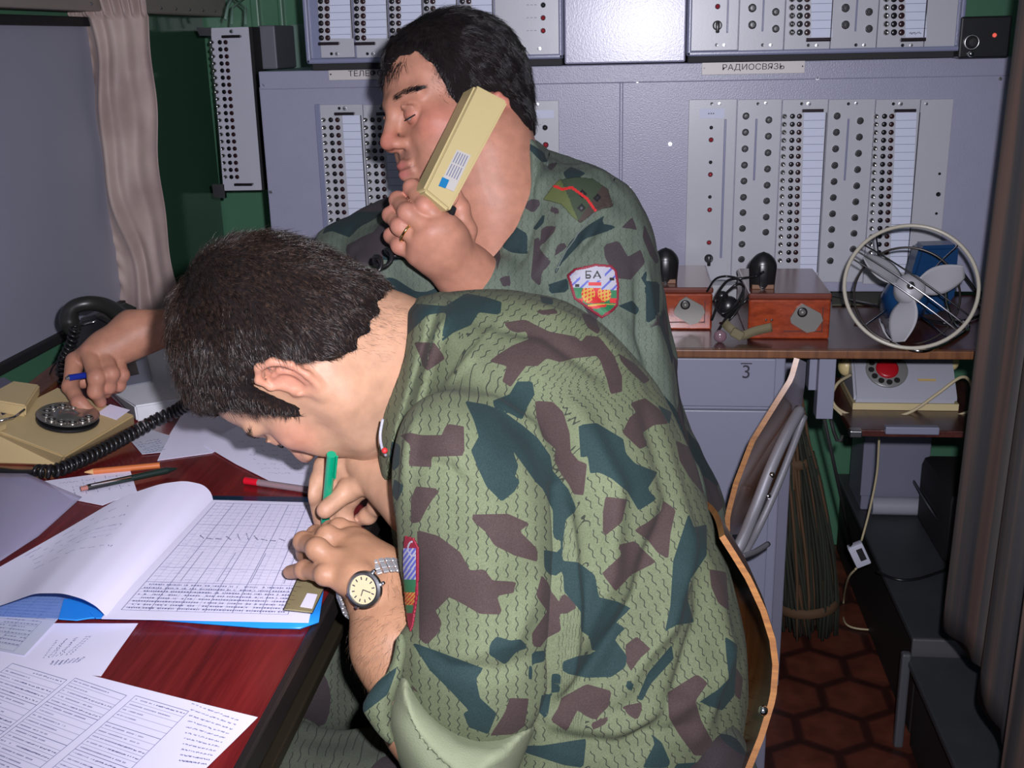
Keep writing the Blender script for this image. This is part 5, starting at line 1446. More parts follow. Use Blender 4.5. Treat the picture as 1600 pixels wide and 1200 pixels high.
# ---- pens
def pen(name, label, cat, a, b, parts, z=.004):
    A = D(*a, ZD + z); B = D(*b, ZD + z); t = thing(name, (A + B) / 2 - Vector((0, 0, z)), label, cat); d = B - A
    for nm, t0, t1, r0, r1, mat in parts:
        mb = MB(); mb.cyl(A + d * t0, A + d * t1, r0, r1, n=16); mb.build(nm, [mat], t, smooth='auto')
    return t
M_org = paint('orange_pencil_paint', srgb(200, 112, 62), .35); M_bare = paint('bare_pencil_wood', srgb(215, 165, 110), .6); M_dkg = paint('dark_green_plastic', (.010, .022, .018), .25)
M_clear = paint('clear_pen_plastic', (.55, .42, .45), .1, trans=.6); M_redc = paint('red_pen_cap', srgb(200, 20, 40), .25)
pen('pencil', 'orange wooden pencil lying left of centre on the desk', 'pencil', (132, 738), (250, 727), [('barrel', .12, 1, .0036, .0036, M_org), ('sharpened_tip', 0, .12, .0006, .0036, M_bare)], .0045)
pen('mechanical_pencil', 'dark green mechanical pencil with metal clip and pink eraser, on the small note', 'pencil', (126, 764), (276, 732), [('barrel', .28, .9, .0036, .0040, M_dkg), ('tip', .9, 1, .0036, .001, M_dkg), ('eraser', 0, .07, .0028, .0028, paint('pink_eraser', srgb(170, 110, 100), .7)), ('ferrule', .07, .28, .0036, .0036, M_black)], .0065)
mb = MB(); a = D(142, 758, ZD + .0115); b = D(205, 746, ZD + .0115); mb.box((a + b) / 2, ((b - a).length, .0022, .001), rot=Matrix.Rotation(math.atan2((b - a).y, (b - a).x), 3, 'Z')); mb.build('clip', [M_chrome], bpy.data.objects['mechanical_pencil'])
pen('ballpoint_pen', 'clear ballpoint pen with a red end cap, lying in front of the pen hand', 'pen', (383, 751), (500, 768), [('red_cap', 0, .18, .0042, .0040, M_redc), ('barrel', .18, .95, .0038, .0038, M_clear), ('refill', .10, .93, .0013, .0013, paint('red_ink_tube', (.35, .02, .04), .4))], .0045)
# ruler with a sticker
rl = thing('ruler', D(478, 930), 'olive stencil ruler with a small white sticker, under the left hand at the page edge', 'ruler')
def RQ(px, py): return D(px, py, ZD + .0098)
mb = MB(); mb.prism([RQ(*q) for q in ((470, 893), (515, 902), (488, 958), (443, 953))], (0, 0, .0014), bevel=.0002); 
mb.build('blade', [paint('olive_clear_plastic', srgb(140, 130, 96), .3, var=.25, vscale=60)], rl)
mb = MB(); mb.prism([D(*q, ZD + .0114) for q in ((480, 927), (496, 929), (488, 951), (469, 948))], (0, 0, .0002)); mb.build('sticker', [M_pap], rl)
mb = MB()
for k in range(9):
    a = D(lerp(471, 445, k / 8), lerp(896, 950, k / 8), ZD + .0114); b = D(lerp(471, 445, k / 8) + (9 if k % 3 == 0 else 5), lerp(896, 950, k / 8) + 1, ZD + .0114); sd = Vector((0, .0003, 0)); mb.quad([a + sd, b + sd, b - sd, a - sd])
a, b, c_, d_ = [D(*q, ZD + .0114) for q in ((470, 893), (515, 902), (488, 958), (443, 953))]
for p, q in ((a, b), (b, c_), (c_, d_), (d_, a)):
    dd = q - p; sd = Vector((-dd.y, dd.x, 0)).normalized() * .0004; mb.quad([p + sd, q + sd, q - sd, p - sd])
mb.build('graduations', [M_ink], rl)

# ---- beige rotary telephone
M_beige = paint('beige_plastic', srgb(196, 174, 128), .35, bump=.1, bscale=500)
tp_ = thing('rotary_telephone', D(100, 680), 'beige rotary dial telephone with a metal dial, being dialled', 'telephone')
t1, t2, t4 = D(101, 714, ZD + .018), D(211, 648, ZD + .021), D(-30, 664, ZD + .045)
nrm = (t2 - t1).cross(t4 - t1).normalized()
if nrm.z < 0: nrm = -nrm
t3 = t2 + (t4 - t1)
b1, b2, b4 = D(94, 728), D(212, 663), D(-45, 722); b1 = D(94, 728); 
b3 = b2 + (b4 - b1)
b3 = Vector((t3.x - .002, t3.y + .004, ZD)); b4 = Vector((t4.x - .003, t4.y - .012, ZD))
mb = MB(); V = [mb.bm.verts.new(q) for q in (t1, t2, t3, t4, b1, b2, b3, b4)]
for q in ((0, 1, 2, 3), (7, 6, 5, 4), (0, 4, 5, 1), (1, 5, 6, 2), (2, 6, 7, 3), (3, 7, 4, 0)): mb.bm.faces.new([V[i] for i in q])
bmesh.ops.recalc_face_normals(mb.bm, faces=mb.bm.faces); bmesh.ops.bevel(mb.bm, geom=list(mb.bm.edges), offset=.0025, segments=2, affect='EDGES')
mb.build('body', [M_beige], tp_, smooth='auto')
def onplane(px, py, h=0.0):
    r = _ray(px, py); n_ = np.array(nrm); p0 = np.array(t1 + nrm * h); return Vector((CAMP + r * ((p0 - CAMP) @ n_ / (r @ n_))).tolist())
dc = onplane(106, 657, .002); xa = (t2 - t1).normalized(); ya = nrm.cross(xa)
Md = Matrix.Translation(dc) @ basis(xa, ya, nrm).to_4x4()
rD = .0370
mb = MB(); mb.lathe([(rD, 0), (rD + .0005, .002), (rD - .001, .0035), (rD - .006, .0035), (rD - .007, .002), (0, .002)], Md, 48); mb.build('dial_base', [M_black], tp_, smooth='auto')
md_ = paint('dial_metal', (.42, .40, .36), .28, metal=.9)
dp = MB(); dp.lathe([(rD - .001, .0075), (rD + .0003, .0085), (rD - .002, .0098), (rD - .006, .0090), (rD - .019, .0090), (rD - .021, .0105), (rD - .026, .0110), (rD - .028, .0095), (.006, .0100), (0, .0104)], Md, 48)
dp.mat(1)
for k in range(10):
    a = math.radians(20 + 29.5 * k); M2 = Md @ Matrix.Translation((math.cos(a) * (rD - .0115), math.sin(a) * (rD - .0115), 0))
    dp.mat(0).lathe([(.0066, .0088), (.0062, .0105), (.0052, .0104), (.0050, .0092)], M2, 16); dp.mat(1).lathe([(.0056, .0094), (0, .0094)], M2, 14)
o = dp.build('dial_plate', [md_, paint('dial_hole_dark', (.012, .012, .012), .8)], tp_, smooth='auto')
mb = MB()
for k in range(10):
    a = math.radians(20 + 29.5 * k); p = Md @ Vector((math.cos(a) * (rD - .0115), math.sin(a) * (rD - .0115), .0097)); mb.box(p, (.0016, .003, .0003), rot=basis(xa, ya, nrm))
mb.build('digits', [paint('dial_digits', (.6, .6, .55), .5)], tp_)
mb = MB(); mb.prism([onplane(*q, .0004) for q in ((152, 646), (172, 632), (203, 641), (182, 656))], nrm * .0004); mb.build('number_card', [M_pap], tp_)
mb = MB()
for (p, q, r_, s_, h) in (((-30, 640), (20, 612), (62, 618), (40, 652), .016), ((-40, 660), (0, 652), (10, 672), (-30, 690), .010)):
    mb.prism([onplane(*w, .0) for w in (p, q, r_, s_)], nrm * h, bevel=.002)
mb.build('handset_cradle', [M_beige], tp_, smooth='auto')
mb = MB(); mb.tube([onplane(-10, 660, .018), onplane(22, 652, .020), onplane(38, 640, .018)], .0016); mb.build('cradle_wire', [M_chrome], tp_)

# ---- coiled cord from the telephone to the handset
def helix(path, r, pitch, wire, jit=0):
    P = [np.array(p) for p in path]; L = 0; out = []; up = np.array([0, 0, 1.0]); ph = 0
    seg = [np.linalg.norm(b - a) for a, b in zip(P, P[1:])]; tot = sum(seg); n = int(tot / pitch * 12)
    cum = np.concatenate([[0], np.cumsum(seg)])
    A = np.array(P)
    for i in range(n + 1):
        s_ = tot * i / n; p = np.array([np.interp(s_, cum, A[:, k]) for k in range(3)]); q = np.array([np.interp(min(tot, s_ + .004), cum, A[:, k]) for k in range(3)]); q0 = np.array([np.interp(max(0, s_ - .004), cum, A[:, k]) for k in range(3)])
        t = q - q0; t /= np.linalg.norm(t); a = np.cross(t, up); a /= np.linalg.norm(a); b = np.cross(a, t)
        w = 2 * math.pi * i / 12; rr = r if np.isscalar(r) else np.interp(s_ / tot, r[0], r[1])
        out.append(Vector((p + (a * math.cos(w) + b * math.sin(w)) * rr).tolist()))
    return out
hc = thing('coiled_cable', D(150, 700), 'black coiled cable running across the desk from the beige telephone behind the bowed head', 'cable')
p1 = [D(57, 737, ZD + .009), D(85, 736, ZD + .009), D(120, 722, ZD + .010), D(165, 700, ZD + .012), D(205, 678, ZD + .016), D(245, 656, ZD + .026), D(285, 636, ZD + .04), Vector(W(340, 590, 1.36)), Vector(W(420, 520, 1.30))]
mb = MB(); mb.tube(helix(catmull(p1, 10), .0068, .0078, .002), .0026, 6, caps=True); mb.build('coil', [M_black], hc)
p2 = catmull([Vector(W(420, 520, 1.30)), Vector(W(500, 450, 1.27)), Vector(W(560, 432, 1.25)), Vector(W(585, 415, 1.27)), Vector(W(607, 400, 1.31)), Vector(W(640, 375, 1.34))], 10)
mb = MB(); mb.tube(helix(p2, .0080, .034, .002), .0026, 6); mb.build('coil', [M_black], hc)
mb = MB(); mb.tube(catmull([D(-40, 735, ZD + .004), D(0, 736, ZD + .004), D(30, 739, ZD + .005), D(57, 739, ZD + .008)]), .0045, 8); mb.build('straight_lead', [M_black], hc)

# ---- black telephone behind it
bt = thing('black_telephone', D(150, 600), 'black telephone with its handset on top, standing behind the dialling hand', 'telephone')
def K(px, py, y): return Vector(onY(px, py, y))
mb = MB(); mb.prism([K(112, 600, 1.56), K(118, 500, 1.60), K(150, 492, 1.60), K(178, 505, 1.60), K(185, 600, 1.56)], (0, .10, 0), bevel=.006); mb.build('body', [M_black], bt, smooth='auto')
pts = catmull([K(116, 520, 1.55), K(108, 500, 1.55), K(114, 481, 1.55), K(138, 474, 1.56), K(165, 478, 1.58), K(186, 492, 1.60), K(200, 508, 1.62)], 6)
mb = MB(); mb.tube(pts, .010, 14, rs=[np.interp(i / (len(pts) - 1), [0, .15, .35, .7, .9, 1], [.011, .015, .011, .012, .015, .012]) for i in range(len(pts))]); mb.build('handset', [paint('worn_black_plastic', (.02, .02, .018), .35)], bt)
mb = MB(); mb.tube([K(128, 508, 1.54), K(150, 502, 1.54)], .0016); mb.build('metal_bar', [M_chrome], bt)
bcl = thing('black_coiled_lead', D(98, 590), 'short black coiled lead hanging beside the black telephone', 'cable')
p = catmull([K(118, 512, 1.52), K(110, 540, 1.52), K(98, 565, 1.52), K(97, 590, 1.52), K(104, 612, 1.52)], 8)
mb = MB(); mb.tube(helix([q + Vector((0, 0, .0)) for q in p], .0062, .0075, .002), .0022, 6); mb.build('coil', [M_black], bcl)
mb = MB(); mb.tube(catmull([K(108, 545, 1.54), K(85, 570, 1.54), K(75, 592, 1.56)]), .0012); mb.build('thin_wire', [M_black], bcl)
# ---- pale grey desk set with a dark window
gs = thing('desk_intercom', D(250, 620), 'pale grey desk box with a dark sunken window, behind the bowed head', 'desk box')
M_pg = paint('pale_grey_case', srgb(205, 207, 212), .4); M_mg = paint('mid_grey_case', srgb(120, 124, 138), .4)
f0, f1 = D(214, 659), D(330, 640); up_ = Vector((0, 0, 1)); bk_ = (D(262, 560) - D(214, 659)); 
F0, F1 = f0 + up_ * .022, f1 + up_ * .022
g0, g1 = D(172, 612, ZD + .03), D(300, 588, ZD + .03)
h0, h1 = D(150, 560, ZD + .045), D(290, 520, ZD + .045)
mb = MB(); 
L_ = [f0, F0, g0 * 1.0, h0, Vector((h0.x, h0.y, ZD))]; R_ = [f1, F1, g1, h1, Vector((h1.x, h1.y, ZD))]
Lv = [mb.bm.verts.new(q) for q in L_]; Rv = [mb.bm.verts.new(q) for q in R_]
for i in range(5): mb.bm.faces.new((Lv[i], Lv[(i + 1) % 5], Rv[(i + 1) % 5], Rv[i]))
mb.bm.faces.new(Lv[::-1]); mb.bm.faces.new(Rv)
bmesh.ops.recalc_face_normals(mb.bm, faces=mb.bm.faces); bmesh.ops.bevel(mb.bm, geom=list(mb.bm.edges), offset=.002, segments=2, affect='EDGES')
mb.build('case', [M_pg], gs, smooth='auto')
nn_ = ((g1 - g0).cross(h0 - g0)).normalized(); nn_ = nn_ if nn_.z > 0 else -nn_
def G(u, v): return g0 * (1 - u) * (1 - v) + g1 * u * (1 - v) + h0 * (1 - u) * v + h1 * u * v
mb = MB(); mb.prism([G(.03, .04) + nn_ * .001, G(.52, .04) + nn_ * .001, G(.52, .9) + nn_ * .001, G(.03, .9) + nn_ * .001], nn_ * .001); mb.build('panel', [M_mg], gs)
mb = MB(); mb.prism([G(.08, .25) + nn_ * .002, G(.38, .25) + nn_ * .002, G(.38, .82) + nn_ * .002, G(.08, .82) + nn_ * .002], nn_ * .001); mb.build('dark_window', [M_black], gs)
# ---- booklet at the far left
zb_ = ZD + .035
mb = MB(); mb.prism([D(*q, zb_) for q in ((-40, 606), (6, 590), (34, 607), (-30, 650))], (0, 0, -.028)); mb.mat(1)
mb.prism([D(*q, zb_ + .001) for q in ((-40, 606), (6, 590), (34, 607), (-30, 650))], (0, 0, .0008))
o = mb.build('booklet', [M_pap, paint('lavender_cover', srgb(108, 104, 124), .4)]); tag(o, 'grey lavender booklet with white edges at the left end of the desk', 'booklet')
# ------------------------------------------------------------------ clothing
from mathutils.bvhtree import BVHTree
def camo_mat(name, base, brown, green, sq, rough=.85, vscale=11, sqs=1.0):
    m, nt, b = nodes_of(name)
    L = nt.links.new
    def math_(op, a=None, b_=None, c=None):
        n = N(nt, 'ShaderNodeMath', operation=op)
        for i, v in enumerate((a, b_, c)):
            if v is None: continue
            if isinstance(v, (int, float)): n.inputs[i].default_value = v
            else: L(v, n.inputs[i])
        return n.outputs[0]
    def attr(nm): a = N(nt, 'ShaderNodeAttribute', attribute_name=nm); return a
    tc = N(nt, 'ShaderNodeTexCoord')
    cu = attr('cloth_uv'); sp = N(nt, 'ShaderNodeSeparateXYZ'); L(cu.outputs['Vector'], sp.inputs[0])
    u, v = sp.outputs[0], sp.outputs[1]                          # centimetres along / across the cloth
    # rows of short wavy strokes
    wob = math_('MULTIPLY', math_('SINE', math_('MULTIPLY', v, 8.2)), .11)
    uu = math_('ADD', math_('MULTIPLY', u, 1.28), wob)
    col = math_('FLOOR', uu); fu = math_('ABSOLUTE', math_('SUBTRACT', math_('FRACT', uu), .5))
    wn = N(nt, 'ShaderNodeTexWhiteNoise', noise_dimensions='1D'); L(col, wn.inputs['W'])
    vv = math_('ADD', math_('MULTIPLY', v, .62), wn.outputs['Value'])
    fv = math_('FRACT', vv)
    c2 = math_('ADD', math_('FLOOR', vv), math_('MULTIPLY', col, 17.3)); w2 = N(nt, 'ShaderNodeTexWhiteNoise', noise_dimensions='1D'); L(c2, w2.inputs['W'])
    on = math_('MULTIPLY', math_('LESS_THAN', fu, .062), math_('LESS_THAN', fv, math_('ADD', .64, math_('MULTIPLY', w2.outputs['Value'], .28))))
    on = math_('MULTIPLY', on, sqs)
    vo = N(nt, 'ShaderNodeTexVoronoi'); vo.inputs['Scale'].default_value = vscale; L(tc.outputs['Object'], vo.inputs['Vector'])
    sc_ = N(nt, 'ShaderNodeSeparateColor'); L(vo.outputs['Color'], sc_.inputs[0])
    vw = attr('loose_pattern').outputs['Fac']
    vb = math_('MULTIPLY', math_('LESS_THAN', sc_.outputs[0], .24), vw); vg = math_('MULTIPLY', math_('GREATER_THAN', sc_.outputs[0], .77), vw)
    fb = math_('MAXIMUM', math_('GREATER_THAN', attr('patch_brown').outputs['Fac'], 0.0), vb)
    fg = math_('MAXIMUM', math_('GREATER_THAN', attr('patch_green').outputs['Fac'], 0.0), vg)
    def mix(f, A, B, t='MIX'):
        x = N(nt, 'ShaderNodeMix', data_type='RGBA', blend_type=t)
        if isinstance(f, (int, float)): x.inputs['Factor'].default_value = f
        else: L(f, x.inputs['Factor'])
        for i, q in ((6, A), (7, B)):
            if isinstance(q, tuple): x.inputs[i].default_value = rgb(q)
            else: L(q, x.inputs[i])
        return x.outputs[2]
    no = N(nt, 'ShaderNodeTexNoise'); no.inputs['Scale'].default_value = 900; no.inputs['Detail'].default_value = 2; L(tc.outputs['Object'], no.inputs['Vector'])
    n3 = N(nt, 'ShaderNodeTexNoise'); n3.inputs['Scale'].default_value = 18; n3.inputs['Detail'].default_value = 6; L(tc.outputs['Object'], n3.inputs['Vector'])
    c = mix(on, base, sq); c = mix(fb, c, brown); c = mix(fg, c, green)
    r1 = N(nt, 'ShaderNodeMapRange'); r1.inputs[1].default_value = .3; r1.inputs[2].default_value = .7; r1.inputs[3].default_value = .80; r1.inputs[4].default_value = 1.15; L(no.outputs['Fac'], r1.inputs[0])
    r2 = N(nt, 'ShaderNodeMapRange'); r2.inputs[1].default_value = .3; r2.inputs[2].default_value = .7; r2.inputs[3].default_value = .88; r2.inputs[4].default_value = 1.08; L(n3.outputs['Fac'], r2.inputs[0])
    vm = N(nt, 'ShaderNodeVectorMath', operation='SCALE'); L(c, vm.inputs[0]); L(math_('MULTIPLY', r1.outputs[0], r2.outputs[0]), vm.inputs['Scale'])
    L(vm.outputs[0], b.inputs['Base Color'])
    b.inputs['Roughness'].default_value = rough; b.inputs['Specular IOR Level'].default_value = .2; b.inputs['Sheen Weight'].default_value = .02
    bp = N(nt, 'ShaderNodeBump'); bp.inputs['Strength'].default_value = .5; bp.inputs['Distance'].default_value = .0006
    L(no.outputs['Fac'], bp.inputs['Height']); L(bp.outputs['Normal'], b.inputs['Normal'])
    return m
def zpoly(s, o, t): 
    """outlines measured on an enlarged detail: list of 'x,y x,y ...'"""
    out = []
    for line in t.strip().splitlines():
        p = [tuple(map(float, q.split(','))) for q in line.split()]
        if len(p) > 2: out.append([(o[0] + a / s, o[1] + b / s) for a, b in p])
    return out
def fold_displace(V, Q, folds):
    n = normals_np(V, Q); face = np.clip(-n[:, 2], 0, 1)
    px = V[:, 0] / V[:, 2] * FPX + 800; py = V[:, 1] / V[:, 2] * FPX + 600
    disp = np.zeros(len(V))
    for pts, amp, sig in folds:
        p = np.array([(a, b) for a, b in pts], float)
        lo = p.min(0) - 4 * sig; hi = p.max(0) + 4 * sig
        m = np.where((px > lo[0]) & (px < hi[0]) & (py > lo[1]) & (py < hi[1]))[0]
        if not len(m): continue
        x, y = px[m], py[m]; best = np.full(len(m), 1e9); tt = np.zeros(len(m)); K_ = len(p) - 1
        for i in range(K_):
            d = p[i + 1] - p[i]; t = np.clip(((x - p[i][0]) * d[0] + (y - p[i][1]) * d[1]) / (d @ d), 0, 1)
            q = np.hypot(x - p[i][0] - t * d[0], y - p[i][1] - t * d[1]); w = q < best; best = np.where(w, q, best); tt = np.where(w, (i + t) / K_, tt)
        disp[m] += 1.8 * amp * np.exp(-(best / sig) ** 2) * np.sin(np.pi * np.clip(tt * .8 + .1, 0, 1)) * np.clip(face[m] * 1.6, 0, 1)
    return V + n * disp[:, None]
def cloth_object(name, V, Q, mat, parent, browns=(), greens=(), region=None, noise=.0022, uv=None, loose_all=False, label=None):
    n = normals_np(V, Q)
    V = V + n * (sdf_noise(V, 26, 5) * noise * 2.2 + sdf_noise(V * np.array([1, .45, 1]), 55, 6) * noise * 1.2)[:, None]
    px = V[:, 0] / V[:, 2] * FPX + 800; py = V[:, 1] / V[:, 2] * FPX + 600
    face = -n[:, 2]
    def sd(polys):
        d = np.full(len(V), -20.0)
        for p in polys:
            P = Poly2(p, pad=24, step=1.5); d = np.maximum(d, np.maximum(P(px, py), -20))
        return d
    db, dg = sd(browns), sd(greens)
    loose = (face < .02).astype(float)
    if region is not None: loose = np.maximum(loose, (Poly2(region, pad=40)(px, py) < 0).astype(float))
    if loose_all: loose[:] = 1
    db = np.where(loose > .5, -20, db); dg = np.where(loose > .5, -20, dg)
    me = mesh_np(name, cam2w(V), Q, True)
    for nm, val in (('patch_brown', db), ('patch_green', dg), ('loose_pattern', loose)):
        a = me.attributes.new(nm, 'FLOAT', 'POINT'); a.data.foreach_set('value', val.astype(np.float32))
    if uv is None: U = V[:, 0] * 100; Vv = V[:, 1] * 100
    else: U, Vv = uv(V, px, py)
    a = me.attributes.new('cloth_uv', 'FLOAT_VECTOR', 'POINT'); a.data.foreach_set('vector', np.stack([U, Vv, U * 0], 1).astype(np.float32).ravel())
    o = link(name, me, mat, parent)
    if label: o['label'] = label
    return o
class Surf:
    """finds points on a finished surface, to lay badges and seams on it"""
    def __init__(s, V, Q):
        s.t = BVHTree.FromPolygons([Vector(v) for v in cam2w(V).tolist()], Q.tolist())
    def hit(s, px, py, off=.0):
        r = Vector(_ray(px, py).tolist()); p, n, i, d = s.t.ray_cast(Vector(CAMP.tolist()), r.normalized())
        if p is None: return None
        if n.dot(r) > 0: n = -n
        return p + n * off
def decal(name, surf, box, nx, ny, paint_fn, mats, parent, off=.0015, label=None):
    """a thin badge following the cloth; paint_fn(px, py) gives the material slot or None"""
    x0, y0, x1, y1 = box; mb = MB(); vs = {}
    for i in range(nx + 1):
        for j in range(ny + 1):
            p = surf.hit(x0 + (x1 - x0) * i / nx, y0 + (y1 - y0) * j / ny, off)
            if p is not None: vs[i, j] = mb.bm.verts.new(p)
    for i in range(nx):
        for j in range(ny):
            k = paint_fn(x0 + (x1 - x0) * (i + .5) / nx, y0 + (y1 - y0) * (j + .5) / ny)
            if k is None: continue
            q = [vs.get(a) for a in ((i, j), (i + 1, j), (i + 1, j + 1), (i, j + 1))]
            if None in q: continue
            c = [v.co for v in q]
            if max((c[a] - c[b_]).length for a, b_ in ((0, 1), (1, 2), (0, 2), (1, 3))) > .02: continue
            f = mb.bm.faces.new(q); f.material_index = k
    for v in [v for v in mb.bm.verts if not v.link_faces]: mb.bm.verts.remove(v)
    me = bpy.data.meshes.new(name); mb.bm.normal_update(); mb.bm.to_mesh(me); mb.bm.free()
    me.polygons.foreach_set('use_smooth', [True] * len(me.polygons))
    o = link(name, me, mats, parent); solidify(o, .0014, 0)
    if label: o['label'] = label
    return o
def inpoly(p, x, y):
    ins = False
    for (ax, ay), (bx, by) in zip(p, p[1:] + p[:1]):
        if (ay > y) != (by > y) and x < ax + (y - ay) * (bx - ax) / (by - ay): ins = not ins
    return ins
def distpoly(p, x, y, closed=True):
    d = 1e9
    for (ax, ay), (bx, by) in zip(p, p[1:] + (p[:1] if closed else [])):
        dx, dy = bx - ax, by - ay; t = max(0, min(1, ((x - ax) * dx + (y - ay) * dy) / (dx * dx + dy * dy + 1e-9))); d = min(d, math.hypot(x - ax - t * dx, y - ay - t * dy))
    return d
def seam(name, surf, pts, mat, parent, r=.0009, off=.0008):
    q = []
    for a, b in zip(pts, pts[1:]):
        n = max(1, int(math.dist(a, b) / 6))
        for k in range(n):
            p = surf.hit(a[0] + (b[0] - a[0]) * k / n, a[1] + (b[1] - a[1]) * k / n, off)
            if p is not None and (not q or (p - q[-1]).length < .03): q.append(p)
    if len(q) > 3:
        mb = MB(); mb.tube(q, r, 6); mb.build(name, [mat], parent)
def S_(px, py, z): return w2cam(onZ(px, py, z))

# camouflage outlines of the writing man's jacket
Z3B = zpoly(2.5, (560, 440), '''
565,160 650,148 745,195 850,215 870,235 890,210 940,215 1000,290 1030,370 1030,430 985,440 970,380 945,310 930,290 840,300 790,315 735,300 700,330 655,330 625,370 595,412 562,390 580,330 510,312 545,285 600,250 665,225 655,195 620,200 590,190
870,125 920,130 945,190 935,205 895,180
1015,280 1080,320 1140,385 1115,400 1060,350 1025,310
690,465 760,470 800,510 825,590 830,670 805,690 770,655 720,610 695,530
770,650 830,665 860,700 893,712 880,835 840,830 820,790 790,750 765,700
345,555 412,565 415,680 285,685 285,725 195,720 205,640 160,600 200,590 250,600 325,600
225,800 325,810 290,850 265,890 240,940 205,945 205,850
445,910 585,907 670,945 630,975 700,1045 700,1095 610,1070 530,1030 500,980 445,935
1060,475 1120,455 1180,500 1212,555 1155,560 1110,590 1130,640 1100,655 1030,590 1060,530 1085,510
965,840 1050,850 1030,940 955,1000 955,900
1190,855 1240,890 1220,980 1210,1085 1170,1060 1130,1010 1075,970 1130,940 1180,900
215,235 300,240 340,300 270,350 250,330 240,290
690,115 770,105 780,125 720,130
1240,620 1300,650 1360,800 1345,830 1290,760 1255,700''')
Z4B = zpoly(2.286, (540, 780), '''
255,110 330,130 410,190 445,255 495,250 525,290 610,295 600,335 540,345 562,412 480,410 420,375 370,350 320,400 345,440 330,480 290,520 262,500 262,300
700,270 725,300 760,400 770,470 720,495 695,530 668,525 665,480 700,430 720,400 680,345
765,330 800,350 830,385 780,415 762,400
585,710 655,712 640,810 600,840 515,845 545,800 570,760
770,710 860,660 950,685 940,740 890,790 850,770 830,750 790,830 730,790 760,745
1040,490 1090,535 1050,570 1020,615 1000,580 1000,520
985,740 1060,725 1055,765 1040,790 1010,770
1150,690 1255,625 1295,655 1250,720 1270,790 1330,900 1320,918 1245,915 1190,840 1155,780
1300,250 1360,260 1370,400 1330,370 1305,310
875,800 940,775 935,800 885,825
1030,150 1110,225 1020,270 965,330 915,265 990,195 965,165
1395,600 1420,640 1410,720 1390,700
205,600 240,680 270,700 225,650''')
Z3G = zpoly(2.5, (560, 440), '''
205,85 340,95 420,45 500,60 560,80 555,130 470,120 440,170 370,200 320,240 345,120 270,130 165,235 180,150
415,465 500,480 570,510 640,560 700,610 750,680 760,740 820,810 850,880 845,900 810,930 800,1010 760,1000 760,890 720,810 690,780 600,655 625,720 610,765 635,775 610,820 560,860 500,800 470,735 440,660 470,605 450,540
525,465 590,440 620,390 680,390 688,440 660,490 640,540 570,505 530,490
860,560 930,552 1035,615 1045,670 1080,710 1170,745 1130,810 1165,850 1095,895 1050,820 990,770 940,745 905,750 895,680 868,690
710,55 760,65 760,90 715,85
1165,480 1225,510 1215,560 1180,500
130,620 165,640 160,720 135,740 120,690
140,770 180,800 150,860 130,830''')
Z4G = zpoly(2.286, (540, 780), '''
720,0 800,0 780,80 775,180 770,260 740,280 710,250 708,180 760,190 750,60
775,220 830,225 890,270 905,350 970,365 1020,390 965,440 1000,460 960,500 1005,560 1000,600 950,635 860,638 775,620 775,580 830,560 930,545 880,540 870,490 840,470 840,400 780,330
1225,50 1245,100 1290,90 1290,200 1230,290 1220,350 1245,440 1180,450 1140,475 1160,380 1170,220
1165,520 1172,570 1090,660 1060,720 1040,715 1080,620
1355,490 1400,520 1390,700 1345,755 1262,725 1330,680 1370,640 1360,560
540,490 590,505 625,500 655,530 610,545 570,592 512,555 515,515
235,510 320,540 495,605 465,640 480,710 540,765 510,840 440,815 420,765 440,755 370,680 300,610
665,545 715,540 710,580 665,590
655,590 668,600 665,655 652,640
735,625 770,620 765,690 735,690
700,700 735,690 720,790 690,760
640,880 700,880 860,855 850,960 780,950 640,905
1080,820 1095,840 1130,870 1160,940 1150,960 1060,960 1105,870
1180,945 1330,935 1320,1000 1160,1000
1000,640 1030,660 1020,690 1000,670''')
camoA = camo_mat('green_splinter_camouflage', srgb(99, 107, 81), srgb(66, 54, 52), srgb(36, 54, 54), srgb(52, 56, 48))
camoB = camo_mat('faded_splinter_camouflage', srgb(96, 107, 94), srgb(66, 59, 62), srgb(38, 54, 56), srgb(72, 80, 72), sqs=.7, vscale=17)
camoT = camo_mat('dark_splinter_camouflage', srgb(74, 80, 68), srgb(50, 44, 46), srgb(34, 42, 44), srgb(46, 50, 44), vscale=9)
M_thread = paint('pale_thread', srgb(150, 152, 125), .8)

# ------------------------------------------------------------------ the writing man
manA = thing('person', (0.02, 1.02, .0), 'man in bright green camouflage jacket, head bowed, writing at the desk with a green pen', 'person')
# jacket
f = Field((-.19, -.14, .72), (.33, .47, 1.36), .0033)
puff(f, [(640, 470), (700, 453), (800, 450), (900, 474), (970, 530), (1035, 610), (1085, 720), (1125, 840), (1155, 950), (1172, 1060), (1168, 1160), (1160, 1400), (720, 1400), (660, 1100), (625, 900), (605, 790), (596, 700), (610, 620), (628, 540)], 1.135, .175, .13, .03, smooth=2)
g = f.like()
puff(g, [(655, 625), (700, 608), (760, 622), (820, 668), (858, 730), (872, 850), (876, 960), (872, 1060), (850, 1135), (812, 1175), (760, 1190), (700, 1175), (648, 1135), (622, 1080), (612, 1020), (622, 985), (640, 970), (630, 900), (614, 800), (612, 720), (625, 660)], .955, .078, .075, .01, smooth=2)
f.merge(g, .034)
# inner hollow: opening of the rolled sleeve towards the forearm
f.chain([C(560, 1055, .965), C(592, 1045, .975), C(625, 1090, .99)], [.028, .028, .024], .006, op='sub')
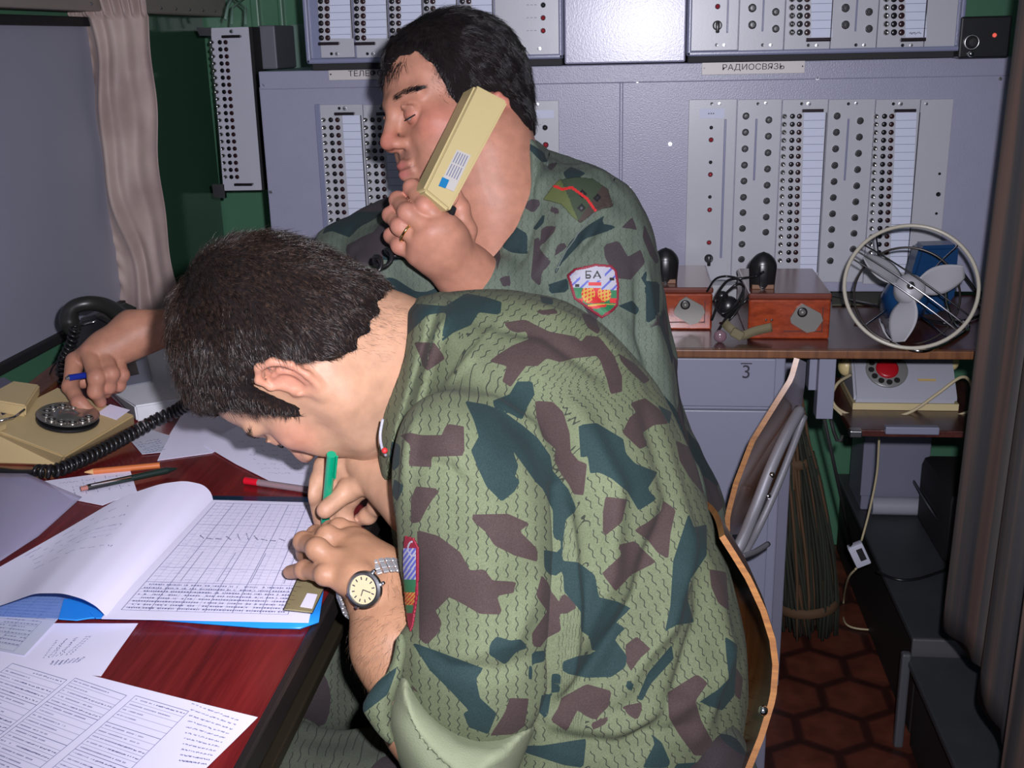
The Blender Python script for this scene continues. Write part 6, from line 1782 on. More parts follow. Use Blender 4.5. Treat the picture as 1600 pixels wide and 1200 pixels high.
# collar
g = f.like()
puff(g, [(638, 468), (705, 452), (712, 500), (672, 600), (640, 690), (606, 768), (590, 735), (590, 665), (612, 600), (628, 535)], 1.09, .105, .022, .01, smooth=1)
f.merge(g, .006)
f.chain([C(566, 560, 1.08), C(606, 575, 1.09), C(640, 600, 1.12)], [.056, .060, .055], .006, op='sub')
JV, JQ = f.mesh(); JV = smooth_np(JV, JQ, 2, .5)
foldsA = [([(868, 760), (878, 860), (872, 980), (868, 1080), (850, 1140)], -.012, 9), ([(885, 800), (892, 940), (880, 1080)], .006, 12),
          ([(700, 612), (770, 625), (830, 668), (862, 720)], .003, 7), ([(690, 616), (735, 560), (785, 492)], .0022, 6),
          ([(900, 640), (960, 760), (950, 900), (890, 1050)], .006, 18), ([(1010, 640), (1050, 780), (1000, 930), (900, 1080), (830, 1160)], -.006, 14), ([(1040, 700), (1075, 850), (1040, 980), (960, 1090)], .007, 16),
          ([(1090, 850), (1100, 960), (1060, 1080), (980, 1180)], -.006, 14), ([(1120, 900), (1130, 1020), (1090, 1150)], .006, 14),
          ([(760, 470), (840, 480), (930, 520), (1000, 600)], .005, 14), ([(740, 500), (850, 520), (950, 590)], -.004, 12),
          ([(650, 720), (700, 730), (760, 790)], -.003, 12), ([(640, 1000), (700, 1040), (780, 1050), (850, 1020)], -.003, 12), ([(850, 900), (800, 1000), (700, 1030)], .003, 16),
          ([(655, 640), (640, 700), (625, 800)], .003, 9), ([(700, 455), (690, 520), (650, 620)], -.004, 7), ([(870, 1130), (960, 1140), (1080, 1090), (1150, 1000)], .005, 16), ([(850, 1150), (960, 1165), (1090, 1130)], -.005, 12)]
JV = fold_displace(JV, JQ, foldsA)
def uvA(V, px, py):
    # strokes hang down the sleeve and slant across the back
    U = V[:, 0] * 100; Vv = V[:, 1] * 100
    t = smooth01((px - 860) / 60) * smooth01((py - 560) / 200 + .6)
    t2 = smooth01((640 - py) / 80) * smooth01((px - 700) / 40)
    a = -.42 * t + .75 * t2
    return U * np.cos(a) + Vv * np.sin(a), -U * np.sin(a) + Vv * np.cos(a)
jacket = cloth_object('jacket', JV, JQ, camoA, manA, Z3B + Z4B, Z3G + Z4G, noise=.0016, uv=uvA, label='green camouflage jacket with brown and dark green patches, short wavy strokes and a rolled up sleeve')
sfA = Surf(JV, JQ)
for pts in ([(664, 620), (692, 616), (736, 624), (784, 640), (820, 664), (852, 692), (866, 716), (858, 756), (852, 800)], [(690, 614), (720, 575), (755, 530), (786, 490)], [(640, 470), (634, 530), (618, 600), (597, 665)], [(700, 456), (690, 500), (660, 590)]):
    seam('seam', sfA, pts, M_thread, jacket, .0007)
# rolled cuff, pale inside of the cloth
f = Field((-.15, .17, .74), (.10, .45, 1.10), .0035)
puff(f, [(634, 1040), (660, 1092), (705, 1132), (760, 1150), (842, 1122), (822, 1172), (800, 1230), (780, 1300), (680, 1300), (640, 1230), (612, 1168), (602, 1121), (618, 1065)], .948, .094, .080, .01, smooth=1)
CV, CQ = f.mesh(); CV = smooth_np(CV, CQ, 1, .5); CV = fold_displace(CV, CQ, [([(620, 1100), (680, 1190), (740, 1230)], -.004, 14), ([(650, 1100), (720, 1170), (790, 1180)], .003, 14)])
M_inside = paint('plain_green_cloth', srgb(128, 136, 108), .9, bump=.5, bscale=800, var=.08, vscale=30)
me = mesh_np('rolled_cuff', cam2w(CV), CQ, True); o = link('rolled_cuff', me, M_inside, jacket); o['label'] = 'plain pale green turned up cuff'
f = Field((-.16, .17, .80), (-.05, .36, 1.10), .003)
puff(f, [(623, 981), (636, 1000), (632, 1045), (608, 1118), (620, 1168), (600, 1160), (570, 1118), (563, 1103), (588, 1066), (610, 1047)], .893, .012, .02, .004, smooth=1)
FV, FQ = f.mesh(); cloth_object('cuff_flap', smooth_np(FV, FQ, 1), FQ, camoA, jacket, [], [[(560, 1106), (584, 1070), (622, 1040), (606, 1085), (566, 1116)]], noise=.0008)
# shield patch on the sleeve, seen from the side
M_dred = paint('dark_red_stitching', srgb(128, 22, 44), .6, bump=.5, bscale=900); M_white = paint('white_stitching', srgb(165, 165, 176), .6, bump=.5, bscale=900)
M_blue_s = paint('blue_stitching', srgb(84, 92, 170), .6); M_green_s = paint('green_stitching', srgb(40, 110, 70), .6); M_gold = paint('gold_stitching', srgb(190, 150, 60), .6); M_red_s = paint('red_stitching', srgb(190, 40, 40), .6); M_blk_s = paint('black_stitching', (.01, .01, .012), .6)
pm = [M_dred, M_white, M_blue_s, M_green_s, M_gold, M_red_s, M_blk_s]
PA = zpoly(4, (440, 680), '785,628 838,640 868,700 868,860 862,1000 835,1190 818,1230 806,1200 790,1050 778,860 778,700')[0]
def paintA(x, y):
    if not inpoly(PA, x, y): return None
    if distpoly(PA, x, y) < 2.6 and x > 648 + (y - 850) * -.02: return 0
    if abs(math.hypot((x - 650) * 1.0, (y - 856) * .7) - 8) < 1: return 1
    if y < 856: return 0
    if y < 905: return 2 if math.sin(y * .6 + x * .9) > -.2 else 1
    if y < 925: return 3
    if y < 945: return 5 if math.sin(x * 1.2 + y) > 0 else 4
    return 3 if y < 958 else 0
decal('sleeve_patch', sfA, (630, 834, 662, 992), 32, 110, paintA, pm, jacket, .002, 'dark red shield patch seen edge on')

# body: head, left forearm and hand, right hand
headA = hA
fa = Field((-.23, .03, .80), (-.02, .40, 1.14), .002)
fl_ = fa.like()
WR = C(588, 905, 1.005)
fl_.chain([C(745, 1230, .95), C(672, 1120, .955), C(616, 1010, .975), WR], [.040, .038, .034, .028], .02)
hand = fa.like()
mcp = [S_(540, 908, .784), S_(528, 880, .795), S_(530, 850, .799), S_(548, 834, .794)]
for q in mcp: hand.cone(WR * .92 + S_(575, 880, .80) * .08, q, .019, .0115, .016)
hand.cone(S_(560, 900, .79), S_(556, 850, .795), .014, .014, .014)
fl_.merge(hand, .02)
fing = [([mcp[0], S_(508, 898, .790), S_(476, 890, .782), S_(453, 894, .770)], [.0100, .0082, .0075, .0064]),
        ([mcp[1], S_(496, 858, .806), S_(474, 846, .800), S_(473, 866, .776)], [.0108, .0090, .0080, .0066]),
        ([mcp[2], S_(512, 838, .806), S_(494, 836, .798), S_(490, 852, .776)], [.0105, .0090, .0080, .0066]),
        ([mcp[3], S_(530, 826, .802), S_(516, 828, .792), S_(508, 842, .776)], [.0100, .0088, .0078, .0066])]
for pts, rs in fing:
    g = fa.like(); g.chain(pts, rs, .004)
    for p, r in zip(pts[1:3], rs[1:3]): g.ell(p, (r * 1.12,) * 3, .004)
    fl_.merge(g, .0035)
fl_.ell(S_(560, 853, .801), (.006, .005, .006), .01)
AV, AQ = fl_.mesh(); AV = smooth_np(AV, AQ, 1, .4)
skA, rdA = np.array(SK1['skin']), np.array((.58, .30, .21))
spots = [(p, .010, rdA, .45) for pts, _ in fing for p in pts[1:]] + [(q, .012, rdA, .4) for q in mcp]
AT = paint_spots(AV, skA * np.array([.82, .76, .70]), spots)
fr = Field((-.20, .02, .95), (.02, .20, 1.20), .002)
rh = fr.like()
WR2 = S_(655, 790, .815)
rh.chain([C(735, 850, 1.12), WR2], [.034, .027], .02)
mc = [S_(560, 722, .838), S_(572, 730, .835), S_(590, 748, .825), S_(604, 768, .812)]
for q in mc: rh.cone(WR2, q, .022, .0125, .018)
f2 = [([mc[0], S_(508, 728, .832), S_(487, 772, .806), S_(499, 812, .772)], [.0118, .0095, .0086, .0072]),
      ([S_(622, 775, .812), S_(585, 750, .828), S_(545, 765, .815), S_(508, 797, .802)], [.0140, .0115, .0105, .0085]),
      ([mc[1], S_(522, 755, .815), S_(512, 792, .785), S_(524, 818, .770)], [.0115, .0092, .0084, .0072]),
      ([mc[2], S_(548, 776, .800), S_(536, 806, .778), S_(548, 822, .770)], [.0112, .0090, .0082, .0072]),
      ([mc[3], S_(590, 790, .790), S_(575, 806, .776), S_(562, 812, .770)], [.0105, .0086, .0078, .0068])]
for pts, rs in f2:
    g = fr.like(); g.chain(pts, rs, .004)
    for p, r in zip(pts[1:3], rs[1:3]): g.ell(p, (r * 1.10,) * 3, .004)
    rh.merge(g, .0016)
RV, RQ = rh.mesh(); RV = smooth_np(RV, RQ, 1, .4)
spots = [(p, .010, rdA, .5) for pts, _ in f2 for p in pts[1:]] + [(S_(506, 795, .797), .006, np.array((.66, .42, .36)), .8)]
RT = paint_spots(RV, skA * .95, spots)
# inner torso so that neck and arms join
ft = Field((-.14, -.09, .86), (.28, .44, 1.34), .010)
ft.chain([C(660, 590, 1.13), C(760, 700, 1.13), C(920, 1000, 1.15), C(960, 1200, 1.15)], [.065, .10, .10, .11], .04)
ft.chain([C(760, 690, 1.02), C(745, 900, .985), C(735, 1120, .96), C(745, 1230, .93)], [.035, .034, .034, .034], .01)
ft.chain([C(760, 640, 1.24), C(740, 760, 1.22), C(720, 850, 1.14), C(690, 820, 1.15)], [.05, .045, .036, .030], .01)
TV, TQ = ft.mesh()
Vb, Qb, Tb = join_parts([(hA['pose'].w(hA['V']), hA['Q'], hA['T']), (cam2w(AV), AQ, AT), (cam2w(RV), RQ, RT), (cam2w(TV), TQ, np.tile(skA, (len(TV), 1)))])
me = mesh_np('body', Vb, Qb, True); set_tint(me, Tb); bodyA = link('body', me, skin_a, manA)
eye_parts(hA['pose'], bodyA)
def flowA(R):
    c = np.array([-.055, .01, .10]); d = R - c; d[:, 2] *= .6
    sw = np.stack([-d[:, 2], 0 * d[:, 0], d[:, 0]], 1)
    return d + sw * .35 + np.array([.02, 0, -.03])
def lmA(R, m): return .55 + .65 * smooth01(m / .07)
hairA = hair_objects(hA, manA, hair_dark, 26000, .015, .00032, flowA, .30, .42, lenmap=lmA)
# nape hairs and forearm hairs
def sprinkle(name, V, Q, centre, rad, n, length, width, dirv, mat, parent, lift=.25, curl=.5):
    Nn = normals_np(V, Q); cen = V[Q].mean(1); d = np.sqrt((((cen - centre) / np.asarray(rad)) ** 2).sum(1)); m = np.where(d < 1)[0]
    if len(m) < 5: return
    w = np.clip(1 - d[m], 0.05, 1); pick = rng.choice(m, n, p=w / w.sum()); ww = rng.dirichlet((1, 1, 1, 1), n)
    R = (V[Q[pick]] * ww[..., None]).sum(1); NN = Nn[Q[pick]].mean(1); NN /= np.linalg.norm(NN, axis=1, keepdims=True)
    D_ = np.tile(np.array(dirv, float), (n, 1)); D_ -= NN * (D_ * NN).sum(1, keepdims=True); D_ /= np.linalg.norm(D_, axis=1, keepdims=True) + 1e-9
    sv, sq = strands(R, NN, D_, length * np.ones(n), width, lift, curl, 3)
    return sv, sq
hv = hA['V']; hq = hA['Q']
r_ = sprinkle('nape', hv, hq, np.array([-.075, .03, -.085]), (.04, .06, .035), 700, .008, .00011, (-.2, .2, -1), hair_dark, manA)
me = mesh_np('nape_hair', hA['pose'].w(r_[0]), r_[1], True); link('nape_hair', me, hair_dark, manA)
r_ = sprinkle('arm', AV, AQ, C(605, 1000, .95), (.05, .07, .07), 900, .010, .00013, (-.4, .9, 0), hair_dark, manA, .15, .7)
me = mesh_np('forearm_hair', cam2w(r_[0]), r_[1], True); link('forearm_hair', me, hair_mat('arm_hair', (.03, .015, .01), (.06, .03, .02)), manA)
# eyebrow
def brow(hd, parent, mat, n=420, name='eyebrow'):
    V, Q = hd['V'], hd['Q']; out = []
    for y in (1, -1):
        for c, r in (((.083, y * .018, .016), (.012, .012, .005)), ((.077, y * .034, .018), (.012, .014, .0045)), ((.070, y * .044, .0165), (.012, .012, .0042))):
            q = sprinkle(name, V, Q, np.array(c), r, n // 3, .010, .00026, (-.4, y * .9, .1), mat, parent, .15, .25)
            if q: out.append(q)
    n0 = 0; VV = []; QQ = []
    for v, q in out: VV.append(v); QQ.append(q + n0); n0 += len(v)
    me = mesh_np(name, hd['pose'].w(np.concatenate(VV)), np.concatenate(QQ), True); link(name, me, mat, parent)
brow(hA, manA, hair_dark)
# trousers
ft = Field((-.50, -.30, -.05), (.34, .30, .62), .008)      # world axes about (0, 1, 0)
def TW(x, y, z): return np.array([x, y - 1.0, z])
for yy_, kx in ((.84, -.36), (1.08, -.38)):
    ft.chain([TW(.02, (yy_ + 1.0) / 2 + .0, .53), TW(-.14, yy_, .555), TW(kx, yy_, .56)], [.11, .092, .070], .03)
    ft.chain([TW(kx, yy_, .56), TW(kx - .02, yy_, .32), TW(kx + .02, yy_, .10)], [.070, .062, .055], .03)
V_, Q_ = ft.mesh(); V_ = smooth_np(V_, Q_, 2) + np.array([0, 1.0, 0])
n_ = normals_np(V_, Q_); V_ = V_ + n_ * (np.sin(V_[:, 0] * 60 + V_[:, 1] * 50 + sdf_noise(V_, 14, 2) * 9) * .0035)[:, None]
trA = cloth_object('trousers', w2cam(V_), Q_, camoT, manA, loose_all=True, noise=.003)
for yy_, kx in ((.84, -.36), (1.08, -.38)):
    fb_ = Field((kx - .22, yy_ - .06, -.002), (kx + .10, yy_ + .06, .16), .006); fb_.chain([(kx + .03, yy_, .045), (kx - .14, yy_, .035)], [.046, .036], .02, flat=((0, 0, 1), .9)); fb_.cone((kx + .03, yy_, .06), (kx + .02, yy_, .13), .046, .050, .02)
    V_, Q_ = fb_.mesh(); V_[:, 2] = np.maximum(V_[:, 2], .002); me = mesh_np('boot', V_, Q_, True); link('boot', me, M_blackm, manA)
# neck cord
mb = MB(); mb.tube(catmull([Vector(W(598, 655, .99)), Vector(W(594, 680, .985)), Vector(W(597, 700, .99)), Vector(W(603, 712, 1.0))]), .0014, 6); mb.mat(1); mb.ball(Vector(W(601, 704, .985)), .0028, 6)
mb.build('neck_cord', [M_white, M_red_s], manA)
# wristwatch
wt_ax = C(612, 1005, .965) - C(560, 885, 1.02); wt_ax /= np.linalg.norm(wt_ax)
wc = C(588, 922, .992)
wn_ = np.array([-.42, .05, -.90]); wn_ -= wt_ax * (wn_ @ wt_ax); wn_ /= np.linalg.norm(wn_)
ws = np.cross(wt_ax, wn_)
dcen = C(569, 921, .944)
wt = thing('wristwatch', cam2w(dcen), 'x', 'x'); del wt['label']; del wt['category']; wt.parent = manA; wt.location = Vector(cam2w(dcen).tolist()) - Vector(manA.location)
wt['label'] = 'steel wristwatch with a cream dial and link bracelet'
nD = np.array([-.35, -.05, -.93]); nD /= np.linalg.norm(nD); aD = wt_ax - nD * (wt_ax @ nD); aD /= np.linalg.norm(aD); bD = np.cross(nD, aD)
Mw = Matrix(np.block([[RC @ np.stack([bD, aD, nD], 1), cam2w(dcen).reshape(3, 1)], [np.zeros((1, 3)), np.ones((1, 1))]]).tolist())
mb = MB(); mb.lathe([(.0, -.006), (.0135, -.006), (.0158, -.003), (.0158, .001), (.0140, .0028), (.0126, .0026), (.0124, .0014), (0, .0014)], Mw, 40)
for s_ in (-1, 1): 
    for q in (-1, 1):
        v = mb.box(Mw @ Vector((s_ * .0135, q * .0065, -.0025)), (.008, .003, .004), rot=Mw.to_3x3(), bevel=.0008)
mb.build('watch_case', [M_steel], wt, smooth='auto')
mb = MB(); mb.lathe([(.0122, .0016), (0, .0016)], Mw, 32); mb.mat(1)
for k in range(12):
    a = math.radians(30 * k); mb.box(Mw @ Vector((math.cos(a) * .0095, math.sin(a) * .0095, .0018)), (.0026, .0009, .0003), rot=Mw.to_3x3() @ Matrix.Rotation(a, 3, 'Z'))
for a, l in ((1.0, .0075), (2.6, .0055)): mb.box(Mw @ Vector((math.cos(a) * l / 2, math.sin(a) * l / 2, .0022)), (l, .0007, .0003), rot=Mw.to_3x3() @ Matrix.Rotation(a, 3, 'Z'))
mb.build('watch_dial', [paint('cream_dial', srgb(214, 200, 160), .3, metal=.2), M_ink], wt)
mb = MB(); nseg = 34
for k in range(nseg):
    a = 2 * math.pi * k / nseg; d_ = wn_ * math.cos(a) + ws * math.sin(a)
    if math.cos(a) > .90: continue
    p = wc + d_ * .0335
    fr_ = basis(Vector((RC @ (np.cross(wt_ax, d_))).tolist()), Vector((RC @ wt_ax).tolist()), Vector((RC @ d_).tolist()))
    for q, w in ((-.0058, .0042), (0, .006), (.0058, .0042)): mb.box(Vector(cam2w(p + wt_ax * q).tolist()), (.0052, w, .0024), rot=fr_, bevel=.0006, seg=1)
mb.build('bracelet', [paint('brushed_steel', (.55, .55, .56), .42, metal=.7)], wt)
# green pen
gp = thing('ballpoint_pen', S_(507, 830, .757) * 0 + onZ(507, 830, .760), 'green ballpoint pen held upright in the writing man\'s right hand', 'pen')
A_ = Vector(onZ(506, 836, .7595)); B_ = Vector(W(518, 710, depth_of(onZ(518, 710, .868)) + .012)); d_ = B_ - A_
M_gpen = paint('green_pen_plastic', srgb(0, 150, 110), .25)
for nm, t0, t1, r0, r1, m_ in (('tip', 0, .05, .0006, .0022, M_steel), ('grip', .05, .20, .0026, .0042, M_gpen), ('barrel', .20, 1, .0044, .0044, M_gpen)):
    mb = MB(); mb.cyl(A_ + d_ * t0, A_ + d_ * t1, r0, r1, n=16); mb.build(nm, [m_], gp, smooth='auto')
mb = MB(); rr_ = Vector((RC @ np.array([1, 0, -.4])).tolist()).normalized() * .006; mb.cyl(A_ + d_ * .72 + rr_, A_ + d_ * .98 + rr_, .0012, n=8); mb.build('clip', [M_gpen], gp)
# ------------------------------------------------------------------ the man on the telephone
manB = thing('person', (.05, 1.45, .0), 'man sitting upright in faded camouflage, holding a beige handset to his face and dialling', 'person')
ZB_B = zpoly(3.75, (780, 200), '''
100,300 165,300 185,360 95,350
150,440 190,415 235,420 240,450 200,500 145,465
270,575 335,575 330,600 260,680 240,670 245,600
205,650 235,640 240,720 290,790 250,850 240,930 185,880 200,720
610,685 700,660 755,755 830,710 855,790 770,890 690,880 620,760
780,520 810,600 770,590 715,585
345,680 380,670 400,700 310,760
290,210 350,195 310,250 280,240
0,880 60,860 70,930 20,930
290,450 360,480 340,510 300,490
850,560 940,780 920,800 880,740 840,640
230,700 280,760 300,790 270,830 225,760
470,960 560,1010 600,1060 560,1150 480,1020
-60,760 0,700 10,760 -20,860
-330,690 -260,700 -240,760 -320,790
-560,640 -500,600 -440,640 -500,700''')
ZB_G = zpoly(3.75, (780, 200), '''
130,60 260,140 285,200 250,200 180,130
0,570 100,580 165,620 165,740 70,730 20,700
375,260 420,225 510,265 450,300 390,300
190,600 270,490 260,560 215,600
315,850 420,660 520,570 620,510 600,560 690,575 650,600 500,650 370,790 330,860
280,920 400,880 410,960 300,970
690,1045 780,1010 820,1060 810,1100 740,1065
860,900 940,900 940,1100 860,1150 860,1000
830,870 870,830 850,960
-180,760 -100,740 -60,820 -140,860
-700,640 -620,600 -600,700 -680,740
-420,560 -360,540 -340,640 -420,640''')
f = Field((-.27, -.35, 1.14), (.40, .50, 1.76), .005)
puff(f, [(545, 352), (590, 330), (640, 318), (720, 330), (790, 262), (815, 205), (850, 232), (885, 246), (950, 266), (1000, 310), (1024, 380), (1040, 470), (1056, 560), (1068, 640), (1105, 720), (1135, 780), (1155, 900), (1150, 1150), (760, 1150), (680, 800), (620, 600), (560, 480), (520, 420)], 1.52, .155, .11, .03, smooth=2)
g = f.like()
puff(g, [(850, 262), (900, 250), (955, 268), (1000, 312), (1024, 372), (1034, 450), (1046, 540), (1064, 640), (1080, 700), (1000, 760), (900, 700), (840, 600), (800, 480), (780, 430), (812, 340)], 1.40, .080, .08, .01, smooth=2)
f.merge(g, .035)
# sleeve of the raised forearm and the outstretched right arm
f.chain([C(930, 640, 1.38), C(850, 560, 1.36), C(785, 468, 1.345)], [.072, .064, .050], .02)
f.chain([C(640, 400, 1.56), C(560, 420, 1.55), C(505, 445, 1.52)], [.085, .066, .056], .03)
# neck opening
g = f.like()
puff(g, [(620, 100), (830, 100), (826, 235), (816, 292), (796, 345), (768, 396), (742, 436), (706, 425), (680, 340)], 1.32, .10, .012, .004, smooth=1)
f.F = -smin(-f.F, g.F, .006)
f.chain([C(760, 180, 1.40), C(775, 320, 1.42)], [.07, .066], .006, op='sub')
# collar leaves
g = f.like()
puff(g, [(816, 200), (838, 222), (852, 262), (850, 320), (826, 390), (800, 440), (752, 446), (742, 436), (770, 396), (798, 345), (818, 292), (824, 240)], 1.385, .042, .010, .004, smooth=1)
f.merge(g, .008)
BV, BQ = f.mesh(); BV = smooth_np(BV, BQ, 2, .5)
foldsB = [([(850, 262), (838, 330), (815, 400), (790, 445)], -.004, 6), ([(880, 340), (860, 400), (830, 450)], .005, 10), ([(905, 350), (890, 420), (850, 470)], -.005, 9),
          ([(950, 320), (900, 400), (870, 430)], .006, 9), ([(975, 350), (930, 380), (880, 430)], -.004, 8), ([(1010, 420), (1012, 480), (1030, 560)], .005, 10), ([(1000, 440), (1000, 520), (1020, 600)], -.005, 8),
          ([(900, 460), (960, 500), (1000, 560)], .004, 12), ([(540, 380), (580, 420), (600, 440)], .006, 10), ([(520, 400), (560, 440)], -.005, 8), ([(1060, 620), (1090, 700), (1120, 760)], -.007, 10), ([(1040, 640), (1070, 720), (1100, 790)], .007, 9),
          ([(830, 250), (870, 262), (880, 300)], -.002, 6)]
BV = fold_displace(BV, BQ, foldsB)
jacketB = cloth_object('jacket', BV, BQ, camoB, manB, ZB_B, ZB_G, region=[(770, 190), (1040, 190), (1048, 470), (1000, 530), (770, 500)], noise=.0034, label='faded grey green camouflage jacket, open at the collar')
sfB = Surf(BV, BQ)
for pts in ([(858, 240), (850, 300), (832, 370), (800, 438)], [(960, 280), (930, 330), (884, 392), (866, 430)]): seam('seam', sfB, pts, paint('dull_thread', srgb(96, 104, 100), .8), jacketB, .0008)
# badge
SH = zpoly(3.75, (780, 200), '405,870 450,828 560,798 650,805 682,835 697,930 692,1040 660,1082 602,1110 560,1082 440,1000 418,930')[0]
def L_(pts, x, y, w): return distpoly(pts, x, y, False) < w
def paintB(x, y):
    if not inpoly(SH, x, y): return None
    if distpoly(SH, x, y) < 3.6: return 0
    u, v = (x - 780) * 3.75, (y - 200) * 3.75
    v2 = v - 857; 
    # letters
    for st in ([(-2, -1)],): pass
    if L_([(u0, v0) for u0, v0 in ((536, 842), (508, 842), (508, 880), (528, 880), (534, 872), (528, 863), (510, 863))], u, v, 4.2): return 6
    if L_([(552, 880), (572, 842), (590, 880)], u, v, 4.2) or L_([(560, 870), (583, 870)], u, v, 3): return 6
    if v < 896 - .0 * u and (475 < u < 615): return 1
    if v < 945 + .06 * (u - 550) and not (520 < u < 595 and v > 905):
        return 6 if (abs(u - 456) < 12 and 920 < v < 935) or (abs(u - 655) < 12 and 880 < v < 895) else (1 if (int((u + v) / 16) % 4) else 2)
    r = math.hypot((u - 565) / 1.15, v - 985)
    if 520 < u < 600 and 900 < v < 940: return 1 if v > 925 else 5
    for cx, s_ in ((520, 1), (612, -1)):
        q = math.hypot((u - cx) / 1.0, (v - 975) / 1.25)
        if q < 38: return 4 if (math.sin(u * .32) + math.sin(v * .27 + u * .1)) > -.5 else 5
    if abs(u - 566) < 22 and 950 < v < 1035: return 5
    if v > 1030: 
        return 5 if abs(v - 1052 - .002 * (u - 575) ** 2 * -1) < 7 and abs(u - 575) < 45 else (4 if abs(v - 1040) < 5 else 3)
    if u < 490 or u > 640: return 3 if v < 1000 else 5
    return 3 if r > 60 else 5
decal('sleeve_patch', sfB, (886, 410, 968, 498), 92, 98, paintB, pm, jacketB, .0025, 'dark red edged shield patch with black letters and golden lions')
SB = [(851, 313), (873, 285), (900, 280), (925, 283), (948, 299), (955, 323), (930, 333), (908, 349), (893, 338), (878, 320)]
def paintS(x, y):
    if not inpoly(SB, x, y): return None
    if L_([(868, 294), (880, 299), (893, 296), (905, 305), (916, 313), (926, 327), (933, 334)], x, y, 2.0): return 1
    for cx, cy in ((908, 327), (932, 312), (909, 306)):
        if abs(x - cx) + abs(y - cy) < 7: return 2 if abs(x - cx) + abs(y - cy) > 2.5 else 3
    return 4 if (x + .7 * y) > 1145 else (5 if (x - .4 * y) < 765 else 0)
decal('shoulder_board', sfB, (848, 276, 958, 352), 100, 70, paintS, [paint('olive_board', srgb(52, 64, 46), .8), M_red_s, M_blk_s, M_steel, paint('brown_board', srgb(60, 50, 44), .8), paint('moss_board', srgb(82, 92, 52), .8)], jacketB, .003, 'olive shoulder board with a red stripe and small stars')

# body
fa = Field((-.16, -.24, 1.16), (.10, .03, 1.46), .002)
fl_ = fa.like()
WRB = C(728, 428, 1.325)
fl_.chain([C(850, 545, 1.365), C(780, 468, 1.35), WRB], [.036, .034, .030], .02)
mB = [C(696, 352, 1.268), C(674, 362, 1.262), C(658, 378, 1.270), (C(652, 398, 1.285))]
hand = fa.like()
for q in mB: hand.cone(WRB, q, .024, .0132, .020)
hand.cone(C(690, 395, 1.285), C(700, 372, 1.28), .020, .020, .02)
fl_.merge(hand, .02)
fB = [([mB[0], C(664, 322, 1.262), C(643, 293, 1.285), C(652, 288, 1.305)], [.0122, .0102, .0090, .0078]),
      ([mB[1], C(636, 332, 1.264), C(621, 312, 1.290), C(642, 308, 1.312)], [.0118, .0100, .0088, .0076]),
      ([mB[2], C(625, 354, 1.272), C(610, 336, 1.292), C(632, 330, 1.315)], [.0114, .0096, .0086, .0074]),
      ([mB[3], C(625, 384, 1.288), C(612, 368, 1.302), C(632, 358, 1.32)], [.0110, .0094, .0085, .0074]),
      ([C(718, 410, 1.31), C(728, 360, 1.300), C(718, 325, 1.296), C(708, 300, 1.298)], [.0150, .0122, .0112, .0092])]
for pts, rs in fB:
    g = fa.like(); g.chain(pts, rs, .005)
    for p, r in zip(pts[1:3], rs[1:3]): g.ell(p, (r * 1.0,) * 3, .004)
    fl_.merge(g, .0018)
LV, LQ = fl_.mesh(); LV = smooth_np(LV, LQ, 1, .4)
skB = np.array(SK2['skin']); rdB = np.array((.60, .22, .18))
LT = paint_spots(LV, skB, [(p, .012, rdB, .6) for pts, _ in fB for p in pts[1:]] + [(q, .013, rdB, .8) for q in mB])
# right arm to the dial
fr = Field((-.66, -.10, 1.38), (-.22, .08, 1.58), .002)
ra = fr.like()
WR3 = C(212, 520, 1.500)
E1 = C(500, 450, 1.52)
ra.chain([E1, WR3 * .35 + E1 * .65 + np.array([0, .003, 0]), WR3], [.040, .037, .0265], .02, flat=((0, .3, 1), .86))
hand = fr.like()
mR = [C(117, 564, 1.475), C(140, 552, 1.465), C(162, 552, 1.470), C(182, 558, 1.480)]
for q in mR: hand.cone(WR3, q, .0215, .0115, .018)
hand.cone(C(165, 542, 1.482), C(185, 538, 1.485), .017, .017, .02)
ra.merge(hand, .02)
fR = [([mR[0], C(110, 604, 1.452), C(124, 630, 1.434), C(147, 648, 1.436)], [.0122, .0098, .0090, .0074]),
      ([mR[1], C(151, 590, 1.440), C(149, 612, 1.444), C(157, 628, 1.462)], [.0125, .0106, .0092, .0078]),
      ([mR[2], C(174, 584, 1.450), C(170, 604, 1.458), C(166, 614, 1.475)], [.0115, .0098, .0086, .0074]),
      ([mR[3], C(191, 586, 1.468), C(186, 602, 1.474), C(178, 608, 1.486)], [.0105, .0086, .0078, .0068]),
      ([C(176, 550, 1.51), C(150, 584, 1.50), C(130, 596, 1.495)], [.0140, .0118, .0090])]
for pts, rs in fR:
    g = fr.like(); g.chain(pts, rs, .004)
    for p, r in zip(pts[1:3], rs[1:3]): g.ell(p, (r * 1.0,) * 3, .004)
    ra.merge(g, .0018)
R2V, R2Q = ra.mesh(); R2V = smooth_np(R2V, R2Q, 1, .4)
R2T = paint_spots(R2V, skB * np.array([1, 1.02, 1.0]), [(p, .011, rdB, .5) for pts, _ in fR for p in pts[1:]] + [(q, .012, rdB, .4) for q in mR])
ft = Field((-.14, -.24, 1.30), (.30, .40, 1.74), .010)
ft.chain([C(775, 330, 1.45), C(790, 420, 1.50), C(880, 700, 1.52), C(960, 1000, 1.52)], [.06, .095, .11, .12], .03)
ft.chain([C(740, 380, 1.44), C(790, 400, 1.45)], [.055, .06], .03)
ft.chain([C(930, 330, 1.43), C(930, 520, 1.41), C(900, 620, 1.40), C(850, 545, 1.38)], [.042, .04, .036, .034], .01)
ft.chain([C(640, 380, 1.56), C(560, 420, 1.55), E1], [.045, .040, .036], .01)
T2V, T2Q = ft.mesh(); T2V = smooth_np(T2V, T2Q, 2)
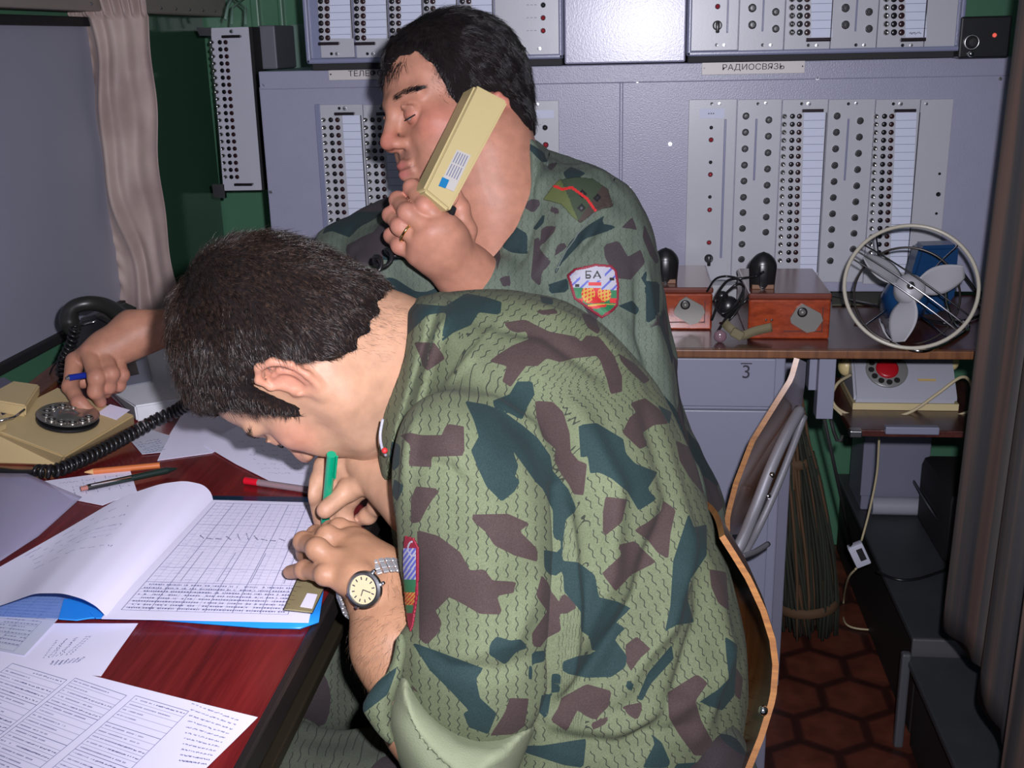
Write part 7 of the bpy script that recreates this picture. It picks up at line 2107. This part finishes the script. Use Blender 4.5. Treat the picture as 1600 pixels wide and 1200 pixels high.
Vb, Qb, Tb = join_parts([(hB['pose'].w(hB['V']), hB['Q'], hB['T']), (cam2w(LV), LQ, LT), (cam2w(R2V), R2Q, R2T), (cam2w(T2V), T2Q, np.tile(skB * np.array([1, .95, .95]), (len(T2V), 1)))])
me = mesh_np('body', Vb, Qb, True); set_tint(me, Tb); bodyB = link('body', me, skin_b, manB)
eye_parts(hB['pose'], bodyB)
def flowB(R):
    x, y, z = R[:, 0], R[:, 1], R[:, 2]
    front = smooth01((x - .0) / .06)
    d = np.stack([-.6 + 1.8 * front, .2 * np.sign(y), -.7 * (1 - front) - .45 * front + .0 * z], 1); return d
def lmB(R, m): return (.35 + .9 * smooth01(m / .05)) * (1 + .5 * smooth01((R[:, 0] - .06) / .02))
hair_objects(hB, manB, hair_black, 24000, .016, .00034, flowB, .12, .24, lenmap=lmB)
brow(hB, manB, hair_black, 1100)
for nm, c_, r_, n_, ln, dr, cu in (('temple_hair', (.028, .062, .022), (.030, .030, .040), 900, .007, (-.5, .1, -.8), .5), ('fringe', (.088, .015, .060), (.030, .050, .016), 420, .017, (.25, .05, -1), .45), ('fringe', (.088, -.025, .060), (.030, .030, .016), 200, .017, (.25, .05, -1), .45)):
    q_ = sprinkle(nm, hB['V'], hB['Q'], np.array(c_), r_, n_, ln, .00022 if nm == 'temple_hair' else .0004, dr, hair_black, manB, .12, cu)
    if q_: me = mesh_np(nm, hB['pose'].w(q_[0]), q_[1], True); link(nm, me, hair_black, manB)
# ring
rc_ = (np.array(mB[2]) * .35 + np.array(C(625, 354, 1.272)) * .65); ra_ = C(625, 354, 1.272) - mB[2]; ra_ /= np.linalg.norm(ra_)
r1 = np.cross(ra_, [0, 0, 1]); r1 /= np.linalg.norm(r1); r2 = np.cross(ra_, r1)
mb = MB(); mb.tube([Vector(cam2w(rc_ + (r1 * math.cos(a) + r2 * math.sin(a)) * .0122).tolist()) for a in np.linspace(0, 2 * math.pi, 33)[:-1]], .0017, 8, closed=True)
o = mb.build('finger_ring', [paint('gold', (.85, .6, .22), .15, metal=1)], manB); 
# trousers and boots
f2_ = Field((-.46, 1.15, -.02), (.42, 1.66, .70), .008)
for yy_, kx in ((1.30, -.24), (1.52, -.24)):
    f2_.chain([(-.03, 1.42, .53), (-.08, yy_, .55), (kx, yy_, .54)], [.11, .088, .070], .03)
    f2_.chain([(kx, yy_, .54), (kx, yy_, .32), (kx + .02, yy_, .10)], [.070, .060, .052], .03)
V_, Q_ = f2_.mesh(); V_ = smooth_np(V_, Q_, 2)
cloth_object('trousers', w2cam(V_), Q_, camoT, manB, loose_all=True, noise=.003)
for yy_, kx in ((1.30, -.24), (1.52, -.24)):
    fb_ = Field((kx - .22, yy_ - .06, -.002), (kx + .10, yy_ + .06, .16), .006); fb_.chain([(kx + .03, yy_, .045), (kx - .14, yy_, .035)], [.046, .036], .02, flat=((0, 0, 1), .9)); fb_.cone((kx + .03, yy_, .06), (kx + .02, yy_, .13), .046, .050, .02)
    V_, Q_ = fb_.mesh(); V_[:, 2] = np.maximum(V_[:, 2], .002); me = mesh_np('boot', V_, Q_, True); link('boot', me, M_blackm, manB)

# handset
hs = thing('telephone_handset', W(690, 320, 1.27), 'beige telephone handset with a small paper label, held to the ear', 'handset')
# outline seen: top end (745,130)-(797,158), bottom end (660,290)-(702,330)
dA, dB = 1.285, 1.245
c4 = [W(744, 131, dA), W(796, 158, dA), W(703, 331, dB), W(662, 297, dB)]
c4 = [Vector(q.tolist()) for q in c4]
nh = (c4[1] - c4[0]).cross(c4[3] - c4[0]).normalized()
if nh.dot(Vector((_ray(720, 230)).tolist())) < 0: nh = -nh
mb = MB(); back = [q + nh * .030 for q in c4]
ctr = sum((Vector(q) for q in c4), Vector()) / 4
lshift = (c4[0] - c4[1]).normalized() * .014
V = [mb.bm.verts.new(q) for q in c4] + [mb.bm.verts.new(q + lshift) for q in back]
for q in ((0, 1, 2, 3), (7, 6, 5, 4), (0, 4, 5, 1), (1, 5, 6, 2), (2, 6, 7, 3), (3, 7, 4, 0)): mb.bm.faces.new([V[i] for i in q])
bmesh.ops.recalc_face_normals(mb.bm, faces=mb.bm.faces); bmesh.ops.bevel(mb.bm, geom=list(mb.bm.edges), offset=.0032, segments=3, affect='EDGES')
mb.build('grip', [paint('beige_handset_plastic', srgb(184, 168, 120), .38, bump=.1, bscale=500)], hs, smooth='auto')
ex = (c4[1] - c4[0]).normalized(); ez = (c4[3] - c4[0]).normalized()
mb = MB()
for t in (.12, .86):
    p = c4[0].lerp(c4[3], t) + (c4[1] - c4[0]) * .45 + nh * .030; M0 = Matrix.Translation(p) @ nh.to_track_quat('Z', 'Y').to_matrix().to_4x4()
    mb.lathe([(.0165, 0), (.0165, .008), (.014, .012), (0, .011)], M0, 28)
mb.build('ear_and_mouth_piece', [bpy.data.materials['beige_handset_plastic']], hs, smooth='auto')
def HQ(px, py, h=.0006):
    r = _ray(px, py); n = np.array(nh); p0 = np.array(c4[0]); return Vector((CAMP + r * ((p0 - CAMP) @ n / (r @ n))).tolist()) - nh * h
mb = MB(); mb.prism([HQ(*q) for q in ((714, 234), (736, 243), (709, 300), (686, 290))], -nh * .0002)
mb.mat(1); mb.prism([HQ(*q, .0009) for q in ((691, 277), (702, 282), (696, 295), (685, 291))], -nh * .0001)
mb.mat(2)
for k in range(5):
    t = .14 + k * .17
    for (s0, s1) in ((.30, .62), (.66, .95)):
        a = (lerp(lerp(686, 709, t), lerp(714, 736, t), s0), lerp(lerp(290, 300, t), lerp(234, 243, t), s0)); b = (lerp(lerp(686, 709, t), lerp(714, 736, t), s1), lerp(lerp(290, 300, t), lerp(234, 243, t), s1))
        A1, B1 = HQ(*a, .0010), HQ(*b, .0010); d_ = (B1 - A1).normalized().cross(nh) * .0006; mb.quad([A1 + d_, B1 + d_, B1 - d_, A1 - d_])
mb.build('paper_label', [paint('label_paper', srgb(178, 174, 168), .5), paint('blue_label_square', srgb(10, 110, 160), .4), M_lines], hs)
mb = MB(); mb.tube([Vector(W(708, 326, 1.255)), Vector(W(700, 350, 1.285)), Vector(W(680, 380, 1.30))], .004); mb.build('cord_boot', [M_black], hs)
# blue pen
bp_ = thing('ballpoint_pen', W(125, 590, 1.45), 'blue ballpoint pen held between the fingers of the dialling hand', 'pen')
A_ = Vector(W(104, 591, 1.440)); B_ = Vector(W(168, 581, 1.475)); d_ = B_ - A_
mb = MB(); mb.cyl(A_ + d_ * .05, B_, .0042, n=16); mb.build('barrel', [paint('blue_pen_plastic', srgb(24, 44, 140), .25)], bp_, smooth='auto')
mb = MB(); mb.cyl(A_ - d_ * .02, A_ + d_ * .05, .0018, .0038, n=12); mb.build('push_button', [M_chrome], bp_, smooth='auto')

# ------------------------------------------------------------------ chairs
M_ply = wood('dark_varnished_plywood', srgb(92, 54, 26), srgb(122, 76, 38), (1, 12, 2), .25, .5, 6); M_plyedge = wood('bare_plywood_edge', srgb(122, 76, 34), srgb(158, 106, 50), (1, 1, 30), .35, .3, 8)
M_tube = paint('grey_tube_metal', (.60, .60, .66), .32, metal=.75)
def shell(name, fn, nu, nv, parent, t=.009):
    """curved plywood sheet with real thickness and pale edges"""
    P = [[np.array(fn(i / nu, j / nv)) for j in range(nv + 1)] for i in range(nu + 1)]
    P = np.array(P); du = np.gradient(P, axis=0); dv = np.gradient(P, axis=1); n = np.cross(du, dv); n /= np.linalg.norm(n, axis=2, keepdims=True)
    mb = MB(); A = [[mb.bm.verts.new(Vector((P[i, j] + n[i, j] * t / 2).tolist())) for j in range(nv + 1)] for i in range(nu + 1)]; B = [[mb.bm.verts.new(Vector((P[i, j] - n[i, j] * t / 2).tolist())) for j in range(nv + 1)] for i in range(nu + 1)]
    for i in range(nu):
        for j in range(nv):
            mb.bm.faces.new((A[i][j], A[i + 1][j], A[i + 1][j + 1], A[i][j + 1])); mb.bm.faces.new((B[i][j + 1], B[i + 1][j + 1], B[i + 1][j], B[i][j]))
    def strip(a, b):
        for k in range(len(a) - 1): f = mb.bm.faces.new((a[k], a[k + 1], b[k + 1], b[k])); f.material_index = 1
    strip(A[0], B[0]); strip(A[-1], B[-1]); strip([r[0] for r in A], [r[0] for r in B]); strip([r[-1] for r in A], [r[-1] for r in B])
    return mb.build(name, [M_ply, M_plyedge], parent, smooth='auto')
def wc3(px, py, d): return W(px, py, d)
ch = thing('plywood_chair', (.08, 1.02, 0), 'plywood chair the writing man sits on, its curved backrest edge at bottom right', 'chair', 'curved plywood chairs')
ev = [0, .08, .2, .35, .5, .62, .75, .88, 1]; ex_ = [1128, 1146, 1170, 1193, 1207, 1212, 1208, 1190, 1160]; ey = [838, 866, 905, 955, 1000, 1040, 1090, 1150, 1225]
def backA(u, v):
    px, py = np.interp(v, ev, ex_), np.interp(v, ev, ey); d = .985 + .30 * u
    sh = -62 * u - 40 * math.sin(math.pi * u) * 0 + 20 * math.sin(math.pi * u)
    top = -14 * math.sin(math.pi * u) * (1 - v)
    return wc3(px + sh - 22 * u, py + top - 70 * u * (1 - .0 * v), d)
shell('backrest', backA, 12, 26, ch, .0055)
def seatA(u, v): return np.array([-.24 + .36 * u, .84 + .40 * v, .445 + .012 * math.cos(u * 6) + .01 * (2 * v - 1) ** 2])
shell('seat', seatA, 14, 10, ch)
for yy_ in (.86, 1.20):
    for pts in ([(.04, yy_, .44), (.05, yy_, .42), (.05, yy_, .3), (.05, yy_, .01)], [(-.15, yy_, .44), (-.17, yy_, .30), (-.20, yy_, .01)]):
        mb = MB(); mb.tube(catmull(pts), .010, 12); mb.build('leg', [M_tube], ch)
for yy_ in (.93, 1.13):
    mb = MB(); mb.tube(catmull([(-.06, yy_, .435), (.02, yy_, .45), (.07, yy_ + .03, .52), (.09, yy_ + .05, .60)]), .009, 12); mb.build('back_support', [M_tube], ch)
mb = MB(); mb.ball(W(1192, 1110, .972), .0045, 8); mb.build('bolt', [M_chrome], ch, smooth=True)
ch = thing('plywood_chair', (.25, 1.50, 0), 'plywood chair back on grey metal tubes behind the phone man, in front of the broom', 'chair', 'curved plywood chairs')
ev2 = [0, .15, .35, .55, .75, .9, 1]; lx = [1245, 1236, 1206, 1175, 1150, 1137, 1136]; ly = [560, 592, 640, 690, 755, 805, 835]; rx = [1256, 1254, 1246, 1232, 1206, 1180, 1160]; ry = [566, 600, 655, 712, 768, 812, 832]
def backB(u, v):
    px = lerp(np.interp(v, ev2, lx), np.interp(v, ev2, rx), u); py = lerp(np.interp(v, ev2, ly), np.interp(v, ev2, ry), u)
    return wc3(px, py, 1.46 + .22 * u ** 1.0 + .02 * v)
shell('backrest', backB, 10, 24, ch, .007)
mb = MB(); mb.tube(catmull([W(1250, 640, 1.60), W(1228, 680, 1.57), W(1205, 730, 1.55), W(1178, 800, 1.53), W(1150, 862, 1.50), W(1100, 930, 1.50), (.14, 1.40, .43)]), .0085, 12); mb.build('back_tube', [M_tube], ch)
mb = MB(); mb.tube(catmull([W(1256, 650, 1.64), W(1236, 705, 1.62), W(1210, 770, 1.60), W(1182, 830, 1.58), W(1158, 872, 1.55), W(1120, 930, 1.54), (.13, 1.46, .43)]), .0055, 12); mb.build('back_tube', [M_tube], ch)
mb = MB(); mb.tube(catmull([W(1158, 870, 1.52), W(1180, 862, 1.56), W(1200, 850, 1.60)]), .004, 8); mb.build('cross_rod', [M_tube], ch)
mb = MB()
for q in ((1236, 668, 1.58), (1206, 742, 1.54), (1200, 775, 1.59)): mb.ball(W(*q), .0045, 8)
mb.build('rivets', [M_chrome], ch, smooth=True)
def seatB(u, v): return np.array([-.14 + .26 * u, 1.26 + .34 * v, .425 + .01 * math.cos(u * 6)])
shell('seat', seatB, 14, 10, ch)
for yy_ in (1.29, 1.57):
    for pts in ([(.06, yy_, .42), (.07, yy_, .3), (.07, yy_, .01)], [(-.08, yy_, .42), (-.09, yy_, .30), (-.11, yy_, .01)]):
        mb = MB(); mb.tube(catmull(pts), .010, 12); mb.build('leg', [M_tube], ch)
